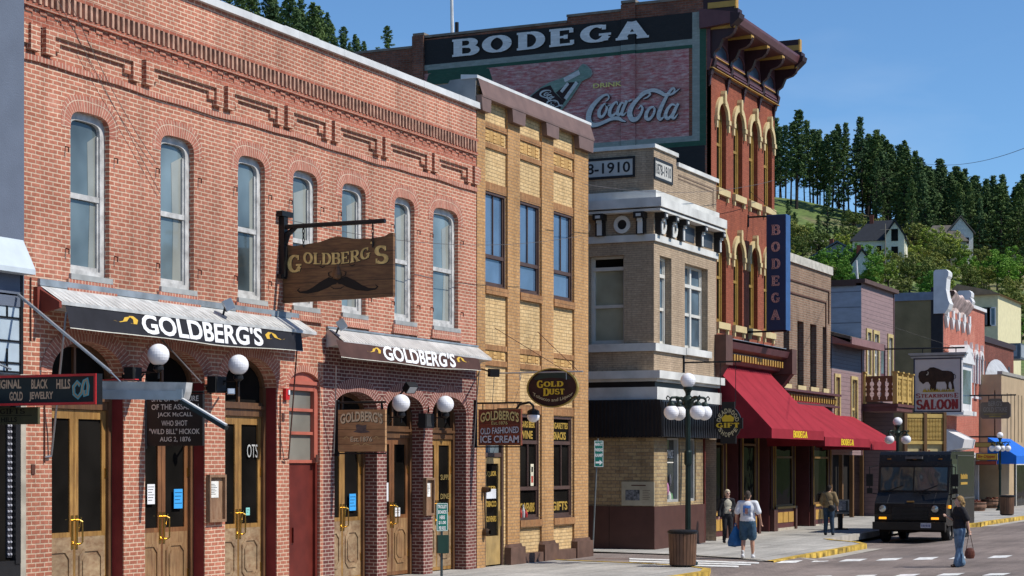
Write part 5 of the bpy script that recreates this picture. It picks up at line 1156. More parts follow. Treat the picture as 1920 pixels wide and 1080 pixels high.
STK = [([(848, 545), (880, 515), (872, 480), (828, 486), (768, 535), (712, 600), (680, 670), (678, 735), (705, 778), (760, 780), (830, 755), (905, 722), (975, 716), (1012, 735), (1055, 750)], [6, 14, 16, 22, 34, 46, 52, 52, 46, 36, 30, 30, 34, 24, 4]),
       ([(850, 560), (815, 590), (785, 640), (785, 690), (812, 700), (845, 660), (862, 605), (850, 570), (870, 590), (905, 575)], [10, 24, 34, 34, 26, 24, 22, 16, 12, 8]),
       ([(970, 580), (960, 548), (925, 575), (895, 625), (890, 675), (915, 690), (955, 660), (985, 625)], [10, 16, 26, 34, 34, 26, 16, 10]),
       ([(1040, 570), (1010, 560), (980, 610), (968, 660), (985, 680), (1020, 640), (1050, 560)], [12, 18, 28, 32, 26, 18, 14]),
       ([(1065, 535), (1030, 610), (1012, 668), (1030, 680), (1062, 650)], [26, 30, 30, 20, 6]),
       ([(1080, 545), (1112, 525)], [16, 16]),
       ([(1232, 520), (1275, 500), (1300, 470), (1272, 455), (1225, 478), (1165, 530), (1112, 600), (1092, 670), (1118, 725), (1165, 720), (1205, 670), (1222, 615), (1205, 590), (1180, 620)], [8, 14, 18, 22, 26, 34, 44, 50, 46, 36, 26, 22, 16, 8]),
       ([(1165, 520), (1215, 465), (1275, 440), (1340, 432), (1400, 452), (1450, 478), (1490, 462)], [8, 22, 30, 34, 36, 30, 14]),
       ([(1340, 600), (1300, 610), (1265, 660), (1260, 710), (1290, 725), (1330, 680), (1345, 630), (1335, 605)], [14, 24, 34, 36, 28, 24, 22, 16]),
       ([(1520, 470), (1548, 430), (1530, 412), (1490, 455), (1445, 535), (1405, 620), (1385, 690), (1402, 725), (1440, 700)], [8, 16, 20, 26, 32, 38, 40, 30, 8]),
       ([(1470, 485), (1530, 465), (1600, 415)], [14, 20, 5]),
       ([(1560, 590), (1520, 575), (1475, 625), (1455, 685), (1478, 718), (1520, 680), (1555, 605)], [12, 20, 30, 36, 28, 22, 18]),
       ([(1585, 565), (1548, 640), (1525, 700), (1545, 715), (1580, 670)], [24, 30, 30, 18, 5])]
M_scr = painted_brick('script_lettering_paint', (.62, .63, .61), (.44, .36, .34), .6, 5, .5)
for dd, ex, dx, mt, nm in ((.014, 10, 6, painted_brick('script_outline_paint', (.06, .03, .03), (.12, .06, .06), .5, 4, .5), 'painted_script_shadow'), (.024, 0, 0, M_scr, 'painted_script')):
    g = MB()
    for k, (pts, wd) in enumerate(STK):
        p2, w2 = spline([(x+dx, y+dx) for x, y in pts], [w+ex for w in wd])
        sc = abs(zpt(1, 0)[0]-zpt(0, 0)[0])
        P3 = [zpt(*p) for p in p2]; g.ribbon(lambda x, z, d: FB(x, z, d), P3, [w*sc for w in w2], dd+.0006*k)
    g.build(nm, mt, sw)
g = MB(); a = zpt(722, 412); b = zpt(1012, 340); sans(g, FB, 'DRINK', a[0], b[0], a[1], b[1], .02, bold=.02, warp=lambda x, y: (x, y+.0)); g.build('painted_word', painted_brick('faded_yellow_paint', (.80, .68, .20), (.60, .40, .2), .5, 5, .6), sw)
# painted bottle
def bpoly(name, pts, d, mat): g = MB(); g.poly(FB, [zpt(*p) for p in pts], d); return g.build(name, mat, sw)
bot = [(615, 172), (650, 190), (695, 232), (705, 272), (690, 300), (648, 320), (600, 345), (560, 410), (500, 500), (440, 580), (390, 640), (250, 700), (90, 640), (60, 520), (110, 470), (200, 400), (290, 350), (440, 298), (560, 228), (590, 190)]
bpoly('bottle_outline', [(x+(x-400)*.035, y+(y-420)*.05) for x, y in bot], .010, M_pgrey)
bpoly('painted_bottle', bot, .012, painted_brick('bottle_green_paint', (.15, .26, .20), (.32, .38, .33), .6, 3, .4))
dk = painted_brick('dark_cola_paint', (.03, .012, .012), (.09, .05, .05), .5, 3, .5)
bpoly('painted_drink', [(470, 352), (578, 345), (500, 450), (430, 552), (345, 455)], .0145, dk)
bpoly('painted_label', [(195, 412), (290, 380), (330, 450), (430, 550), (385, 625), (250, 680), (100, 620), (75, 520), (110, 478)], .0145, dk)
g = MB(); k = 0
for (ox, oy, sc_) in ((215, 395, .33), (270, 505, .30)):
    for pts, wd in (STK[:5] if oy < 450 else STK[6:]):
        bx = 660 if oy < 450 else 1080
        R_ = [((p[0]-bx)*sc_, (p[1]-560)*sc_) for p in pts]; a = R(42); q = [(ox+x*math.cos(a)-y*math.sin(a)*1+10, oy+x*math.sin(a)+y*math.cos(a)+20) for x, y in R_]
        p2, w2 = spline(q, [w*sc_ for w in wd], 4); s_ = abs(zpt(1, 0)[0]-zpt(0, 0)[0]); g.ribbon(lambda x, z, d: FB(x, z, d), [zpt(*p) for p in p2], [w*s_ for w in w2], .02+.0006*k); k += 1
for (a, b, w) in (((585, 250), (430, 330), 9), ((470, 360), (400, 450), 6), ((560, 350), (440, 520), 7)):
    g.ribbon(lambda x, z, d: FB(x, z, d), [zpt(*a), zpt(*b)], [w*.017]*2, .02+.0006*k); k += 1
g.build('painted_label_script', M_scr, sw)
g = MB(); g.face([(XB-.3, BY0, 15.6), (XB-.3, BY1, 15.6), (XB-22, BY1, 15.6), (XB-22, BY0, 15.6)]); g.build('roof', plain('roof_tar', (.1, .1, .1)), bb)
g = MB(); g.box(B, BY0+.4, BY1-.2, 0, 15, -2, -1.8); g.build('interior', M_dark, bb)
# roof mast and pipe
p = onY(849, 70, BY0+3); g = MB(); g.tube(p-Vector((0, 0, 1)), onY(846, -60, BY0+3), .07, .05, 8); tag(g.build('roof_mast', M_coping, loc=p), 'tall thin white mast on the roof of the tall red building', 'mast')
p = onY(856.5, 70, BY0+2); g = MB(); g.tube(p-Vector((0, 0, 1)), onY(856.5, 42, BY0+2), .07, .07, 8); tag(g.build('vent_pipe', M_black, loc=p), 'short black vent pipe beside the white roof mast', 'pipe')
# windows with hoods
for lev, HH in ((3, H3), (2, H2)):
    z0, zs, zt = (11.1, 13.35, 13.8) if lev == 3 else (6.9, 9.15, 9.6)
    for a, b in CW:
        pn = sash(bb, B, a, b, z0, zs, zt, 1.0, .14, .10, M_ofr, M_glass_dark, rail=(z0+zt)/2+.1, sashw=.09, mull=0)
        g = MB(); c = (a+b)/2; o = outline(a-.17, b+.17, zs-.12, zs, zt+.22, 1.0, 18)[2:]; i_ = outline(a-.005, b+.005, zs-.12, zs, zt+.005, 1.0, 18)[2:]; g.ring(B, o, i_, 0, .09, closed=False)
        g.box(B, a-.22, a-.02, zs-.14, zs-.0, 0, .11); g.box(B, b+.02, b+.22, zs-.14, zs-.0, 0, .11); g.box(B, a-.18, a-.06, zs-.38, zs-.14, 0, .08); g.box(B, b+.06, b+.18, zs-.38, zs-.14, 0, .08)
        g.prism(B, [(c-.06, zt-.02), (c+.06, zt-.02), (c+.09, zt+.30), (c+.05, zt+.40), (c-.05, zt+.40), (c-.09, zt+.30)], 0, .16); g.build('stone_hood', M_hood, pn)
        g = MB(); g.box(B, a-.12, b+.12, z0-.20, z0, -.1, .12); g.box(B, a-.08, a+.02, z0-.36, z0-.2, 0, .08); g.box(B, b-.02, b+.08, z0-.36, z0-.2, 0, .08); g.build('sill', M_hood, pn)
# main cornice
cyl = BY0-.15; cyr = BY1+.25
g = MB(); Fc = Fr((XB, 0, 0), (1, 0, 0), (0, 1, 0))
g.prism(Fc, [(0, 15.9), (.85, 15.98), (.92, 16.02), (.98, 16.2), (.98, 16.28), (.8, 16.32), (-.2, 16.5), (-.2, 15.9)], cyl, cyr); g.build('cornice_shelf', M_plum, bb)
g = MB(); g.prism(Fc, [(0, 14.62), (.06, 14.62), (.1, 14.72), (.16, 14.95), (.1, 15.0), (.1, 15.9), (0, 15.9)], BY0, BY1+.02); g.build('cornice_frieze', M_plum, bb)
g = MB(); g.box(B, BY0, BY1+.02, 14.68, 14.70, .07, .19); g.build('frieze_bead', M_och, bb)
nb = 5; bs = [BY0+.18+(BY1-BY0-.36)*k/(nb-1) for k in range(nb)]
for k, s in enumerate(bs):
    g = MB(); n = 10; prof = [(0, 14.45), (.10, 14.50), (.13, 14.62), (.2, 14.78), (.24, 14.95), (.18, 15.05), (.2, 15.18), (.34, 15.28), (.4, 15.42), (.46, 15.55), (.7, 15.62), (.82, 15.72), (.9, 15.9), (0, 15.9)]
    g.prism(Fc, prof, s-.10, s+.10); g.prism(Fc, [(0, 14.15), (.05, 14.2), (.09, 14.5), (0, 14.5)], s-.05, s+.05); br = g.build('cornice_bracket', M_plumd, bb)
    g = MB(); g.box(Fc, .08, .88, 15.86, 15.975, s-.13, s+.13); g.build('bracket_cap', M_och, br)
    if k < nb-1:
        c = (s+bs[k+1])/2; w = (bs[k+1]-s)/2-.2
        g = MB(); o = outline(c-w, c+w, 15.08, 15.35, 15.62, 1, 12); i_ = outline(c-w+.07, c+w-.07, 15.15, 15.33, 15.55, 1, 12); g.ring(B, o, i_, .1, .15); pf = g.build('frieze_panel', M_plum, bb)
        g = MB(); g.poly(B, i_, .105); g.build('panel_glass', plain('slate_glass', (.045, .06, .085), .3), pf); g = MB(); g.box(B, c-w, c+w, 15.06, 15.085, .1, .17); g.build('panel_bead', M_och, pf)
        g = MB()
        for dz in (.0, .1): g.box(B, c-w-.05, c+w+.05, 14.74+dz, 14.79+dz, .1, .21-dz*.2)
        g.build('moulding', M_plum, pf)
for s, nm in ((BY0-.02, 'l'), (BY1-.18, 'r')):     # tall end blocks above the shelf
    g = MB(); g.box(Fc, -.1, 1.04, 16.12, 16.40, s-.12, s+.30); g.box(Fc, -.1, .9, 16.40, 16.85, s-.04, s+.20); g.prism(Fc, [(.8, 15.85), (1.08, 16.1), (1.12, 16.25), (.8, 16.3)], s-.14, s+.32); eb = g.build('end_block', M_plumd, bb)
    g = MB(); g.box(Fc, .05, .94, 16.48, 16.66, s-.06, s+.22); g.box(Fc, .9, .96, 16.42, 16.86, s-.03, s+.19); g.build('end_block_trim', M_och, eb)
# ground-floor cornice
g = MB(); lc0, lc1 = BY0-.1, SY(1488, XB+.6)
g.prism(Fc, [(0, 5.55), (.25, 5.6), (.35, 5.75), (.35, 5.95), (.55, 6.05), (.62, 6.25), (.0, 6.35)], lc0, lc1); g.build('shop_cornice', M_plum, bb)
g = MB(); g.box(Fc, 0, .70, 5.5, 6.42, lc0-.15, lc0+.5); g.prism(Fc, [(0, 4.7), (.3, 5.0), (.62, 5.5), (0, 5.5)], lc0-.1, lc0+.4); g.build('shop_cornice_end', plain('brown_stone_paint', (.12, .06, .045), .6), bb); g = MB(); g.box(Fc, 0, .70, 5.5, 6.35, lc1-.5, lc1+.05); g.prism(Fc, [(0, 4.9), (.3, 5.1), (.62, 5.5), (0, 5.5)], lc1-.4, lc1); g.build('shop_cornice_end', plain('brown_stone_paint', (.12, .06, .045), .6), bb)
s = lc0+.6
while s < lc1-.6:
    g = MB(); g.box(Fc, .34, .45, 5.70, 5.90, s, s+.12); g.build('dentil', M_och, bb); s += .27
g = MB(); g.box(Fc, 0, .5, 6.35, 6.37, lc0+.5, lc1-.5); g.build('lead_top', plain('lead_flashing', (.3, .3, .3)), bb)
# shopfront (deep shade): bulkheads, columns, glazing
gY = gz(58)
def shopfront(root, F, a, b, n, z0, zt, dep=-1.2):
    g = MB(); g.box(F, a, b, z0-.3, zt, dep-.1, dep-.05); g.box(F, a, b, zt-.02, zt+.2, dep, 0.0); g.build('shop_back', M_plumd, root)
    for k in range(n+1):
        s = a+(b-a)*k/n; g = MB(); g.box(F, s-.10, s+.10, z0-.3, z0+.85, -.25, .06); g.tube(F(s, z0+.85, -.06), F(s, zt, -.06), .05, .045, 8); g.box(F, s-.09, s+.09, zt-.3, zt, -.15, .03); g.build('iron_column', M_dbr, root)
        g = MB(); g.tube(F(s+.09, z0+.85, -.02), F(s+.09, zt, -.02), .018, n=6); g.build('column_bead', plain('gilt_bead', (.5, .32, .08), .4, .3), root)
    for k in range(n):
        s0 = a+(b-a)*k/n+.14; s1 = a+(b-a)*(k+1)/n-.14
        if k % 2 == 0:
            g = MB(); g.box(F, s0, s1, z0+.12, z0+.78, -.12, 0); bk = g.build('bulkhead', plain('plum_bulkhead', (.10, .03, .03), .5), root)
            g = MB(); g.box(F, s0-.02, s1+.02, z0+.78, z0+.86, -.14, .06); g.build('ledge', M_och, bk); g = MB(); g.box(F, s0, s1, z0-.3, z0+.12, -.1, .02); g.build('stone_foot', plain('pale_stone', (.42, .38, .31)), bk)
            for j in range(3): w = (s1-s0-.2)/3; g = MB(); g.box(F, s0+.08+j*(w+.03), s0+.08+j*(w+.03)+w-.04, z0+.30, z0+.66, 0, .02); g.build('bulkhead_panel', M_och, bk)
            g = MB(); g.box(F, s0, s1, z0+.86, zt-.05, -.10, -.08); p = g.build('shop_window', M_glass_dark, root); g = MB(); g.ring(F, rc4(s0, s1, z0+.86, zt-.05), rc4(s0+.07, s1-.07, z0+.93, zt-.14), -.08, -.03); g.box(F, s0, s1, zt-.95, zt-.88, -.08, -.03); g.build('frame', plain('ochre_brown_frame', (.16, .09, .03), .5), p)
        else:
            g = MB(); g.box(F, s0, s0+.06, z0, zt, dep, -.1); g.box(F, s1-.06, s1, z0, zt, dep, -.1); g.box(F, s0+.1, s1-.1, z0-.3, z0+.6, dep, dep+.3); g.build('recess_side', plain('plum_bulkhead', (.10, .03, .03)), root)
            g = MB(); g.box(F, s0+.2, s1-.2, z0+.9, zt-.5, dep+.02, dep+.05); p = g.build('shop_door', M_glass_dark, root); g = MB(); g.ring(F, rc4(s0+.1, s1-.1, z0, zt-.4), rc4(s0+.2, s1-.2, z0+.6, zt-.5), dep, dep+.07); g.build('frame', M_och, p)
g = MB(); g.box(B, BY0, BY1, 4.0, 5.5, -.3, 0); g.build('shop_fascia', M_plumd, bb)
shopfront(bb, B, BY0+.15, BY1-.1, 4, .05, 4.0)
# ------------------------------------------------------------------ red awnings
M_red = plain('red_canvas', (.29, .026, .038), .9, var=.14, vs=1.6, spec=.12, bmp=.05, bs=1.1)
def awning(label, y0, y1, ztop, zlow, d, text=None, root=None, tpos=(.35, .62), Xw=XB):
    F = FX(Xw); t = thing('awning', label, 'awning', (Xw, (y0+y1)/2, zlow), 'red canvas shop awnings in a row'); n = 14
    g = MB()
    for k in range(n):
        a = y0+(y1-y0)*k/n; b = y0+(y1-y0)*(k+1)/n; sg = lambda x: -.05*math.sin(math.pi*((x-y0)/(y1-y0)*4 % 1))
        g.face([F(a, ztop, .02), F(b, ztop, .02), F(b, zlow+.30, d), F(a, zlow+.30, d)])
        g.face([F(a, zlow+.30, d), F(b, zlow+.30, d), F(b, zlow, d), F(a, zlow, d)])
    cl = g.build('canvas', M_red, t)
    for k in range(1, 5):
        y = y0+(y1-y0)*k/5; g = MB(); g.face([F(y-.012, ztop, .03), F(y+.012, ztop, .03), F(y+.012, zlow+.30, d+.006), F(y-.012, zlow+.30, d+.006)]); g.build('seam', plain('red_canvas_seam', (.22, .013, .022), .9), cl)
    g = MB()
    for y in (y0, y1): g = MB(); g.face([F(y, ztop, .02), F(y, zlow+.30, d-.001), F(y, zlow, d-.001), F(y, zlow, 0)]); g.build('side_panel', plain('red_canvas_side', (.20, .014, .022), .85), t)
    g = MB()
    for y in (y0+.05, (y0+y1)/2, y1-.05): g.tube(F(y, zlow+.1, 0), F(y, zlow+.2, d-.05), .018); g.tube(F(y, ztop-.1, 0), F(y, zlow+.28, d-.04), .015)
    g.build('frame', M_black, t)
    if text: g = MB(); L = y1-y0; slab(g, F, text, y0+L*tpos[0], y0+L*tpos[1], zlow+.05, zlow+.26, d+.006, .26, .12); g.build('lettering', plain('yellow_lettering', (.80, .58, .02), .6, var=.05), cl)
    return t
awning('large red canvas awning with yellow lettering, nearest of the red awnings', SY(1447, XB+2.0), SY(1545, XB+2.0), 5.62, 3.24, 2.0, 'BODEGA', tpos=(.39, .66))
awning('second red canvas awning from the lamp post, with yellow lettering on its lower edge', SY(1546, XB+2.0)+.05, SY(1631, XB+2.0), 4.75, 3.05, 2.0, 'BODEGA', tpos=(.34, .62))
awning('far red canvas awning above the roof edge of the black truck', SY(1631, XB+1.8)+.05, SY(1684, XB+1.8), 4.3, 2.98, 1.8)
# ------------------------------------------------------------------ BROWN BRICK BUILDING WITH SLIT WINDOWS
E0 = BY1+.02; E1 = SY(1559, XB)
M_bb = brick('brown_brick', (.22, .125, .075), (.30, .18, .115), (.30, .24, .18), bw=.24, bh=.085, ms=.014, grime=.25)
eb = thing('brick_building', 'two-storey brown brick building with narrow slit windows behind the blue vertical sign', 'building', (XB, E0, 0))
sl_ = [(1470, 1481), (1496, 1508), (1520, 1532), (1543.5, 1551)]
SW = [(SY(a, XB), SY(b, XB)) for a, b in sl_]
g = MB(); g.wall(B, rc4(E0, E1, 4.0, 9.55), [rc4(a, b, 5.25, 7.55) for a, b in SW], -.02, .3); g.face([B(E1, -.3, -.02), B(E1, 9.55, -.02), B(E1, 9.55, -15), B(E1, -.3, -15)]); g.build('wall', M_bb, eb)
g = MB()
for (e, z) in ((.35, 8.9), (.75, 8.45)): g.box(B, E0+.2, E1-e, z, z+.05, -.02, .02); g.box(B, E1-e-.05, E1-e, z-1.2, z+.04, -.02, .022)
g.build('brick_moulding', plain('dark_brown_brick', (.10, .05, .035), .8), eb)
g = MB(); g.box(B, E0, E1+.02, 9.55, 9.85, -.35, .06); g.build('coping', plain('pale_concrete_cap', (.50, .47, .40), .8, var=.3, vs=4), eb)
for a, b in SW:
    g = MB(); g.box(B, a, b, 5.25, 7.55, -.25, -.22); p = g.build('slit_window', M_glass_dark, eb); g = MB(); g.box(B, a-.1, b+.1, 5.08, 5.25, -.2, .05); g.build('sill', M_hood, p)
g = MB(); g.box(B, E0+.1, E1+.15, 4.98, 5.06, -.0, .35); g.box(B, E0+.1, E1+.15, 4.55, 4.62, 0, .3); g.box(B, E0, E1, 4.55, 5.0, -.02, .12); g.build('shop_cornice', M_plum, eb)
s = E0+.3
while s < E1: g = MB(); g.box(B, s, s+.12, 4.68, 4.90, .1, .22); g.build('dentil', M_och, eb); s += .32
g = MB(); g.box(B, E0, E1, 3.6, 4.55, -.3, 0); g.build('shop_fascia', M_plumd, eb); shopfront(eb, B, E0+.1, E1-.1, 3, .12, 3.6)
g = MB(); g.face([(XB-.3, E0, 9.3), (XB-.3, E1, 9.3), (XB-15, E1, 9.3), (XB-15, E0, 9.3)]); g.build('roof', plain('roof_tar', (.1, .1, .1)), eb)
# vertical blade sign
YV = SY(1401, XB)+.05; F = FY(YV-.2); xa, xb = SX(1437, YV-.2), SX(1472.5, YV-.2); z1 = onY(1455, 404, YV-.2).z; z0 = onY(1455, 619, YV-.2).z
t = thing('blade_sign', 'tall dark blue vertical sign with bulb-studded pink capitals reading downward', 'sign', ((xa+xb)/2, YV, z0))
g = MB(); g.box(F, xa, xb, z0, z1, -.5, 0); g.build('cabinet', plain('navy_sign_paint', (.018, .032, .085), .4, var=.1), t)
g = MB(); g.box(F, xb, xb+.02, z0, z1, -.5, .0); g.box(F, xa, xb+.02, z1, z1+.03, -.5, .01); g.build('edge', plain('blue_sign_edge', (.035, .09, .24), .4), t)
g = MB(); g2 = MB(); cxs = (xa+xb)/2; hh = (z1-z0)
for k, ch in enumerate('BODEGA'):
    zc = z1-hh*(.125+k*.148); slab(g, F, ch, cxs-.14, cxs+.14, zc-.155, zc+.155, .02, .26, .16)
    S, w_ = glyph(ch)
    for pts in S:
        for i in range(len(pts)-1):
            L = math.hypot(pts[i+1][0]-pts[i][0], pts[i+1][1]-pts[i][1]); n = max(1, int(L/.16))
            if len(pts) > 6 and i % 3: continue
            for j in range(n):
                x = pts[i][0]+(pts[i+1][0]-pts[i][0])*(j+.5)/n; y = pts[i][1]+(pts[i+1][1]-pts[i][1])*(j+.5)/n
                g2.sphere(F(cxs-.14+.28*x/w_, zc-.155+.31*y, .035), .016, 6)
g.build('letters', plain('salmon_letters', (.62, .33, .29), .6), t); g2.build('bulbs', plain('dark_bulbs', (.05, .03, .05), .3), t)
g = MB()
for z in (z1+.02, z0-.02): g.tube(Vector((XB, YV, z)), Vector((xb, YV, z)), .03)
g.tube(B(YV, z1+.1, .02), B(YV, z1-.3, .02), .03); g.tube(Vector((XB, YV+.2, z1+.9)), Vector((xb-.2, YV, z1)), .008); g.build('bracket', M_black, t)
# round gift shop sign
Yg = SY(1281, XC); F = FY(Yg); xa, xb = SX(1341, Yg), SX(1389, Yg); zt = onY(1365, 762, Yg).z; zb = onY(1365, 824, Yg).z; cx = (xa+xb)/2; cz = (zt+zb)/2; rz2 = (zt-zb)/2; rx2 = (xb-xa)/2
t = thing('hanging_sign', 'round black gift shop sign with gold lettering around a painted gold basket', 'sign', (cx, Yg, zb))
ell = lambda k: [(cx+rx2*k*math.cos(2*math.pi*i/36), cz+rz2*k*math.sin(2*math.pi*i/36)) for i in range(36)]
g = MB(); g.prism(F, ell(1), -.08, 0); g.box(F, cx-rx2*.5, cx+rx2*.5, cz+rz2*.6, cz+rz2*1.28, -.07, -.01); g.box(F, cx-rx2*.6, cx+rx2*.6, cz-rz2*1.25, cz-rz2*.6, -.07, -.01); g.box(F, cx+rx2*.8, cx+rx2*1.12, cz-rz2*.35, cz+rz2*.3, -.07, -.01); g.box(F, cx-rx2*1.12, cx-rx2*.8, cz-rz2*.35, cz+rz2*.3, -.07, -.01); g.build('board', M_blk, t)
g = MB(); slab(g, F, 'GIFT', cx-rx2*.9, cx+rx2*.9, cz-rz2*.28, cz+.0*rz2, .01, .28, .14); 
g.poly(F, [(cx+rx2*x, cz+rz2*y) for x, y in ((-.42, .08), (.42, .08), (.5, .3), (.3, .42), (.18, .5), (0, .45), (-.2, .52), (-.35, .4), (-.5, .3))], .006); g.build('gold_lettering', plain('bright_gold', (.72, .48, .04)), t)
g = MB()
def around(text, r, a0, a1, h, flip=False):
    for i, ch in enumerate(text):
        a = R(a0+(a1-a0)*i/(len(text)-1)); ca, sa = math.cos(a), math.sin(a)
        up = Vector((ca, sa)) if not flip else Vector((-ca, -sa)); rt = Vector((up.y, -up.x))
        def FF(s, z, d, a=a): q = Vector((r*ca, r*sa))+rt*s+up*z; return F(cx+rx2*q.x, cz+rz2*q.y, d)
        sans(g, FF, ch, -h*.38, h*.38, -h*.5, h*.5, .01, bold=.02)
around('DEADWOOD', .74, 165, 15, .30); around('SHOPPE', .72, 215, 325, .28, True); g.build('lettering', plain('pale_gold2', (.62, .52, .30)), t)
g = MB(); zbar = onX(1281, 680, XC).z; g.tube(Vector((XC, Yg, zbar)), Vector((xb, Yg, zbar)), .025); g.box(Q, Yg-.04, Yg+.04, zbar-.3, zbar+.25, 0, .04)
for x in (cx-rx2*.6, cx+rx2*.6): g.tube(Vector((x, Yg, zbar)), Vector((x, Yg, zt)), .01)
g.build('bracket', M_black, t)
# ------------------------------------------------------------------ PURPLE WOODEN BUILDING
XP = -19.33; P_ = FX(XP); U0 = E1+.02; U1 = SY(1615, XP); U2 = SY(1676, XP); PLf = FY(U1)
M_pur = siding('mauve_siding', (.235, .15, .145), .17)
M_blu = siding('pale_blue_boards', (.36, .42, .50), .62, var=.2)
M_eave_shadow = siding('eave_shadow_siding', (.12, .115, .13), .14)  # wing wall below the eave, with the eave's shadow put into its colour
M_ytr = plain('yellow_tan_trim', (.52, .40, .17), .6)
M_shin = plain('wood_shingles', (.13, .12, .10), .95, var=.5, vs=8, bmp=.03)
pb = thing('wooden_building', 'mauve clapboard wooden building with a pale blue side wall and yellow window trim', 'building', (XP, U1, 0))
zpt_ = 9.65
g = MB(); wU = [(1625, 1631.5), (1638, 1646), (1665, 1672)]
hs = [rc4(SY(a, XP), SY(b, XP), 6.05, 7.75) for a, b in wU]+[rc4(SY(1652, XP), SY(1660, XP), 5.2, 7.4)]
g.wall(P_, rc4(U1, U2, 5.0, zpt_), hs, 0, .15); g.face([P_(U2, 0, 0), P_(U2, zpt_, 0), P_(U2, zpt_, -16), P_(U2, 0, -16)]); g.build('front_wall', M_pur, pb)
g = MB(); g.box(PLf, XP-14, XP-.001, 7.0, zpt_-.1, -.05, 0); g.build('side_wall', M_blu, pb)
g = MB(); g.box(P_, U1-.12, U2+.15, zpt_, zpt_+.16, -.2, .18); g.box(PLf, XP-14, XP-.2, zpt_-.1, zpt_+.15, -.2, .1); g.build('cornice', plain('dark_brown_wood', (.10, .06, .05), .7), pb)
g = MB(); g.face([(XP-.1, U1, zpt_), (XP-.1, U2, zpt_), (XP-14, U2, zpt_), (XP-14, U1, zpt_)]); g.build('roof', plain('roof_tar', (.1, .1, .1)), pb)
g = MB(); lwp = [(1565.5, 1573), (1596, 1605.5)]
g.wall(P_, rc4(U0, U1, 2.8, 6.05), [rc4(SY(a, XP), SY(b, XP), 3.4, 5.75) for a, b in lwp], .0, .15); g.face([P_(U0, 0, 0), P_(U0, 7, 0), P_(U0, 7, -6), P_(U0, 0, -6)]); g.build('wing_wall', M_pur, pb)
g = MB(); g.box(P_, U0, U1, 6.05, 7.3, -.05, .0); g.build('wing_upper_wall', M_eave_shadow, pb)
g = MB(); Fp = Fr((XP, 0, 0), (1, 0, 0), (0, 1, 0)); g.prism(Fp, [(-3.4, 8.2), (.75, 7.12), (.75, 7.24), (-3.4, 8.34)], U0-.05, U1+.55); g.build('porch_roof', M_shin, pb)
g = MB(); g.prism(Fp, [(.72, 6.95), (.78, 6.95), (.78, 7.22), (.72, 7.20)], U0, U1+.6); g.prism(Fp, [(-.0, 7.0), (.72, 6.95), (.72, 7.0), (0, 7.28)], U0, U1+.4); g.build('fascia', plain('mauve_trim', (.24, .13, .125), .7), pb)
for a, b in wU: 
    pn = sash(pb, P_, SY(a, XP), SY(b, XP), 6.05, 7.75, 7.75, 1, .04, .05, M_whf, M_gc, rail=6.9, sashw=.04)
    g = MB(); g.ring(P_, rc4(SY(a, XP)-.13, SY(b, XP)+.13, 5.9, 7.9), rc4(SY(a, XP), SY(b, XP), 6.05, 7.75), 0, .05); g.build('trim', M_ytr, pn)
for a, b in lwp:
    pn = sash(pb, P_, SY(a, XP), SY(b, XP), 3.4, 5.75, 5.75, 1, .04, .05, M_ytr, M_gc, rail=4.6, sashw=.04)
    g = MB(); g.ring(P_, rc4(SY(a, XP)-.12, SY(b, XP)+.12, 3.28, 5.88), rc4(SY(a, XP), SY(b, XP), 3.4, 5.75), 0, .05); g.build('trim', M_ytr, pn)
g = MB(); a, b = SY(1652, XP), SY(1660, XP); g.box(P_, a, b, 5.2, 7.4, -.1, -.05); d_ = g.build('balcony_door', plain('dark_mauve_door', (.12, .05, .055), .5), pb); g = MB(); g.box(P_, a+.1, b-.1, 6.2, 7.2, -.05, -.04); g.build('pane', M_gc, d_)
g = MB(); g.box(P_, U1-.02, U1+.1, 2.8, 7.0, 0, .03); g.box(P_, U2-.1, U2, 5, zpt_, 0, .03); g.build('corner_board', M_plum, pb)
g = MB(); g.box(P_, U0, U2, -.1, 2.9, -2.0, -1.9); g.box(P_, U1, U2, 2.9, 5.0, -1.5, -1.4); g.build('shaded_storefront', M_dark, pb)  # near-black sheets: the storefront's shade under the balcony is in their colour
for k in range(4): g = MB(); s = U1+.2+(U2-U1-.4)*k/3; g.box(P_, s-.1, s+.1, 0, 5, -1.4, -1.25); g.build('store_post', plain('brown_post', (.13, .07, .03), .7), pb)
# balcony
bx = 1.35; ba, bt = 4.85, 5.95; by0, by1 = U1+.3, SY(1711, XP+bx)
bal = thing('balcony', 'ochre wooden balcony with cut-out balusters on the front of the mauve building', 'balcony', (XP, by0, ba))
M_bal = plain('ochre_balcony_paint', (.50, .34, .11), .6, var=.15); M_bals = plain('brown_balcony_paint', (.20, .09, .045), .6)
g = MB(); g.box(P_, by0, by1, ba-.3, ba, 0, bx); g.box(P_, by0-.05, by1+.05, ba-.12, ba-.02, 0, bx+.06); g.build('deck', plain('dark_plum_deck', (.12, .05, .05), .7), bal)
for (s, d) in ((by0, .06), (by0, bx), ((by0*2+by1)/3, bx), ((by0+by1*2)/3, bx), (by1, bx)):
    g = MB(); g.box(P_, s-.09, s+.09, ba, bt+.12, d-.15, d+.03); g.box(P_, s-.13, s+.13, bt+.12, bt+.18, d-.19, d+.07); g.build('post', M_bal, bal)
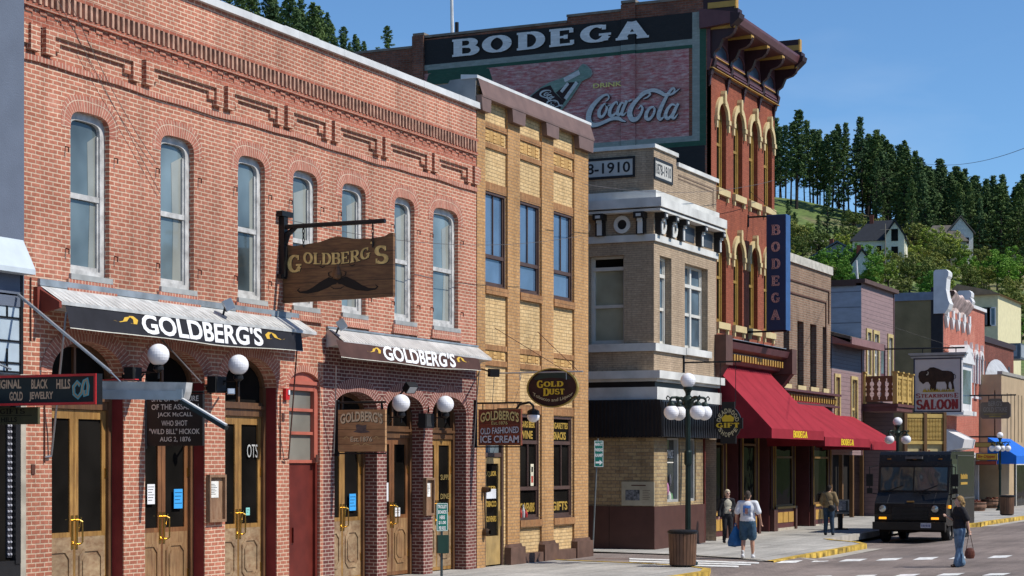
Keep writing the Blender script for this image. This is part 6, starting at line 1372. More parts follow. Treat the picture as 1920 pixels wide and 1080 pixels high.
for nm, F, a, b in (('side_railing', Fr((XP, by0, 0), (1, 0, 0), (0, -1, 0)), .05, bx-.12), ('front_railing', Fr((XP+bx, 0, 0), (0, 1, 0), (1, 0, 0)), by0+.1, by1-.1)):
    g = MB(); g.box(F, a, b, ba+.08, ba+.16, -.07, .0); g.box(F, a, b, bt-.1, bt, -.08, .01); n = max(3, int((b-a)/.26)); w = (b-a)/n
    for k in range(n):
        c = a+(k+.5)*w; h = bt-ba-.26; z = ba+.16
        pr = [(.42, 0), (.42, .12), (.22, .2), (.2, .3), (.4, .4), (.2, .5), (.4, .6), (.2, .7), (.22, .8), (.42, .88), (.42, 1)]
        g.prism(F, [(c+w*x, z+h*y) for x, y in pr]+[(c-w*x, z+h*y) for x, y in reversed(pr)], -.05, -.02)
    g.build(nm, M_bals if nm[0] == 's' else M_bal, bal)
# roof pole on the purple building
p = onY(1610, 540, U1+1); g = MB(); g.tube(p-Vector((0, 0, .4)), onY(1605.5, 488, U1+1), .05, .045, 8); tag(g.build('roof_mast', M_coping, loc=p), 'short white leaning mast on the roof corner of the mauve wooden building', 'mast')
g = MB(); q = onY(1607, 540, U1+.8); g.lathe(q-Vector((0, 0, .3)), [(.16, 0), (.16, .35), (.1, .42), (.1, .55)], 8); tag(g.build('vent_pipe', M_black, loc=q), 'small black roof vent at the foot of the short leaning mast', 'pipe')
# ------------------------------------------------------------------ RED ORNATE BUILDING
XR = -19.3; RF = FX(XR); V0 = SY(1768, XR); V1 = SY(1846, XR); RL = FY(V0)
M_ored = brick('orange_red_brick', (.43, .12, .08), (.49, .155, .105), (.46, .22, .16), bw=.25, bh=.085, ms=.008, grime=.15, patch=((.60, .26, .18), .35, .5, .6))
M_buff = plain('olive_buff_stucco', (.235, .185, .095), .95, var=.22, vs=1.5, bmp=.02, bs=8)
M_wtr = plain('white_iron_trim', (.66, .65, .64), .5, var=.1)
rb = thing('brick_building', 'orange red brick building with white scrolled pedestals and a windowless olive side wall', 'building', (XR, V0, 0))
zr = 10.25
g = MB(); pxw = [(1779, 1785), (1789, 1795), (1798, 1803.5), (1806.5, 1811)]
wl_ = [(V0+(V1-V0)*(.46+.135*k), V0+(V1-V0)*(.46+.135*k)+.60) for k in range(4)]
g.wall(RF, rc4(V0, V1, 2.9, zr), [outline(a, b, 5.85, 7.75, 8.0, 1, 8) for a, b in wl_], 0, .2); g.face([RF(V1, -.3, 0), RF(V1, zr, 0), RF(V1, zr, -14), RF(V1, -.3, -14)]); g.build('front_wall', M_ored, rb)
g = MB(); g.box(RL, XR-34, XR-.55, -.3, zr-.1, -.1, 0); g.build('side_wall', M_buff, rb)
g = MB(); g.box(RL, XR-.55, XR+.001, -.3, zr+.5, -.1, .03); g.build('side_corner_strip', plain('black_corner_paint', (.03, .028, .03), .7), rb)
g = MB(); g.box(RL, XR-34, XR-.3, zr-.1, zr+.28, -.1, .06); g.build('parapet_cap', plain('blue_grey_cap', (.20, .24, .30), .6, var=.2), rb)
g = MB(); g.face([(XR-.3, V0, zr-.2), (XR-.3, V1, zr-.2), (XR-34, V1, zr-.2), (XR-34, V0, zr-.2)]); g.build('roof', plain('roof_tar', (.1, .1, .1)), rb)
Fr2 = Fr((XR, 0, 0), (1, 0, 0), (0, 1, 0))
def scroll_top(s0, s1, zb, zt, parent):
    g = MB(); prof = [(-.42, zb), (.10, zb), (.24, zb+.2), (.34, zb+.45), (.26, zb+.62), (.16, (zb+zt)/2+.1), (.20, zt-.42), (.27, zt-.30), (.28, zt-.12), (.18, zt), (-.34, zt), (-.42, zt-.10)]
    g.prism(Fr2, prof, s0, s1); g.build('scroll_pedestal', M_wtr, parent)
scroll_top(V0-.1, V0+.75, 9.5, 11.55, rb); sc2 = V0+(V1-V0)*.52; scroll_top(sc2, sc2+.7, 10.0, 11.0, rb)
g = MB(); n = 16
for k in range(n):
    t0, t1 = k/n, (k+1)/n; a = V0+.7+(sc2-V0-.7)*t0; b = V0+.7+(sc2-V0-.7)*t1; z0 = 10.62-.30*t0+.06*math.sin(t0*18); z1 = 10.62-.30*t1+.06*math.sin(t1*18)
    pr = [(0, 0), (.36, 0), (.42, -.10), (.38, -.18), (.22, -.42), (.09, -.60), (.08, -.85)]
    for (d0, e0), (d1, e1) in zip(pr, pr[1:]): g.face([RF(a, z0+e0, d0), RF(b, z1+e0, d0), RF(b, z1+e1, d1), RF(a, z0+e1, d1)])
g.build('cove_cornice', plain('rose_and_white_cove', (.58, .44, .39), .6, var=.5, vs=3.5), rb)
for k in range(5):
    s = V0+.5+(sc2+.2-V0-.3)*k/4; g = MB(); g.box(RF, s-.16, s+.16, 9.35, 9.75, .0, .16); g.prism(RF, [(s-.34, 9.38), (s+.34, 9.38), (s, 8.85)], 0, .14); g.build('cornice_pendant', M_wtr, rb)
    if k < 4: g = MB(); g.box(RF, s+.3, s+(sc2-V0)/4-.2, 9.40, 9.72, .0, .07); g.build('cornice_block', M_ored, rb)
g = MB(); g.box(RF, sc2+.8, V1+.1, zr, zr+.16, -.3, .1); g.build('coping', M_wtr, rb)
for z in (7.75, 7.6): g = MB(); g.box(RF, V0+.1, sc2, z, z+.07, 0, .06); g.build('brick_string', M_bgo, rb)
for a, b in wl_:
    pn = sash(rb, RF, a, b, 5.85, 7.75, 8.0, 1, .08, .07, M_wtr, M_gc, rail=6.9, sashw=.05, sill=(.12, .1, .1, M_wtr))
    g = MB(); o = outline(a-.14, b+.14, 7.0, 7.75, 8.22, 1, 10)[2:]; i_ = outline(a, b, 7.0, 7.75, 8.0, 1, 10)[2:]; g.ring(RF, o, i_, 0, .1, closed=False); g.box(RF, a-.14, a-.01, 6.5, 7.75, 0, .08); g.box(RF, b+.01, b+.14, 6.5, 7.75, 0, .08); g.prism(RF, [((a+b)/2-.1, 8.2), ((a+b)/2+.1, 8.2), ((a+b)/2, 8.5)], 0, .14); g.build('white_hood', M_wtr, pn)
# projecting white bay
by0b, by1b = V0+.15, V0+(V1-V0)*.30
g = MB(); g.box(RF, by0b, by1b, 4.9, 7.2, 0, .75); g.prism(RF, [(by0b-.1, 7.2), (by1b+.1, 7.2), ((by0b+by1b)/2, 8.1)], 0, .9); g.box(RF, by0b-.12, by1b+.12, 4.75, 4.95, 0, .95); bay = g.build('white_bay', M_wtr, rb)
g = MB(); g.box(RF, by0b+.3, by1b-.3, 5.3, 6.9, .75, .76); g.build('bay_window', M_gc, bay)
g = MB(); g.box(Fr((XR, by0b, 0), (1, 0, 0), (0, -1, 0)), .15, .6, 5.3, 6.9, 0, .01); g.build('bay_side_window', M_gc, bay)
# white shopfront below
g = MB(); g.box(RF, V0, V1, 2.75, 3.0, 0, .55); g.prism(Fr2, [(0, 3.0), (.9, 3.2), (1.0, 3.6), (.7, 3.75), (0, 4.1)], V0, V0+2.6); g.build('white_shop_cornice', M_wtr, rb)
for k in range(5): s = V0+.1+(V1-V0-.2)*k/4; g = MB(); g.box(RF, s-.14, s+.14, -.2, 2.9, -.1, .2); g.build('white_column', M_wtr, rb)
g = MB(); g.box(RF, V0, V1, -.2, 2.8, -.5, -.4); g.build('shop_glass', M_glass_dark, rb)
g = MB(); g.box(RL, XR-3.0, XR-.6, 0, 2.9, .03, .08); g.build('cream_side_panel', plain('cream_panel2', (.46, .38, .2), .8), rb)
# yellow lattice fence panel in the gap
ly = 84.0; pa_ = onY(1697, HZ, 82.0); uq = Vector((math.cos(R(42)), math.sin(R(42)), 0)); LF = Fr((pa_.x, pa_.y, 0), uq, (uq.y, -uq.x, 0)); xa = xb = 0.0
while True:
    q = pa_+uq*xb; q_ = Vector((q.x*CT+q.y*ST, -q.x*ST+q.y*CT))
    if 960+FPX*q_.x/q_.y > 1769 or xb > 9: break
    xb += .05
t = thing('lattice_screen', 'tall yellow lattice screen wall behind the hanging saloon sign', 'fence', (pa_.x, pa_.y, gz(ly)))
M_lat = plain('yellow_lattice_paint', (.54, .38, .12), .7, var=.15)
zt_, zm_, zb_ = onY(1730, 779, ly).z, onY(1730, 829, ly).z, gz(ly)-.1
g = MB(); g.box(LF, xa, xb, zm_, zt_, -.1, 0); g.build('board', plain('yellow_backing', (.40, .27, .09), .8), t)
g = MB(); g.box(LF, xa, xb, zt_-.14, zt_+.03, 0, .05); g.box(LF, xa, xb, zm_-.1, zm_+.03, 0, .05)
n = 26; w = (xb-xa)/n
for k in range(n):
    for r in range(4): z = zm_+.1+r*(zt_-zm_-.3)/4; g.prism(LF, [(xa+w*(k+.15), z), (xa+w*(k+.85), z), (xa+w*(k+.6), z+.12), (xa+w*(k+.85), z+.24), (xa+w*(k+.15), z+.24), (xa+w*(k+.4), z+.12)], 0, .03)
g.build('lattice', M_lat, t)
g = MB(); g.box(LF, xa, xb, zb_, zm_-.1, -.15, -.05); lw_ = g.build('lower_wall', plain('cream_panel2', (.46, .38, .2), .8), t)
g = MB(); [g.box(LF, xa+(xb-xa)*(.38+.075*k), xa+(xb-xa)*(.43+.075*k), zm_-.75, zm_-.30-.06*(k % 2), -.05, -.04) for k in range(4)]; g.build('lettering', plain('brown_letter', (.2, .08, .04)), lw_)
for k in range(3): g = MB(); s = xa+(xb-xa)*k/2; g.box(LF, s-.07, s+.07, zb_, zt_+.3, -.1, .09); g.build('post', plain('brown_post', (.13, .07, .03)), t)
# ------------------------------------------------------------------ steakhouse sign
YS_ = SY(1652, XP)+.2; t, F, b = hsign('hanging_sign', 'large white saloon sign with a dark bison standing on yellow grass', YS_, 1713, 1803, 671, 773, plain('white_sign_face', (.50, .47, .47), .5, var=.06), .25)
x0, x1, z0, z1 = b; W = x1-x0; H = z1-z0; border(t, F, b, 0, .05, plain('dark_blue_edge', (.03, .035, .07), .4), .02)
g = MB()
for k, (e, za, zb__) in enumerate(((.10, 0, .07), (.14, .07, .15), (.20, .15, .21))): g.box(F, x0-e, x1+e, z1+za, z1+zb__, -.3-e*.3, .03+e*.3)
g.build('cap', plain('striped_grey_cap', (.36, .36, .36), .5, .2), t); g = MB(); g.box(F, x0-.14, x1+.14, z1+.075, z1+.10, .08, .085); g.build('cap_line', M_black, t)
bis = [(.10, .66), (.11, .73), (.16, .765), (.24, .77), (.30, .79), (.34, .825), (.42, .83), (.52, .80), (.60, .765), (.72, .76), (.80, .74), (.845, .69), (.85, .62), (.83, .55), (.845, .47), (.855, .42), (.80, .42), (.795, .50), (.77, .56), (.74, .55), (.73, .48), (.745, .42), (.69, .42), (.69, .50), (.66, .56), (.56, .56), (.49, .56), (.47, .48), (.48, .40), (.42, .385), (.40, .42), (.37, .40), (.34, .42), (.35, .50), (.31, .56), (.26, .56), (.20, .52), (.17, .545), (.125, .58)]
g = MB(); g.poly(F, [(x0+W*x, z0+H*y) for x, y in bis], .010); g.ribbon(lambda x, y, d: F(x0+W*x, z0+H*y, .011), [(.845, .70), (.875, .67), (.88, .63), (.86, .61)], [.012]*4); bi = g.build('painted_bison', plain('bison_brown', (.035, .018, .013), .6, var=.5, vs=4), t)
g = MB(); g.ribbon(lambda x, y, d: F(x0+W*x, z0+H*y, .014), [(.27, .69), (.30, .70), (.31, .735), (.295, .755)], [.02, .026, .02, .006]); g.build('horn', plain('horn_cream', (.45, .42, .36)), bi)
g = MB(); random.seed(5)
for k in range(60): x = .20+.66*k/60; h = .03+.05*random.random(); g.face([F(x0+W*(x-.012), z0+H*.375, .009+.0002*k), F(x0+W*(x+.014), z0+H*.375, .009+.0002*k), F(x0+W*(x+random.uniform(-.02, .02)), z0+H*(.375+h), .009+.0002*k)])
g.build('painted_grass', plain('mustard_grass', (.38, .28, .03), .7, var=.4, vs=12), t)
g = MB(); M_sr = plain('dark_red_lettering', (.26, .03, .035), .5, var=.1)
slab(g, F, 'S', x0+W*.05, x0+W*.145, z0+H*.265, z0+H*.35, .008, .22, .1); slab(g, F, 'TEAKHOUS', x0+W*.155, x0+W*.83, z0+H*.272, z0+H*.335, .008, .24, .1); slab(g, F, 'E', x0+W*.845, x0+W*.94, z0+H*.265, z0+H*.35, .008, .22, .1)
slab(g, F, 'SALOON', x0+W*.06, x0+W*.94, z0+H*.055, z0+H*.235, .008, .30, .12); g.build('lettering', M_sr, t)
g = MB(); zz = z1+.42; g.tube(Vector((XP, YS_+.1, zz)), Vector((x1+.1, YS_+.1, zz-.02)), .035)
for x in (x0+.35, x1-.25): g.tube(Vector((x, YS_+.1, zz)), Vector((x, YS_+.1, z1+.2)), .02)
g.tube(P_(SY(1625, XP), 8.3, 0), Vector((x1-.3, YS_+.1, zz)), .006); g.build('bracket', M_black, t)
# ------------------------------------------------------------------ buildings beyond
def simple_block(name, label, X0, X1, Y0_, Y1_, zb, zt, mat, capm=None, cat='building', ov=.1, face=None):
    t = thing(name, label, cat, ((X0+X1)/2, Y0_, zb)); g = MB(); W_ = FX(0); g.box(W_, Y0_, Y1_, zb-.5, zt, X0, X1); g.build('wall', mat, t)
    if capm: g = MB(); g.box(W_, Y0_-ov, Y1_+ov, zt, zt+.3, X0-ov, X1+ov); g.build('roof', capm, t)
    return t
# dark red building with a grey arched awning
XD = -19.8; D0, D1 = V1+.05, V1+11
t = simple_block('brick_building', 'low dark red brick building with a grey curved awning at the far right', XD-14, XD, D0, D1, 0, 8.9, brick('dark_red_far', (.16, .045, .03), (.22, .065, .045), (.16, .09, .07), bw=.3, bh=.09, ms=.01), M_plumd)
g = MB(); DF = FX(XD); sgm = 12; c = (D0+D1)/2+.5
for k in range(sgm):
    a0, a1 = math.pi*k/sgm, math.pi*(k+1)/sgm; g.face([DF(c+3.4*math.cos(a0), 6.9+1.25*math.sin(a0), .02), DF(c+3.4*math.cos(a1), 6.9+1.25*math.sin(a1), .02), DF(c, 6.9, 1.0)])
g.build('arched_awning', plain('pale_grey_canvas', (.40, .41, .43), .8), t)
g = MB()
for k in range(7): s = D0+.8+k*1.4; g.box(DF, s, s+.55, 6.6, 7.9, 0, .02)
g.build('brick_panels', plain('dark_recess', (.05, .05, .06)), t)
q = onX(1893, 640, XD-3); t2 = thing('roof_unit', 'grey metal air conditioning unit standing on the dark red roof', 'air conditioner', Vector((XD-3, q.y, 9.2)))
g = MB(); g.box(FX(XD-3), q.y-1.2, q.y+1.2, 9.2, 10.2, -.9, .9); g.box(FX(XD-3), q.y-1.1, q.y+1.1, 9.3, 10.1, .9, .93, m=1); g.box(FY(q.y-1.2), XD-3.7, XD-2.3, 9.35, 10.05, 0, .03, m=1); g.build('casing', [plain('dark_galvanised', (.12, .14, .16), .5, .3), plain('louvre_grey', (.28, .31, .34), .5)], t2)
# tan plaster building with slits
XT = -18.2; T0 = SY(1877.5, XT); TF = FX(XT); TL = FY(T0)
M_tp = plain('tan_plaster', (.42, .31, .19), .9, var=.12, vs=1.5)
t = thing('plaster_building', 'tan plaster building with tall narrow vertical slits and a blue awning at the right edge', 'building', (XT, T0, 0))
g = MB(); sl = [outline(T0+1.5+k*1.05, T0+1.5+k*1.05+.2, 3.6, 6.1, 6.1) for k in range(9)]; g.wall(TF, rc4(T0, T0+14, -.3, 7.0), sl, 0, .2); g.box(TL, XT-6, XT-.001, -.3, 7.0, -.1, 0); g.face([(XT, T0, 7), (XT, T0+14, 7), (XT-6, T0+14, 7), (XT-6, T0, 7)]); g.build('wall', M_tp, t)
g = MB(); g.box(TF, T0, T0+14, 3.6, 6.2, -.35, -.3); g.build('slit_backing', M_dark, t)
g = MB(); g.box(TF, T0-.05, T0+14, 7.0, 7.16, -.2, .06); g.build('coping', plain('grey_cap', (.30, .28, .25), .8), t)
g = MB(); a = SY(1901, XT); g.box(TF, a, a+6, .0, 2.7, -.1, .02); g.build('shop_window', M_glass_dark, t); g = MB(); g.ring(TF, rc4(a+.3, a+3.4, .1, 2.5), rc4(a+.42, a+3.28, .2, 2.4), 0, .07); g.build('door_frame', M_whf, t)
g = MB(); F = TF; a = SY(1900, XT+1.2)-.3
g.face([F(a, 3.75, .02), F(a+6, 3.75, .02), F(a+6, 2.85, 1.4), F(a, 2.85, 1.4)]); g.face([F(a, 2.85, 1.4), F(a+6, 2.85, 1.4), F(a+6, 2.45, 1.4), F(a, 2.45, 1.4)]); g.face([F(a, 3.75, .02), F(a, 2.85, 1.4), F(a, 2.45, 1.4), F(a, 2.45, 0)])
o = g.build('awning', plain('bright_blue_canvas', (.01, .13, .55), .8, var=.1), loc=F(a+3, 2.45, 0)); tag(o, 'bright blue canvas awning at the right edge, on the tan plaster building', 'awning')
# cream three-storey block up the slope behind
yk = 150.0; KL = FY(yk); xa, xb = SX(1832, yk), SX(1871, yk); t = thing('apartment_building', 'pale yellow three-storey block with dark windows behind the orange red building', 'building', ((xa+xb)/2, yk, 5))
zt_ = onY(1850, 553, yk).z; g = MB(); g.box(KL, xa-2, xb, 2, zt_, -10, 0); g.build('wall', plain('pale_yellow_render', (.62, .56, .34), .8, var=.1), t)
g = MB(); g.prism(KL, [(xa-2.3, zt_), (xb+.3, zt_), (xb-.4, zt_+.3), (xa-1.5, zt_+.9)], -10.2, .4); g.build('roof', plain('tan_shingle', (.30, .20, .12), .9, var=.2), t)
for r in range(3):
    for k in range(4):
        zc = zt_-1.7-r*2.9; xk = xa-.4+k*(xb-xa-.2)/4; g = MB(); g.box(KL, xk+.12, xk+.72, zc-.65, zc+.65, 0, .04); wn = g.build('window', M_gc, t); g = MB(); g.ring(KL, rc4(xk+.04, xk+.80, zc-.73, zc+.73), rc4(xk+.12, xk+.72, zc-.65, zc+.65), 0, .07); g.build('frame', M_wtr, wn)
# signs down the street
Yx = 92.0; t, F, b = hsign('hanging_sign', 'dull brown shaped sign board with worn lettering hanging over the far pavement', Yx, 1838, 1894, 752, 785, plain('brown_sign_board', (.13, .095, .075), .6, var=.2), .12,
    shape=lambda x0, x1, z0, z1: [(x0, z0+.1), (x0+.1, z0), (x1-.1, z0), (x1, z0+.1), (x1, z1-.15), (x1-.08, z1-.05), (x1-.35, z1-.05), (x1-.45, z1+.12), (x0+.45, z1+.12), (x0+.35, z1-.05), (x0+.08, z1-.05), (x0, z1-.15)])
x0, x1, z0, z1 = b; W = x1-x0; H = z1-z0; g = MB(); sans(g, F, "BERG'S", x0+W*.27, x0+W*.73, z0+H*.72, z0+H*1.0, .01, bold=.02); sans(g, F, 'GOLD STRIKE', x0+W*.1, x0+W*.9, z0+H*.38, z0+H*.66, .01, bold=.02); g.build('lettering', plain('muted_grey_letter', (.24, .20, .17)), t)
g = MB(); g.box(F, x0+W*.12, x0+W*.88, z0+H*.24, z0+H*.28, 0, .01); g.box(F, x0+W*.3, x0+W*.7, z0+H*.10, z0+H*.16, 0, .01); g.build('gold_line', plain('muted_gold', (.26, .19, .05)), t)
g = MB(); zz = onY(1868, 741, Yx).z; g.tube(Vector((XR, Yx, zz)), Vector((SX(1905, Yx), Yx, zz)), .035); g.tube(Vector((x0+.4, Yx, zz)), Vector((x0+.4, Yx, z1)), .02); g.tube(Vector((x1-.4, Yx, zz)), Vector((x1-.4, Yx, z1)), .02); g.build('bracket', M_black, t)
Yd = 94.0
def little(label, px0, px1, y0, y1, col, text=None, tcol=(.2, .03, .02), Y=Yd):
    t, F, b = hsign('hanging_sign', label, Y, px0, px1, y0, y1, plain('sg'+str(col), col, .6, var=.15), .08); x0, x1, z0, z1 = b; W = x1-x0; H = z1-z0
    if text: g = MB(); sans(g, F, text, x0+W*.08, x0+W*.92, z0+H*.2, z0+H*.8, .01, bold=.02); g.build('lettering', plain('lt'+str(tcol), tcol, .6), t)
    border(t, F, b, 0, .03, M_dbr, .008)
little('small olive yellow sign, topmost of the stacked signs beside the far lamp', 1828, 1866, 829, 839, (.30, .26, .08), None)
little('small yellow and red sign in the middle of the stacked signs beside the far lamp', 1830, 1870, 850, 863, (.62, .46, .06), 'Big Dipper', (.35, .02, .02), Y=93.9)
little('narrow dark red sign, lowest of the stacked signs beside the far lamp', 1829, 1868, 864, 872, (.28, .05, .03), None, Y=93.8)
little('long dark grey sign board reaching past the far lamp towards the blue awning', 1866, 1901, 848, 860, (.08, .10, .10), None, Y=96)
g = MB(); zz = onY(1830, 819, Yd).z; g.tube(Vector((XR, Yd, zz)), Vector((SX(1880, Yd), Yd, zz)), .04); tag(g.build('sign_arm', M_black, loc=Vector((XR, Yd, zz))), 'long thin black iron arm above the stacked signs down the street', 'bracket')
# ------------------------------------------------------------------ HILL, HOUSES, TREES
def crest(x):
    K_ = [(-260, 96), (-120, 98), (-60, 96), (-30, 89), (-10, 85), (30, 77), (66, 67.5), (78, 65.5), (89, 62.5), (99, 57.5), (126, 50.5), (180, 48), (400, 44)]
    if x <= K_[0][0]: return K_[0][1]
    for (a, za), (b, zb) in zip(K_, K_[1:]):
        if x <= b: t = (x-a)/(b-a); return za+(zb-za)*t
    return K_[-1][1]
def hillz(lat, dep):
    t = (dep-165)/305.0
    if t <= 0: return -1.0+0.2*math.sin(lat*.1)
    c = crest(lat+ (470-dep)*.10)
    h = c*(min(t, 1.0)**1.12) if t < 1 else c-(dep-470)*.10
    return h+1.5*math.sin(lat*.07+dep*.03)*min(t, 1)+.8*math.sin(lat*.19-dep*.05)*min(t, 1)
def W2(lat, dep): return Vector((-ST*dep+CT*lat, CT*dep+ST*lat, 0))
g = MB(); NL, ND = 90, 44; vs = []
LAT = [-320+k*8.5 for k in range(NL)]; DEP = [150+k*10 for k in range(ND)]
M_hill, tt, bs_ = newmat('hill_grass')
n1 = N(tt, 'ShaderNodeTexNoise', Scale=.035, Detail=8.0, Roughness=.65); tt.links.new(pos(tt), n1.inputs['Vector']); n2 = N(tt, 'ShaderNodeTexNoise', Scale=.7, Detail=6.0); tt.links.new(pos(tt), n2.inputs['Vector'])
cc = mixrgb(tt, 'MIX', ramp(tt, n1.outputs[0], [(.48, 0.0), (.62, 1.0)]), (.10, .15, .032), (.20, .155, .085)); cc = mixrgb(tt, 'MULTIPLY', 1.0, cc, ramp(tt, n2.outputs[0], [(.3, .55), (.7, 1.3)])); tt.links.new(cc, bs_.inputs['Base Color']); bs_.inputs['Roughness'].default_value = 1.0
me = bpy.data.meshes.new('hill'); vv = [];
for a in LAT:
    for d in DEP: p = W2(a, d); p.z = hillz(a, d); vv.append(p)
ff = [(i*ND+j, (i+1)*ND+j, (i+1)*ND+j+1, i*ND+j+1) for i in range(NL-1) for j in range(ND-1)]
me.from_pydata(vv, [], ff); me.materials.append(M_hill); me.polygons.foreach_set('use_smooth', [True]*len(ff)); ho = bpy.data.objects.new('hill', me); C.objects.link(ho); struct(ho)
def hhit(px, py, lo=170, hi=560):
    """where the line of sight through a photo pixel first meets the slope"""
    u = px-960.0; d = lo
    while d < hi:
        lat = u*d/FPX; z = CH+(HZ-py)*d/FPX
        if z <= hillz(lat, d): break
        d += 2.0
    lat = u*d/FPX; p = W2(lat, d); p.z = hillz(lat, d); return p, d
M_needle, tn, bn = newmat('pine_needles')
nn = N(tn, 'ShaderNodeTexNoise', Scale=.5, Detail=5.0); tn.links.new(pos(tn), nn.inputs['Vector']); oi = tn.nodes.new('ShaderNodeObjectInfo')
cc = mixrgb(tn, 'MIX', ramp(tn, nn.outputs[0], [(.35, 0.0), (.65, 1.0)]), (.040, .078, .030), (.095, .145, .048)); cc = mixrgb(tn, 'MULTIPLY', 1.0, cc, ramp(tn, oi.outputs['Random'], [(0, (.75, .85, .95)), (1, (1.25, 1.15, .9))])); tn.links.new(cc, bn.inputs['Base Color']); bn.inputs['Roughness'].default_value = .8; bn.inputs['Specular IOR Level'].default_value = .2
def leafmat(name, c1, c2):
    m, t, b = newmat(name); n = N(t, 'ShaderNodeTexNoise', Scale=.6, Detail=5.0); t.links.new(pos(t), n.inputs['Vector']); oi = t.nodes.new('ShaderNodeObjectInfo')
    c = mixrgb(t, 'MIX', ramp(t, n.outputs[0], [(.35, 0.0), (.65, 1.0)]), c1, c2); c = mixrgb(t, 'MULTIPLY', 1.0, c, ramp(t, oi.outputs['Random'], [(0, (.7, .8, .8)), (1, (1.3, 1.15, 1.0))])); t.links.new(c, b.inputs['Base Color']); b.inputs['Roughness'].default_value = .7; b.inputs['Specular IOR Level'].default_value = .25
    return m
M_bark = plain('pine_bark', (.035, .028, .024), .95, var=.4, vs=2)
def cards(rnd, clumps, per, size, flat=.5):
    V = []; Fc_ = []
    for (c, r) in clumps:
        for _ in range(per):
            u = Vector((rnd.gauss(0, 1), rnd.gauss(0, 1), rnd.gauss(0, 1))).normalized(); p = c+Vector((u.x*r, u.y*r, u.z*r*flat))*(rnd.random()**.35)
            a = Vector((rnd.gauss(0, 1), rnd.gauss(0, 1), rnd.gauss(0, .6))).normalized(); b = a.cross(u+Vector((.01, .02, .03))).normalized(); s = size*rnd.uniform(.6, 1.3); i = len(V)
            V += [p-a*s-b*s*.45, p+a*s-b*s*.3, p+a*s*.8+b*s*.5, p-a*s*.7+b*s*.45]; Fc_.append((i, i+1, i+2, i+3))
    return V, Fc_
def mesh_obj(name, V, F_, mat, parent):
    me = bpy.data.meshes.new(name); me.from_pydata(V, [], F_); me.materials.append(mat); o = bpy.data.objects.new(name, me); C.objects.link(o); o.parent = parent; return o
def make_pine(seed, H, bare, wid, lab):
    rnd = random.Random(seed); t = thing('pine_tree', lab, 'tree', (0, 0, -500)); g = MB(); 
    bend = Vector((rnd.uniform(-.3, .3), rnd.uniform(-.3, .3), 0)); base = Vector((0, 0, -500))
    g.path([base+Vector((0, 0, -1.5)), base+bend*.5+Vector((0, 0, H*.5)), base+bend+Vector((0, 0, H*.98))], [.26, .17, .03], 6)
    for q in range(9):
        z = H*bare*rnd.uniform(.35, 1); a = rnd.uniform(0, 6.28); g.tube(base+Vector((0, 0, z)), base+Vector((math.cos(a)*1.1, math.sin(a)*1.1, z-.15)), .035, .01, 4, cap=False)
    cl = []; n = int(H*2.3)
    for k in range(n):
        f = (k+.5)/n; z = H*(bare+(1-bare)*f); env = wid*(math.sin(math.pi*min(1, f*.88+.10))**.6)*(1-.62*f)*rnd.choice((.45, .7, .9, 1.1, 1.3)); a = rnd.uniform(0, 2*math.pi)
        for q in range(2):
            a2 = a+q*math.pi+rnd.uniform(-.5, .5); r = env*rnd.uniform(.35, 1); c = Vector((math.cos(a2)*r, math.sin(a2)*r, z-.1*r)); cl.append((c, rnd.uniform(.35, .8)*wid*.36))
            if rnd.random() < .5: g.tube(base+Vector((0, 0, z-.1)), base+c, .06, .02, 4, cap=False)
    cl.append((Vector((0, 0, H*.97)), .5)); g.build('trunk', M_bark, t)
    V, F_ = cards(rnd, cl, 26, .24, .5); mesh_obj('crown', V, F_, M_needle, t); return t
PL = 'tall dark pine on the hillside skyline with a bare straight trunk'
pines = [make_pine(s, h, b, w, PL) for s, h, b, w in ((1, 20, .40, 3.1), (2, 22, .46, 2.8), (3, 18, .22, 3.3), (4, 21, .34, 2.8), (5, 16, .12, 3.0), (6, 13, .05, 2.8))]
rt = random.Random(11); used = set(); allp = []
def put_pine(k, p, sc, label=None):
    src = pines[k]; rz = rt.uniform(0, 6.28)
    if k not in used: used.add(k); o = src; o.location = p; o.rotation_euler = (0, 0, rz); o.scale = (sc,)*3
    else: w_ = rt.uniform(.75, 1.2); o = dup(src, p, rz, sc=(sc*w_, sc*w_, sc)); o.rotation_euler = (R(rt.uniform(-2.5, 2.5)), R(rt.uniform(-2.5, 2.5)), rz)
    return o
skyl = []; px = 1452
while px < 1922:
    by = 366 if px < 1520 else (366+(px-1520)*.33 if px < 1640 else (405+(px-1640)*.5 if px < 1712 else 441+(px-1712)*.28))
    skyl.append((px+rt.uniform(-3, 3), by)); px += rt.choice((2, 4, 5, 7, 8, 12))
for (px, by) in skyl:
    dep = rt.uniform(455, 500); lat = (px-960)*dep/FPX; p = W2(lat, dep); p.z = hillz(lat, dep)-.4
    topy = 215 if px < 1530 else (228 if px < 1620 else 228+(px-1620)*.46 if px < 1800 else 311+(px-1800)*.33)
    Hn = (HZ-topy-rt.uniform(-8, 42))*dep/FPX+CH-p.z; k = rt.choice([0, 1, 3, 0, 2]); sc = Hn/[20, 22, 18, 21, 16, 13][k]; allp.append(put_pine(k, p, max(.6, min(1.35, sc))))
    allp[-1]['row'] = 1
for i in range(100):           # dense wood on the right half
    px = rt.uniform(1640, 1935); dep = rt.uniform(415, 462); lat = (px-960)*dep/FPX; p = W2(lat, dep); p.z = hillz(lat, dep)-.4
    if px < 1700 and dep < 440: continue
    k = rt.choice([2, 4, 0, 5, 2]); allp.append(put_pine(k, p, rt.uniform(.85, 1.12)))
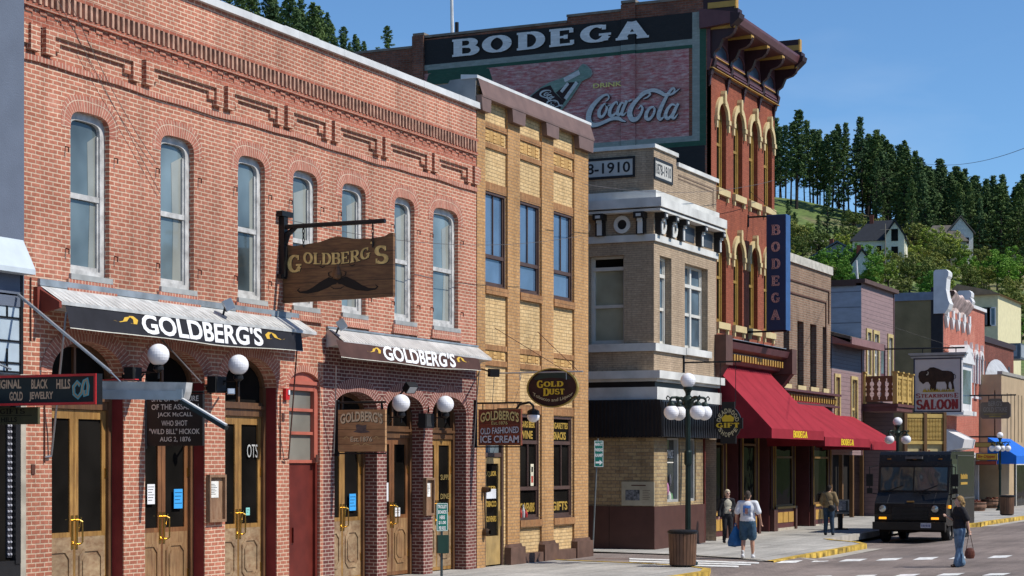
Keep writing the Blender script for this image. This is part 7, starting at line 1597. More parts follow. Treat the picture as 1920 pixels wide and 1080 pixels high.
for (px, topy, basy, k) in ((1478, 372, 452, 4), (1550, 345, 470, 2), (1535, 400, 480, 4), (1505, 420, 480, 5), (1568, 420, 480, 5), (1460, 400, 470, 4), (1490, 395, 465, 5), (1580, 395, 440, 5), (1655, 362, 440, 2), (1690, 370, 440, 4), (1640, 372, 425, 5)):
    p, d = hhit(px, basy); Hn = (basy-topy)*d/FPX; allp.append(put_pine(k, p-Vector((0, 0, .4)), Hn/[20, 22, 18, 21, 16, 13][k]*1.0))
for (px, topy, wd_) in ((432, -40, 1), (470, -30, 1), (497, -18, 1), (520, -8, 1), (545, -18, 1), (566, -6, 1), (583, 6, 1), (600, 12, 1), (617, 36, .8), (560, 20, .9), (590, 40, .9), (640, 50, .9), (672, 64, .9), (608, 24, 1), (626, 44, 1), (648, 66, .9), (575, 30, 1), (727, 48, 1.0), (450, -20, 1), (630, 70, .8), (655, 80, .7), (480, -10, 1), (507, -4, 1), (532, 4, 1), (553, 14, 1), (595, 26, 1), (665, 72, .9), (684, 78, .8), (612, 44, 1), (460, -30, 1)):
    dep = rt.uniform(455, 480) if px > 600 else rt.uniform(380, 430); lat = (px-960)*dep/FPX; zt = CH+(HZ-topy)*dep/FPX; k = 2
    p = W2(lat, dep); Hh = [20, 22, 18, 21, 16, 13][k]; sc = 1.15 if px < 605 else wd_; p.z = max(zt-Hh*sc, hillz(lat, dep)-6); allp.append(put_pine(k, p, sc))
for o in allp:
    o['group'] = 'pine trees on the ridge and hillside'; o['label'] = 'dark green pine among the many pines on the hillside'
    if 'row' in o: del o['row']
# deciduous trees
def make_tree(seed, H, wid, mat, lab):
    rnd = random.Random(seed); t = thing('leafy_tree', lab, 'tree', (0, 0, -500)); base = Vector((0, 0, -500)); g = MB(); g.path([base+Vector((0, 0, -1)), base+Vector((.1, 0, H*.3)), base+Vector((0, .1, H*.6))], [.28, .2, .08], 6)
    cl = []
    for k in range(52):
        u = Vector((rnd.gauss(0, 1), rnd.gauss(0, 1), rnd.gauss(0, 1))).normalized(); r = rnd.random()**.45; c = Vector((u.x*wid*r, u.y*wid*r, H*.60+u.z*H*.36*r)); cl.append((c, rnd.uniform(.35, .85)))
        if k % 3 == 0: g.tube(base+Vector((0, 0, H*.35)), base+c, .08, .02, 4, cap=False)
    g.build('trunk', M_bark, t); V, F_ = cards(rnd, cl, 75, .15, .8); mesh_obj('crown', V, F_, mat, t); return t
M_lf = [leafmat('fresh_green_leaves', (.075, .20, .020), (.16, .30, .04)), leafmat('olive_leaves', (.10, .14, .028), (.20, .22, .05)), leafmat('yellow_green_leaves', (.16, .24, .03), (.28, .34, .055))]
TLb = ['bright fresh green leafy tree among the houses on the hillside', 'olive green leafy tree on the hillside below the pines', 'pale yellow green spring tree on the hillside']
trees = [make_tree(21, 9, 3.0, M_lf[0], TLb[0]), make_tree(22, 8, 3.3, M_lf[1], TLb[1]), make_tree(23, 8.5, 2.8, M_lf[2], TLb[2]), make_tree(24, 7, 3.2, M_lf[0], TLb[0]), make_tree(25, 9.5, 3.2, M_lf[1], TLb[1])]
tused = set(); tp = [0, 1, 2, 0, 1]
def put_tree(k, p, sc):
    if k not in tused: tused.add(k); o = trees[k]; o.location = p; o.scale = (sc,)*3; o.rotation_euler = (0, 0, rt.uniform(0, 6))
    else: o = dup(trees[k], p, rt.uniform(0, 6), sc=sc)
    o['group'] = ['bright green trees on the slope', 'olive trees on the slope', 'yellow green trees on the slope'][tp[k]]; return o
spots = [(1468, 462, 1), (1495, 470, 1), (1515, 452, 2), (1470, 440, 1), (1590, 455, 1), (1577, 470, 2), (1600, 425, 1), (1578, 510, 0), (1605, 505, 3), (1625, 520, 0), (1590, 528, 3), (1560, 520, 3), (1640, 520, 2), (1655, 505, 2), (1648, 475, 1), (1665, 530, 2), (1690, 520, 1), (1705, 535, 4), (1720, 505, 2), (1735, 470, 1), (1750, 480, 2), (1730, 530, 1), (1752, 520, 4), (1765, 500, 1), (1780, 490, 2), (1790, 470, 4), (1700, 480, 4), (1715, 460, 1), (1760, 455, 2), (1805, 500, 2), (1815, 520, 0), (1835, 500, 1), (1850, 520, 3), (1870, 530, 0), (1890, 515, 0), (1910, 525, 3), (1860, 490, 1), (1825, 480, 4), (1900, 560, 1), (1880, 580, 4), (1905, 600, 1), (1885, 620, 2), (1915, 640, 4), (1895, 655, 0), (1912, 580, 1), (1868, 640, 2), (1874, 600, 4), (1915, 470, 3), (1785, 455, 2), (1770, 430, 1), (1800, 440, 4), (1745, 440, 1), (1635, 455, 1), (1610, 470, 1), (1600, 540, 3), (1635, 545, 0), (1745, 545, 1), (1545, 505, 3), (1505, 485, 4), (1535, 478, 1), (1840, 540, 1), (1820, 545, 4), (1890, 545, 0)]
for (px, py, k) in spots:
    p, d = hhit(px, py+16); put_tree(k, p-Vector((0, 0, .5)), rt.uniform(.7, 1.1)*(d/400)**.5)
for i in range(26):
    px = rt.uniform(1455, 1925); py = rt.uniform(455, 560); p, d = hhit(px, py+22); put_tree(rt.choice([0, 1, 2, 4, 1]), p-Vector((0, 0, .5)), rt.uniform(.45, .75))
# hillside houses
M_hw = plain('cream_house_wall', (.66, .63, .50), .8, var=.12); M_hr = plain('dark_slate_roof', (.022, .025, .032), .7, var=.25); M_hg = plain('grey_brown_roof', (.13, .115, .10), .9, var=.25)
def house(label, px, py, w, h, dp, rh, wall, roof, gable=True, chim=False, yaw=0.0, off=0.0, cat='house'):
    p, d = hhit(px, py); p = p+W2(0, off); R0 = Vector((CT*math.cos(yaw)-(-ST)*math.sin(yaw), ST*math.cos(yaw)-CT*math.sin(yaw), 0)).normalized(); N0 = Vector((R0.y, -R0.x, 0)); F = Fr(p, R0, N0)
    t = thing('house', label, cat, p); g = MB(); g.box(F, -w/2, w/2, -3, h, -dp, 0)
    if gable: g.prism(F, [(-w/2, h), (w/2, h), (0, h+rh-.15)], -dp, 0)
    g.build('wall', wall, t); g = MB()
    if gable: g.prism(F, [(-w/2-.5, h-.25), (0, h+rh), (w/2+.5, h-.25), (w/2+.5, h+.0), (0, h+rh+.3), (-w/2-.5, h+.0)], -dp-.5, .5)
    else:
        a = [F(-w/2-.5, h, .5), F(w/2+.5, h, .5), F(w/2+.5, h, -dp-.5), F(-w/2-.5, h, -dp-.5)]; r0, r1 = F(-w*.22, h+rh, -dp/2), F(w*.22, h+rh, -dp/2)
        g.face([a[0], a[1], r1, r0]); g.face([a[1], a[2], r1]); g.face([a[2], a[3], r0, r1]); g.face([a[3], a[0], r0]); g.face(a)
    rf = g.build('roof', roof, t)
    if chim: g = MB(); g.box(F, -w*.2, -w*.2+.7, h, h+rh+1.0, -dp*.5, -dp*.5+.7); g.build('chimney', plain('chimney_brick', (.2, .06, .04), .9), rf)
    n = max(2, int(w/2.6))
    for r in range(2 if h > 4.5 else 1):
        for k in range(n):
            x = -w/2+w*(k+.5)/n; z = h-1.6-r*2.9; g = MB(); g.box(F, x-.45, x+.45, z-.7, z+.7, 0, .05); wn = g.build('window', M_glass_dark, t); g = MB(); g.ring(F, rc4(x-.58, x+.58, z-.83, z+.83), rc4(x-.45, x+.45, z-.7, z+.7), 0, .09); g.build('frame', M_wtr, wn)
    return t, F
t, F = house('large cream house with steep dark roof and tall front gable on the hillside', 1648, 508, 9.5, 5.4, 8, 4.2, M_hw, M_hr, False, True, .25)
g = MB(); g.box(F, 1.2, 4.6, -2, 6.0, -.01, 1.6); g.prism(F, [(1.2, 6.0), (4.6, 6.0), (2.9, 8.55)], -.01, 1.6); gw = g.build('front_gable', M_hw, t); g = MB(); g.prism(F, [(.9, 5.8), (2.9, 8.7), (4.9, 5.8), (4.9, 6.1), (2.9, 9.1), (.9, 6.1)], -2, 2.0); g.build('gable_roof', M_hr, t)
for z in (6.2, 3.0): g = MB(); g.box(F, 2.3, 3.5, z-1.1, z+1.1, 1.6, 1.66); g.build('gable_window', M_glass_dark, gw)
house('cream house wing with a dark roof left of the tall-gabled house', 1618, 486, 7, 3.0, 6, 2.6, M_hw, M_hr, False, False, .2)
house('wide grey-brown roofed house with a white gable, right of the tall-gabled house', 1770, 497, 9.5, 5.0, 8, 4.0, plain('grey_cream_wall', (.36, .34, .27), .8), M_hg, False, False, .15)
house('narrow house with a bright white gable end under a dark roof', 1797, 498, 5.4, 6.8, 8, 3.6, plain('white_house_wall', (.62, .61, .58), .8), M_hg, True, False, .1, off=-2)
house('low white house with a blue-grey roof on the right hillside', 1868, 502, 10, 3.2, 7, 2.2, plain('white_grey_wall', (.42, .43, .42), .8), plain('blue_grey_roof', (.12, .15, .19), .7), False, False, -.1)
house('small cottage with a brown roof and one dormer at the right edge', 1905, 495, 7, 3.0, 7, 3.2, plain('tan_cottage_wall', (.36, .31, .24), .8), plain('brown_cottage_roof', (.13, .09, .075), .9), False, False, 0)
house('small dark-roofed cottage with a white front, low among bright green trees', 1616, 545, 4.6, 3.4, 6, 3.4, plain('white_house_wall', (.62, .61, .58), .8), M_hr, True, True, .2)
house('low pale hip-roofed shed beside dark pines on the left hillside', 1542, 476, 6, 1.6, 5, 1.5, plain('dark_shed_wall', (.06, .05, .04), .9), plain('pale_shed_roof', (.30, .28, .24), .9), False)
house('small dark-roofed cabin at the left end of the hillside houses', 1502, 472, 6, 1.8, 5, 1.6, plain('brown_cabin_wall', (.10, .05, .035), .9), M_hg, False)
house('grey-roofed house partly hidden by bright green trees behind the brown building', 1570, 516, 9, 3, 7, 2.6, plain('grey_house_wall', (.25, .26, .27), .8), plain('blue_slate_roof', (.10, .12, .15), .7), True, True, .3)
p, d = hhit(1632, 452); rn = random.Random(3); bm = bmesh.new(); bmesh.ops.create_icosphere(bm, subdivisions=3, radius=1)
for v in bm.verts: v.co = Vector((v.co.x*6, v.co.y*3, v.co.z*2.6))*(1+.35*noise.noise(v.co*1.7))
me = bpy.data.meshes.new('rock_outcrop'); bm.to_mesh(me); bm.free(); me.materials.append(plain('pale_rock', (.30, .23, .17), .95, var=.5, vs=.8)); o = bpy.data.objects.new('rock_outcrop', me); C.objects.link(o); o.location = p; tag(o, 'pale brown rock outcrop on the grassy slope above the cream house', 'rock')
p, d = hhit(1660, 530); g = MB(); g.tube(p, p+Vector((0, 0, 10)), .14, .1, 6); g.tube(p+Vector((-.9, 0, 9)), p+Vector((.9, .3, 9)), .06, n=5); tag(g.build('utility_pole', plain('grey_pole_wood', (.22, .19, .16), .9), loc=p), 'thin wooden utility pole standing among the hillside trees', 'utility pole')
# ------------------------------------------------------------------ STREET LAMPS
def street_lamp():
    t = thing('street_lamp', 'dark green iron lamp post', 'street lamp', (0, 0, -300)); b = Vector((0, 0, -300))
    g = MB(); g.lathe(b, [(.24, 0), (.24, .06), (.19, .10), (.15, .16), (.17, .22), (.13, .30), (.10, .42), (.085, .55), (.08, .60)], 16); g.lathe(b, [(.085, .6), (.095, .64), (.075, .68), (.07, .75)], 16); g.build('base', M_grn, t, weld=True)
    g = MB(); g.lathe(b, [(.072, .70), (.066, 2.4), (.062, 3.86)], 20, flute=.14); g.lathe(b, [(.08, 2.42), (.095, 2.46), (.095, 2.74), (.08, 2.78)], 12); g.build('post', M_grn, t)
    g = MB(); g.lathe(b, [(.07, 3.80), (.11, 3.86), (.12, 3.94), (.17, 4.0), (.13, 4.06), (.06, 4.12), (.07, 4.2), (.12, 4.27), (.12, 4.31), (.05, 4.33)], 14); g.build('crown', M_grn, t)
    for k in range(4):
        a = R(24+90*k)+TH; u = Vector((math.cos(a), math.sin(a), 0)); P = lambda r, z: b+u*r+Vector((0, 0, z))
        g = MB(); g.path([P(.08, 3.96), P(.2, 4.04), P(.33, 4.07), P(.45, 4.06), P(.50, 4.0), P(.48, 3.95)], [.035, .035, .033, .03, .028, .028], 7); g.path([P(.12, 3.88), P(.24, 3.93), P(.32, 4.03)], .018, 6); g.path([P(.5, 4.05), P(.56, 4.1), P(.60, 4.05), P(.57, 4.0)], .014, 5)
        g.lathe(P(.46, 3.86), [(.05, .10), (.10, .04), (.11, .0), (.10, -.02)], 14); ar = g.build('arm', M_grn, t)
        g = MB(); g.sphere(P(.46, 3.70), .185, 24); g.build('globe', M_globe, ar)
    g = MB(); g.sphere(b+Vector((0, 0, 4.48)), .185, 24); g.build('globe', M_globe, t)
    return t
L1 = street_lamp(); p = onG(1290, 1059); L1.location = p; L1['label'] = 'green five-globe lamp post behind the slatted litter bin at the near corner'; L1['group'] = 'five-globe street lamps'
p = Vector((-15.9, 69.0, gz(69))); q = ray(1683); s_ = 69.3; p = Vector((q.x/q.y*s_, s_, gz(s_))); dup(L1, p, R(12), 'middle lamp post, its white globes showing above the black truck', sc=(.92, .92, (2.45+88*s_/q.y-p.z)/4.67))
q = ray(1875); s_ = 92.0; p = Vector((q.x/q.y*s_, s_, gz(s_))); dup(L1, p, R(35), 'farthest green lamp post, standing on the pavement beside the stacked signs', sc=(.82, .82, (2.45+60*s_/q.y-p.z)/4.67))
# ------------------------------------------------------------------ litter bins
def bin_(label, p, r, h):
    t = thing('litter_bin', label, 'litter bin', p, 'slatted litter bins'); g = MB(); n = 24
    g.lathe(p+Vector((0, 0, .04)), [(r*.86, 0), (r*.93, h-.1)], 20); g.lathe(p, [(r*.6, .0), (r*.9, .03), (r*.9, .06)], 20); g.build('liner', plain('black_liner', (.02, .02, .02), .6), t)
    for k in range(n):
        a = 2*math.pi*k/n; u = Vector((math.cos(a), math.sin(a), 0)); v = Vector((-u.y, u.x, 0)); w = r*math.pi/n*.82; g = MB()
        A = lambda s, z, d: p+u*(r*(.90+.10*z/h)+d)+v*s+Vector((0, 0, z))
        for q in ([A(-w, .05, 0), A(w, .05, 0), A(w, h-.06, 0), A(-w, h-.06, 0)], [A(-w, .05, -.02), A(-w, .05, 0), A(-w, h-.06, 0), A(-w, h-.06, -.02)], [A(w, .05, -.02), A(w, .05, 0), A(w, h-.06, 0), A(w, h-.06, -.02)]): g.face(q)
        g.build('slat', wood('bin_slat', (.17, .085, .045), (.09, .045, .028), (8, 8, 2), .6), t)
    g = MB(); g.lathe(p+Vector((0, 0, h-.07)), [(r*1.0, 0), (r*1.06, .02), (r*1.06, .06), (r*.9, .09), (r*.55, .07), (r*.5, 0)], 24); g.build('lid', M_black, t); return t
pb_ = onG(1280, 1062.5); bin_('round bin of brown wooden slats at the foot of the near lamp post', pb_, .345, .86)
p = onG(1888, 966); bin_('small dark slatted bin on the far pavement beside the farthest lamp post', p, .32, .85)
# ------------------------------------------------------------------ signs on posts
M_sgr = plain('sign_green', (.01, .17, .13), .4, var=.05); M_swh = plain('sign_white', (.8, .82, .8), .4, var=.03)
q = ray(828); Xq = -14.85; base = Vector((Xq, q.y*Xq/q.x, 0)); t = thing('post_sign', 'small green and white trolley stop sign on a thin post at the near kerb', 'sign', base)
g = MB(); tp_ = onX(828, 998, Xq); g.tube(base, Vector((base.x, base.y, tp_.z+.45)), .024, n=8); g.build('post', plain('galvanised_post', (.10, .12, .12), .4, .5), t)
yaw = R(-2); un = Vector((math.cos(yaw+R(50)), math.sin(yaw+R(50)), 0)); F = Fr((base.x, base.y, 0), un, Vector((un.y, -un.x, 0))); z0 = onX(828, 996, Xq).z; z1 = onX(828, 943, Xq).z; hw = .105
g = MB(); g.prism(F, [(-hw, z0+.02), (-hw+.02, z0), (hw-.02, z0), (hw, z0+.02), (hw, z1-.02), (hw-.02, z1), (-hw+.02, z1), (-hw, z1-.02)], .02, .03); pn = g.build('sign_plate', M_sgr, t)
g = MB(); g.ring(F, rc4(-hw+.006, hw-.006, z0+.006, z1-.006), rc4(-hw+.014, hw-.014, z0+.014, z1-.014), .03, .032); g.box(F, -hw+.03, hw-.03, z0+.12, z0+.205, .03, .031) if False else None
h = (z1-z0)
for k, (tx, w_) in enumerate((('TROLLEY', .92), ('BOARDS', .85), ('HERE', .55), ('$1.00', .75), ('PER RIDE', .7))): zc = z1-h*(.13+.19*k); sans(g, F, tx, -hw*w_*.85, hw*w_*.85, zc-.03, zc+.032, .033, bold=.03)
g.build('lettering', M_swh, pn)
g = MB(); g.box(F, -.10, .10, onX(828, 1037, Xq).z, onX(828, 1003, Xq).z, .01, .09); g.build('leaflet_box', plain('dark_green_box', (.02, .05, .04), .4), t)
q = onG(1111, 1037); t = thing('post_sign', 'narrow green and white parking ramp sign with an arrow on a leaning thin post', 'sign', q); q2 = onY(1121, 822, q.y)
g = MB(); g.tube(q, q2, .025, n=8); g.build('post', plain('grey_post', (.22, .24, .24), .4, .5), t)
un = Vector((math.cos(R(30)), math.sin(R(30)), 0)); c = onY(1122.5, 851, q.y); F = Fr(c+un*.0, un, Vector((un.y, -un.x, 0))); hh = .36; hw = .125
g = MB(); g.box(F, -hw, hw, -hh, hh, .02, .035); pn = g.build('sign_plate', M_sgr, t); g = MB(); g.ring(F, rc4(-hw+.005, hw-.005, -hh+.005, hh-.005), rc4(-hw+.018, hw-.018, -hh+.018, hh-.018), .035, .037)
for k, tx in enumerate(('MAIN ST', 'PARKING', 'RAMP')): zc = hh-.10-.15*k; sans(g, F, tx, -hw*.8, hw*.8, zc-.045, zc+.045, .038, bold=.03)
g.prism(F, [(-.09, -.21), (.02, -.21), (.02, -.16), (.10, -.235), (.02, -.31), (.02, -.26), (-.09, -.26)], .035, .038); g.build('lettering', M_swh, pn)
# ------------------------------------------------------------------ newspaper box
q = onG(1576, 993); t = thing('newspaper_box', 'dark newspaper box with a clear front window on a thin pedestal by the red-awning shop', 'newspaper box', q)
F = Fr(q, (CT*.96+.1, ST*.96-.2, 0), (ST+.25, -CT, 0)); t_ = ray(1576).y; s_ = q.y/t_
g = MB(); g.box(F, -.06, .06, 0, .55, -.1, .05); g.box(F, -.2, .2, 0, .05, -.2, .2); g.build('pedestal', M_black, t)
g = MB(); g.box(F, -.26, .26, .55, 1.05, -.3, .1); g.box(F, -.24, .24, .60, .66, .1, .14); b_ = g.build('case', plain('dark_grey_case', (.06, .065, .07), .3, .3), t); g = MB(); g.box(F, -.2, .14, .68, 1.0, .1, .11); pn = g.build('front_window', plain('newspaper', (.32, .32, .33), .4, var=.6, vs=22), b_); g = MB(); g.ring(F, rc4(-.25, .25, .56, 1.04), rc4(-.22, .22, .60, 1.01), .1, .12); g.build('frame', plain('aluminium', (.34, .32, .30)), b_)
# ------------------------------------------------------------------ planters and barrels down the street
def barrel(label, px, py, r, h, pl=True):
    p = onG(px, py); t = thing('barrel_planter', label, 'planter', p, 'half-barrel planters'); g = MB(); g.lathe(p, [(r*.82, 0), (r, h*.5), (r*.96, h), (r*.85, h), (r*.85, h-.06), (0, h-.06)], 16); g.build('tub', wood('barrel_wood', (.28, .15, .09), (.18, .09, .055), (6, 6, 2), .7), t)
    g = MB(); 
    for z in (.2, .75): g.lathe(p, [(r*(.86+.14*z)+.012, h*z), (r*(.88+.14*z)+.012, h*z+.05)], 16)
    g.build('hoop', M_black, t)
    if pl: V, F_ = cards(random.Random(int(px)), [(Vector((0, 0, h+.04)), r*.7)], 70, .05, .3); mesh_obj('flowers', V, F_, plain('red_green_flowers', (.22, .06, .03), .8, var=.8, vs=9), t)
barrel('low dark barrel planter with red plants right behind the truck', 1828, 958, .55, .42); barrel('barrel planter with red plants left of the farthest lamp post', 1858, 953, .5, .45)
# ------------------------------------------------------------------ BLACK STEP VAN
ty = 62.0; tx0 = SX(1636, ty); tx1 = SX(1779, ty); tz = gz(ty)-.29; TW = tx1-tx0-.14; TLn = 4.5; o0 = Vector((tx0, ty, tz+.15))
tk = thing('delivery_truck', 'boxy black step van with lit amber signals, parked facing the camera at the kerb', 'truck', (tx0+TW/2, ty+1.2, tz))
M_vb = plain('black_truck_paint', (.009, .009, .010), .26, var=.3, vs=2, spec=.35); TF_ = Fr(o0, (1, 0, 0), (0, -1, 0)); TS = Fr(o0+Vector((TW, 0, 0)), (0, 1, 0), (1, 0, 0))
prof = [(0.25, .42), (-.02, .50), (-.06, .80), (-.02, 1.15), (.42, 1.52), (.60, 2.55), (.66, 2.76), (.80, 2.86), (TLn, 2.90), (TLn, .42)]   # (y, z) side profile
g = MB(); FPf = Fr(o0, (0, 1, 0), (1, 0, 0))
g.prism(FPf, [(y+.3, z) for y, z in prof], .0, TW); body = g.build('body', M_vb, tk)
md = body.modifiers.new('bevel', 'BEVEL'); md.width = .045; md.segments = 3; md.limit_method = 'ANGLE'
def slope(y0, z0, y1, z1): return lambda x, v, d=0: o0+Vector((x, .3+y0+(y1-y0)*v, z0+(z1-z0)*v))+Vector((0, -(z1-z0), (y1-y0)))*(d/math.hypot(y1-y0, z1-z0))
WS = slope(.42, 1.52, .60, 2.55)
g = MB(); c = TW/2
for a, b in ((.08, c-.02), (c+.02, TW-.08)): g.face([WS(a, .06, .01), WS(b, .06, .01), WS(b, .80, .01), WS(a, .80, .01)])
g.build('windscreen', glass('windscreen_glass', (.05, .07, .075), .03, .6, var=.3), tk)
g = MB()
for a, b in ((.05, TW-.05),):
    for v in (.03, .82): g.face([WS(a, v, .02), WS(b, v, .02), WS(b, v+.03, .02), WS(a, v+.03, .02)])
g.face([WS(c-.02, .05, .021), WS(c+.02, .05, .021), WS(c+.02, .83, .021), WS(c-.02, .83, .021)]); g.build('windscreen_seal', plain('rubber', (.012, .012, .012), .7), tk)
g = MB()
for a in (.35, c+.3): g.tube(WS(a, .03, .04), WS(a+.5, .22, .04), .012, n=5)
g.build('wiper', M_black, tk)
g = MB(); g.box(TF_, c-.28, c+.28, 2.62, 2.70, -.9, -.76); g.build('marker_light_bar', plain('grey_marker', (.12, .12, .12), .4), tk)
for k in (-1, 0, 1): g = MB(); g.box(TF_, c+k*.85-.06, c+k*.85+.06, 2.60, 2.64, -.97, -.89); g.build('marker_lamp', plain('amber_off', (.3, .12, .02), .3), tk)
M_am = plain('amber_lit', (.9, .35, .02), .3, emit=((1, .38, .02), 1.2))
for x in (.28, TW-.36):
    g = MB(); g.lathe(o0+Vector((x, .24, .98)), [(.13, 0), (.13, -.02), (.12, .03), (.10, .045), (0, .055)], 18, ax=(0, -1, 0)); hl = g.build('headlight', plain('headlamp_glass', (.42, .44, .44), .12, .6), tk); g = MB(); g.lathe(o0+Vector((x, .24, .98)), [(.155, 0), (.155, .03), (.13, .035)], 18, ax=(0, -1, 0)); g.build('bezel', M_black, hl)
    g = MB(); g.box(TF_, x-.12, x+.12, .64, .71, -.26, -.21); g.build('turn_signal', M_am, tk)
g = MB(); g.box(TF_, c-.6, c+.6, .62, 1.05, -.255, -.235)
for k in range(9): g.box(TF_, c-.58, c+.58, .64+.045*k, .66+.045*k, -.24, -.22, m=1)
g.build('grille', [plain('grille_black', (.008, .008, .008), .6), plain('grille_bar', (.03, .03, .032), .3)], tk)
g = MB(); g.box(TF_, c-.12, c+.12, 1.20, 1.245, -.335, -.30) ; g.build('badge', plain('brass_badge', (.35, .22, .08), .3, .7), tk)
g = MB(); g.box(TF_, -.01, TW+.01, .30, .55, -.25, -.02); bp = g.build('bumper', plain('black_bumper', (.015, .015, .016), .35), tk); md = bp.modifiers.new('bevel', 'BEVEL'); md.width = .03; md.segments = 2
g = MB(); g.box(TF_, TW-.78, TW-.44, .37, .53, -.02, -.005); pl_ = g.build('number_plate', plain('plate_white', (.55, .57, .62), .5, var=.3, vs=30), bp); g = MB(); 
for k in range(6): g.box(TF_, TW-.75+k*.05, TW-.72+k*.05, .41, .48, -.005, -.003)
g.build('plate_marks', plain('plate_dark', (.1, .12, .25)), pl_)
M_ty = plain('tyre_rubber', (.015, .015, .016), .8)
for x, y in ((.16, .95), (TW-.16, .95), (.16, 3.5), (TW-.16, 3.5)):
    g = MB(); w_ = .13; cc_ = o0+Vector((x, y+.2, .26)); g.lathe(cc_, [(.2, -w_), (.36, -w_), (.40, -w_*.6), (.40, w_*.6), (.36, w_), (.2, w_)], 24, ax=(1, 0, 0)); ty_ = g.build('wheel', M_ty, tk)
    g = MB(); g.lathe(cc_, [(.0, .06), (.1, .06), (.12, .02), (.21, .09), (.22, -.09), (0, -.08)], 20, ax=(1 if x > 1 else -1, 0, 0)); g.build('rim', plain('steel_rim', (.22, .21, .2), .5, .5), ty_)
g = MB(); g.box(TF_, .1, TW-.1, .22, .45, -TLn+.2, -.5); g.build('chassis', M_dark, tk)
g = MB(); FQ = slope(-.02, 1.15, .42, 1.52)
for x in (.42, TW-.42): g.face([FQ(x-.006, .02, .004), FQ(x+.006, .02, .004), FQ(x+.006, .98, .004), FQ(x-.006, .98, .004)])
g.face([FQ(.05, .03, .004), FQ(TW-.05, .03, .004), FQ(TW-.05, .05, .004), FQ(.05, .05, .004)]); g.build('panel_seams', plain('grey_seam', (.05, .05, .052), .5), tk)
g = MB()
for k in range(22):
    for z in (2.80, .58): g.sphere(TS(.9+k*.19, z, .0), .014, 5)
for k in range(12): g.sphere(TF_(.15+k*(TW-.3)/11, 2.72, -.93), .013, 5)
g.build('rivets', plain('grey_seam', (.05, .05, .052), .5), tk)
# side: sliding door, windows, stripe, mirror
g = MB(); g.box(TS, 1.0, 1.85, .62, 2.62, 0, .03); dr = g.build('side_door', plain('black_truck_door', (.016, .016, .018), .2, var=.2, spec=.6), tk); g = MB(); g.box(TS, 1.1, 1.75, 1.62, 2.45, .03, .04); g.build('pane', glass('truck_side_glass', (.04, .05, .055), .04, .6), dr); g = MB(); g.box(TS, 1.78, 1.82, 1.2, 1.45, .03, .07); g.build('handle', M_galv, dr)
g = MB(); g.box(TS, .9, TLn+.28, 1.28, 1.33, 0, .03); g.box(TS, 1.9, TLn+.28, 2.72, 2.76, 0, .03); g.box(TS, 1.93, 1.97, .5, 2.75, 0, .02); g.build('rub_rail', plain('grey_rail', (.12, .12, .125), .3, .5), tk)
g = MB(); [g.box(TS, 2.5+k*.19, 2.64+k*.19, 1.95, 2.12-.03*(k % 2), 0, .012) for k in range(6)]; g.box(TS, 2.5, 3.6, 1.76, 1.84, 0, .012); g.build('side_lettering', plain('gold_truck_letter', (.45, .28, .05)), tk)
for side, F in ((1, TS), (-1, Fr(o0, (0, 1, 0), (-1, 0, 0)))):
    g = MB(); g.path([F(.75, 2.4, 0), F(.55, 2.35, .24), F(.55, 1.5, .24), F(.75, 1.45, 0)], .016, 6); g.box(F, .50, .56, 1.72, 2.12, .12, .34); g.box(F, .50, .56, 1.48, 1.66, .14, .32); g.build('mirror', M_black, tk)
g = MB(); g.box(TS, .62, .78, 1.0, 1.1, 0, .05); g.build('side_marker', M_am, tk)
# ------------------------------------------------------------------ PEOPLE
def remesh(mb, name, mat, parent, vox=.010, sm=2):
    o = mb.build(name+'_raw', mat, loc=Vector((0, 0, 0)), weld=True)
    m = o.modifiers.new('r', 'REMESH'); m.mode = 'VOXEL'; m.voxel_size = vox; m.use_smooth_shade = True
    s = o.modifiers.new('s', 'SMOOTH'); s.factor = .5; s.iterations = sm
    dg = bpy.context.evaluated_depsgraph_get(); me = bpy.data.meshes.new_from_object(o.evaluated_get(dg)); bpy.data.objects.remove(o)
    me.name = name; n = bpy.data.objects.new(name, me); C.objects.link(n); n.parent = parent
    me.materials.clear(); me.materials.append(mat); return n
def cap(g, a, b, ra, rb, n=12):
    a, b = Vector(a), Vector(b); g.tube(a, b, ra, rb, n); g.sphere(a, ra*.995, n); g.sphere(b, rb*.995, n)
def hand(g, wrist, elbow, curl=.5, side=1, k=1.0):
    w = Vector(wrist); d = (w-Vector(elbow)).normalized(); up = Vector((0, 1, 0)) if abs(d.y) < .8 else Vector((0, 0, 1)); s = d.cross(up).normalized()*side; nrm = s.cross(d).normalized()*side
    pl = w+d*.085*k; cap(g, w, pl, .026, .024, 8)
    fw = s.cross(d)
    for i, L in enumerate((.062, .070, .066, .052)):
        r0 = pl+fw*(.027-.018*i)*k; m_ = r0+(d*(1-curl*.4)+s*curl*.5).normalized()*L*.55*k; e = m_+(d*(1-curl)+s*curl).normalized()*L*.5*k; cap(g, r0, m_, .0095, .0085, 6); cap(g, m_, e, .0085, .007, 6)
    th0 = w+d*.03+fw*.022; th1 = th0+(fw*.8+d*.7).normalized()*.038*k; cap(g, th0, th1, .012, .010, 6); cap(g, th1, th1+(d*.9+fw*.2).normalized()*.028*k, .010, .008, 6)
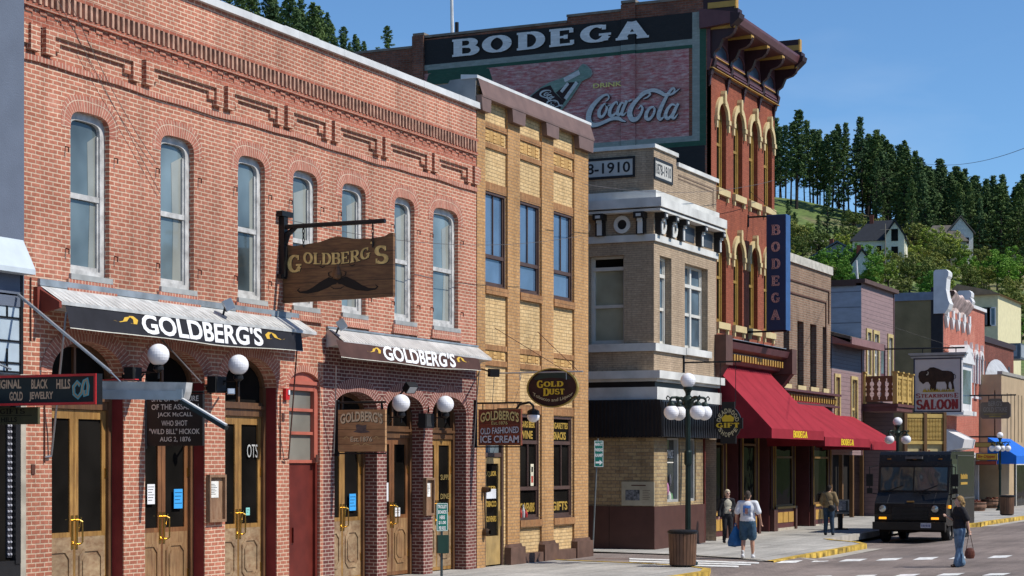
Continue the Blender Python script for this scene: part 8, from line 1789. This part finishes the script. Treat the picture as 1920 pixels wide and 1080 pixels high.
def person(label, loc, rz, H, J, skin, parts, build=1.0):
    """J: joint positions in a 1.75 m frame, x right, y forward, z up; parts: list of (name, mat, fn(g, J), voxel)"""
    t = thing('person', label, 'person', (0, 0, 0)); s = H/1.75; b = build
    g = MB(); X = Vector
    g.sphere(X(J['chest']), 1.0, 16, sc=(.165*b, .105*b, .20)); g.sphere(X(J['belly']), 1.0, 16, sc=(.145*b, .108*b, .17)); g.sphere(X(J['pelvis']), 1.0, 16, sc=(.165*b, .115*b, .13))
    cap(g, J['chest'], J['neck'], .07, .058); hd = X(J['head']); cap(g, J['neck'], hd-X((0, 0, .06)), .056, .056); g.sphere(hd, 1.0, 20, sc=(.077, .096, .112))
    g.sphere(hd+X((0, .035, -.055)), 1.0, 14, sc=(.055, .062, .06)); 
    f = X(J.get('look', (0, 1, 0))).normalized(); sd = X((f.y, -f.x, 0))
    cap(g, hd+f*.088+X((0, 0, .01)), hd+f*.112+X((0, 0, -.02)), .010, .014, 8); 
    for q in (-1, 1): g.sphere(hd+sd*q*.078-X((0, 0, .01)), 1, 8, sc=(.012, .02, .03))
    cap(g, hd+f*.088-sd*.02-X((0, 0, .055)), hd+f*.088+sd*.02-X((0, 0, .055)), .008, .008, 6)
    for q, c in (('L', -1), ('R', 1)):
        cap(g, J['neck'], J['sh'+q], .055, .058*b); cap(g, J['sh'+q], J['el'+q], .050*b, .038); cap(g, J['el'+q], J['wr'+q], .040, .026); hand(g, J['wr'+q], J['el'+q], J.get('curl'+q, .45), c)
        cap(g, J['hip'+q], J['kn'+q], .088*b, .056); cap(g, J['kn'+q], X(J['kn'+q]).lerp(X(J['an'+q]), .35)+X((0, -.012, 0)), .056, .056); cap(g, X(J['kn'+q]).lerp(X(J['an'+q]), .35)+X((0, -.012, 0)), J['an'+q], .056, .034)
        a = X(J['an'+q]); fd = X(J.get('ft'+q, (0, 1, 0))); cap(g, a-X((0, 0, .045)), a+fd*.16-X((0, 0, .055)), .036, .026)
    for v in g.v: v *= s
    body = remesh(g, 'body', skin, t, .0085)
    for nm, mat, fn, vox in parts:
        g = MB(); fn(g, J, X, b)
        for v in g.v: v *= s
        if vox: remesh(g, nm, mat, t, vox)
        else: g.build(nm, mat, t)
    t.location = loc; t.rotation_euler = (0, 0, rz); return t
def J0(**k):
    J = dict(pelvis=(0, 0, .95), belly=(0, .0, 1.10), chest=(0, 0, 1.29), neck=(0, 0, 1.46), head=(0, .015, 1.625), shL=(-.185, 0, 1.42), shR=(.185, 0, 1.42), elL=(-.24, -.02, 1.13), elR=(.24, -.02, 1.13), wrL=(-.25, .05, .88), wrR=(.25, .05, .88),
             hipL=(-.095, 0, .92), hipR=(.095, 0, .92), knL=(-.10, .02, .50), knR=(.10, .02, .50), anL=(-.10, 0, .085), anR=(.10, 0, .085)); J.update(k); return J
M_sk = plain('skin', (.52, .29, .20), .55, var=.08); M_sk2 = plain('fair_skin', (.60, .37, .28), .55, var=.08)
def torso(g, J, X, b, e, lo=.0, hem=None):
    g.sphere(X(J['chest']), 1, 18, sc=(.165*b+e, .105*b+e, .20+e*.4)); g.sphere(X(J['belly']), 1, 18, sc=(.152*b+e, .115*b+e, .18)); g.sphere(X(J['belly'])-X((0, 0, .09)), 1, 18, sc=(.165*b+e, .12*b+e, .10+lo))
    cap(g, X(J['chest'])+X((0, 0, .1)), X(J['neck'])-X((0, 0, .05)), .085+e, .062+e*.5)
def sleeve(g, J, X, q, e, k, b=1.0):
    a, c = X(J['sh'+q]), X(J['el'+q]); cap(g, X(J['neck'])-X((0, 0, .03)), a, .062+e*.5, .060*b+e); p1 = a.lerp(c, min(1, k)); cap(g, a, p1, .056*b+e, .052*b+e*1.3)
    if k > 1: cap(g, c, c.lerp(X(J['wr'+q]), k-1), .046+e, .036+e)
def legs(g, J, X, b, e, k, flare=0.0):
    g.sphere(X(J['pelvis']), 1, 16, sc=(.168*b+e, .12*b+e, .13+e))
    for q in 'LR':
        h, n, a = X(J['hip'+q]), X(J['kn'+q]), X(J['an'+q])
        cap(g, h, h.lerp(n, min(1, k)), .092*b+e, (.062+e*1.4 if k >= 1 else .085*b+e*1.4))
        if k > 1: cap(g, n, n.lerp(a, k-1), .062+e*1.2, .048+e+flare)
def shoes(g, J, X, b, w=.046):
    for q in 'LR':
        a = X(J['an'+q]); fd = X(J.get('ft'+q, (0, 1, 0))).normalized(); cap(g, a-X((0, 0, .035))-fd*.03, a+fd*.15-X((0, 0, .05)), w, w*.8)
def hair_short(g, J, X, e=.010, back=.02, thick=1.0):
    f = X(J.get('look', (0, 1, 0))).normalized(); h = X(J['head']); g.sphere(h-f*back+X((0, 0, .028)), 1, 18, sc=(.080+e, .092+e, .098+e)); g.sphere(h-f*(back+.03)-X((0, 0, .03)), 1, 14, sc=(.068+e*.5, .06+e, .07))
# man in white t-shirt, from behind, walking away, blue bag in his left hand
Jm = J0(elL=(-.29, -.03, 1.15), elR=(.30, -.03, 1.15), wrL=(-.31, .10, .93), wrR=(.33, .08, .95), knL=(-.11, .04, .50), anL=(-.115, -.10, .10), knR=(.11, .05, .50), anR=(.12, .10, .085), shL=(-.20, 0, 1.42), shR=(.20, 0, 1.42), curlL=.9, ftL=(0, .85, -.3))
pm = onG(1402, 1047); rzm = math.atan2(-ray(1402).x, ray(1402).y)
M_wt = plain('white_cotton', (.68, .70, .74), .85, var=.10, vs=7, bmp=.03, bs=8); M_den = plain('blue_denim', (.045, .095, .15), .85, var=.45, vs=9, bmp=.02, bs=11)
man = person('grey-haired man in a white printed t-shirt and denim shorts walking away with a blue bag', pm, rzm+R(-8), (HZ+0-920+127)*0+1.75, Jm, M_sk, [
    ('t_shirt', M_wt, lambda g, J, X, b: (torso(g, J, X, b, .028, .06), sleeve(g, J, X, 'L', .022, .80), sleeve(g, J, X, 'R', .022, .80)), .012),
    ('shorts', M_den, lambda g, J, X, b: legs(g, J, X, b, .022, .82), .012),
    ('socks', plain('white_sock', (.6, .6, .6), .9), lambda g, J, X, b: [cap(g, X(J['an'+q]), X(J['an'+q])+X((0, 0, .08)), .041, .044) for q in 'LR'], .010),
    ('shoes', plain('white_trainer', (.66, .67, .69), .6), lambda g, J, X, b: shoes(g, J, X, b, .050), .010),
    ('hair', plain('grey_brown_hair', (.07, .055, .045), .9, var=.3, vs=30), lambda g, J, X, b: hair_short(g, J, X, .003, .018), .010)], 1.12)
def decal(parent, pts, y, mat, name, s=1.0):
    """thin print that follows the curved back of a shirt"""
    g = MB(); n = 8
    for i in range(n):
        for j in range(n):
            q = []
            for a, c in ((i, j), (i+1, j), (i+1, j+1), (i, j+1)):
                x = pts[0]+(pts[1]-pts[0])*a/n; z = pts[2]+(pts[3]-pts[2])*c/n; q.append(Vector((x, y(x, z), z)))
            g.face(q, m=(1 if (j >= 6 or (i < 2 and j > 2)) else (2 if 2 <= i <= 4 and 2 <= j <= 5 else 0)), sm=True)
    o = g.build(name, mat, None, loc=Vector((0, 0, 0))); o.parent = parent; return o
yb_ = lambda x, z: -.1195*1.12-.030-.008+ .9*x*x+ .35*max(0, abs(z-1.24)-.05)**2*8
prt = decal(man, (-.10, .10, 1.08, 1.37), yb_, [plain('print_grey', (.30, .36, .48), .8, var=.7, vs=30), plain('print_blue', (.07, .19, .50), .8, var=.3, vs=20), plain('print_rust', (.45, .22, .18), .8, var=.5, vs=30)], 'shirt_print')
wl = man.matrix_basis @ Vector(Jm['wrL'])
bpv = Vector(wl)+Vector((-.02, -.02, -.10)); g = MB(); n = 14
u_ = Vector((CT, ST, 0)); v_ = Vector((-ST, CT, 0))
P = [(.03, 0), (.05, -.06), (.10, -.16), (.16, -.30), (.185, -.42), (.17, -.50), (.0, -.53)]
rg = [[bpv+u_*(r*math.cos(2*math.pi*i/n)*(1+.12*math.sin(i*2.3+k)))+v_*(r*.45*math.sin(2*math.pi*i/n))+Vector((0, 0, z+.02*math.sin(i*1.7+k))) for i in range(n)] for k, (r, z) in enumerate(P)]
for k in range(len(rg)-1):
    for i in range(n): g.face([rg[k][i], rg[k][(i+1) % n], rg[k+1][(i+1) % n], rg[k+1][i]], sm=True)
g.tube(bpv+u_*.03, bpv+u_*.01+Vector((0, 0, .08)), .012, n=6); g.tube(bpv-u_*.03, bpv-u_*.01+Vector((0, 0, .08)), .012, n=6)
tag(g.build('carrier_bag', plain('blue_plastic_bag', (.02, .12, .32), .35, var=.35, vs=6, bmp=.02, bs=9), loc=bpv), 'blue plastic carrier bag in the left hand of the man in the white t-shirt', 'bag')
# elderly woman facing the camera
Jw = J0(look=(-.25, .97, 0), shL=(-.165, 0, 1.40), shR=(.165, 0, 1.40), elL=(-.23, -.04, 1.12), wrL=(-.06, .19, 1.10), elR=(.24, -.03, 1.12), wrR=(.29, .06, .88), knL=(-.09, .05, .5), anL=(-.09, .10, .085), anR=(.09, -.10, .11), knR=(.09, .02, .5))
pw = onG(1364, 1020); M_blkc = plain('black_cloth', (.018, .018, .022), .85, var=.4, vs=8, bmp=.03, bs=9)
person('short white-haired woman in sunglasses and open black jacket, walking towards the camera', pw, rzm+math.pi+R(12), 1.62, Jw, M_sk2, [
    ('cream_top', plain('cream_knit', (.48, .45, .36), .9, var=.2, vs=14), lambda g, J, X, b: torso(g, J, X, b, .012, .02), .012),
    ('jacket', M_blkc, lambda g, J, X, b: ([cap(g, X((c*.115, .0, 1.38)), X((c*.15, .01, .92)), .062, .085) for c in (-1, 1)], g.sphere(X((0, -.035, 1.25)), 1, 16, sc=(.165, .105, .24)), g.sphere(X((0, -.04, 1.0)), 1, 16, sc=(.175, .11, .16)), sleeve(g, J, X, 'L', .018, 1.85), sleeve(g, J, X, 'R', .018, 1.85)), .012),
    ('trousers', M_blkc, lambda g, J, X, b: legs(g, J, X, b, .012, 1.92), .012), ('shoes', M_blkc, lambda g, J, X, b: shoes(g, J, X, b), .010),
    ('hair', plain('white_blond_hair', (.55, .46, .33), .9, var=.3, vs=25, bmp=.01, bs=40), lambda g, J, X, b: (hair_short(g, J, X, .014, .02), g.sphere(X(J['head'])+X((0, .045, .075)), 1, 12, sc=(.07, .045, .035))), .010),
    ('sunglasses', M_blk, lambda g, J, X, b: [cap(g, X(J['head'])+X((c*.033-.025, .088, .012)), X(J['head'])+X((c*.033+.010-.025, .086, .004)), .022, .020, 8) for c in (-1, 1)], .008)], .92)
# man in tan jacket looking at the newspaper box
Jt = J0(look=(.2, .98, 0), head=(0, .05, 1.60), elR=(.27, .02, 1.15), wrR=(.26, .16, .95), elL=(-.26, .02, 1.14), wrL=(-.24, .18, .98), anL=(-.12, 0, .085), anR=(.13, .02, .085))
pt_ = onG(1554, 1003.5); person('man in a tan jacket seen from behind, standing beside the newspaper box', pt_, math.atan2(-ray(1554).x, ray(1554).y)+R(-12), 1.66, Jt, M_sk, [
    ('jacket', plain('tan_jacket', (.23, .165, .085), .85, var=.25, vs=8, bmp=.01, bs=10), lambda g, J, X, b: (torso(g, J, X, b, .03, .05), sleeve(g, J, X, 'L', .022, 1.5), sleeve(g, J, X, 'R', .022, 1.5)), .012),
    ('jeans', plain('dark_denim', (.03, .055, .09), .85, var=.4, vs=8), lambda g, J, X, b: legs(g, J, X, b, .016, 1.95), .012), ('shoes', M_blkc, lambda g, J, X, b: shoes(g, J, X, b), .010),
    ('hair', plain('dark_hair', (.018, .013, .01), .8), lambda g, J, X, b: hair_short(g, J, X, .010, .02), .010),
    ('shoulder_bag', plain('dark_bag', (.02, .02, .022), .6), lambda g, J, X, b: (g.sphere(X((.13, -.16, .93)), 1, 14, sc=(.13, .06, .12)), cap(g, X((-.10, -.13, 1.42)), X((.08, -.165, 1.02)), .012, .012, 6)), .010)], 1.02)
# woman crossing the street, side view
Jc = J0(look=(0, 1, 0), shL=(-.16, 0, 1.42), shR=(.16, 0, 1.42), elR=(.20, .06, 1.16), wrR=(.12, .26, 1.24), elL=(-.22, -.10, 1.16), wrL=(-.25, -.13, .92), curlL=.9, knL=(-.085, .03, .50), anL=(-.09, .10, .085), knR=(.085, -.01, .50), anR=(.09, -.10, .09), curlR=.3)
pc = onR(1799, 1063, 0); rzc = TH+R(90)-R(-14)
wom = person('woman with long curly blond hair, black t-shirt and flared jeans crossing the street', pc, rzc, 1.72, Jc, M_sk2, [
    ('t_shirt', M_blkc, lambda g, J, X, b: (torso(g, J, X, b, .030, .05), g.sphere(X((0, .075, 1.29)), 1, 14, sc=(.13, .09, .10)), sleeve(g, J, X, 'L', .024, .85), sleeve(g, J, X, 'R', .024, .85)), .012),
    ('jeans', plain('light_denim', (.15, .25, .38), .85, var=.5, vs=8, bmp=.03, bs=9), lambda g, J, X, b: legs(g, J, X, b, .014, 1.98, .045), .012), ('shoes', plain('brown_shoe', (.07, .04, .03), .6), lambda g, J, X, b: shoes(g, J, X, b), .010),
    ('hair', plain('curly_blond_hair', (.34, .22, .095), .9, var=.5, vs=40, bmp=.03, bs=50), lambda g, J, X, b: (hair_short(g, J, X, .018, .03), [g.sphere(X(J['head'])+X((random.Random(i).uniform(-.085, .085), -.06+random.Random(i+50).uniform(-.06, .035), -.02-i*.0095)), .046, 8) for i in range(24)]), .009)], 1.06)
dc = MB(); dc.box(Fr((-.10, 0, 0), (0, 1, 0), (-1, 0, 0)), -.0, .10, 1.22, 1.36, .085, .09)
wr = wom.matrix_basis @ Vector((-.26, -.14, .84)); g = MB(); hb = Vector(wr)-Vector((0, 0, .58))
rg = []
for k, (r, z) in enumerate(((.02, -.05), (.10, -.04), (.125, .04), (.115, .13), (.08, .20), (.03, .215))): rg.append([hb+u_*(r*math.cos(2*math.pi*i/12))+v_*(r*.5*math.sin(2*math.pi*i/12))+Vector((0, 0, z)) for i in range(12)])
for k in range(len(rg)-1):
    for i in range(12): g.face([rg[k][i], rg[k][(i+1) % 12], rg[k+1][(i+1) % 12], rg[k+1][i]], sm=True)
hbt = thing('handbag', 'small round brown leather handbag on long straps held by the woman crossing', 'bag', hb); g.build('pouch', plain('brown_leather', (.13, .045, .03), .45, var=.3, vs=12, bmp=.01, bs=20), hbt)
g = MB(); g.path([hb+u_*.09+Vector((0, 0, .16)), hb+u_*.03+Vector((0, 0, .45)), Vector(wr)+u_*.01], .008, 6); g.path([hb-u_*.09+Vector((0, 0, .16)), hb-u_*.04+Vector((0, 0, .45)), Vector(wr)-u_*.01], .008, 6); g.build('strap', plain('dark_strap', (.05, .025, .02)), hbt)
# faint white shirt print on her chest side
# distant passer-by
Jd = J0(knL=(-.09, .12, .52), anL=(-.09, .18, .085), anR=(.09, -.18, .14), knR=(.09, -.02, .5)); pd = onG(1864, 951)
person('distant blond passer-by in a pale pink top left of the farthest lamp post', pd, TH+R(100), 1.6, Jd, M_sk2, [
    ('top', plain('pale_pink_top', (.55, .40, .42), .85), lambda g, J, X, b: (torso(g, J, X, b, .025, .04), sleeve(g, J, X, 'L', .02, .8), sleeve(g, J, X, 'R', .02, .8)), .016),
    ('trousers', M_blkc, lambda g, J, X, b: legs(g, J, X, b, .014, 1.95), .016), ('shoes', M_blkc, lambda g, J, X, b: shoes(g, J, X, b), .014),
    ('hair', plain('curly_blond_hair', (.34, .22, .095)), lambda g, J, X, b: hair_short(g, J, X, .015, .02), .014)])
# ------------------------------------------------------------------ overhead wires
def wire(label, a, b, sag, r=.012, n=16):
    g = MB(); P = [a.lerp(b, k/n)-Vector((0, 0, sag*4*(k/n)*(1-k/n))) for k in range(n+1)]; g.path(P, r, 4); tag(g.build('wire', plain('grey_cable', (.10, .09, .09), .7), loc=a), label, 'wire')
wire('overhead wire rising against the sky at the right edge above the pines', onY(1720, 305, 75), onY(1935, 272, 60), .3, .009)
wire('thin wire sagging across the brick fronts from the big moustache sign', onX(540, 412, XG+.15), onX(1090, 332+110, -18.5), .35, .007)
wire('thin wire crossing in front of the corner cornice and the tall red brick front', onX(1095, 345, -18.6), onX(1452, 338, -18.6), .3, .008)
wire('drooping thin cable from the brick cornice down past the second tall window', onX(108, 0, XG+.12), onX(300, 362, XG+.05), .0, .005)
wire('thin cable from the cornice towards the third tall window', onX(130, 0, XG+.12), onX(292, 305, XG+.05), .15, .005)
# ------------------------------------------------------------------ unseen low buildings across the street, added for their reflections in the windows

for k, (y0, L, h, dd, col, lb) in enumerate(((-14, 12, 7.2, 9, (.26, .12, .08), 'unseen red brick shop added on the opposite side of the street behind the camera'), (-1.5, 15, 6.4, 10, (.36, .31, .24), 'unseen tan shop added on the opposite side of the street beside the camera'), (14, 18, 7.6, 9, (.17, .08, .06), 'unseen dark brick shop added on the opposite side of the street facing the brick arcade'), (32.5, 13, 6.8, 9, (.30, .27, .22), 'unseen grey-tan shop added on the opposite side of the street facing the yellow building'),
        (49, 22, 7.5, 10, (.22, .10, .07), 'unseen long brick shop added on the opposite side of the street facing the red awnings'), (72, 24, 7.0, 10, (.25, .22, .18), 'unseen plaster shop added on the opposite side of the street facing the mauve building'), (97, 26, 7.4, 10, (.2, .1, .08), 'unseen far brick shop added on the opposite side of the street'))):
    t = thing('shop_building', lb, 'building', (6.5, y0, 0)); F = Fr((6.5, 0, 0), (0, 1, 0), (-1, 0, 0)); g = MB(); wn = int(L/2.6)
    g.box(F, y0, y0+L, -.3, h, -dd, 0); g.build('wall', plain('opposite'+str(k), col, .9, var=.3), t); g = MB(); g.box(F, y0, y0+L, h, h+.35, -.4, .25); g.build('cornice', M_wst if k % 2 else M_dbr, t)
    for j in range(wn):
        s = y0+.6+j*(L-1.2)/wn; g = MB(); g.box(F, s+.5, s+1.5, 4.2, 6.0, 0, .03); w_ = g.build('window', M_glass_dark, t); g = MB(); g.ring(F, rc4(s+.4, s+1.6, 4.1, 6.1), rc4(s+.5, s+1.5, 4.2, 6.0), 0, .08); g.build('frame', M_whf, w_)
        g = MB(); g.box(F, s+.1, s+(L-1.2)/wn-.2, .6, 2.9, 0, .03); g.build('shop_window', M_glass_dark, t)
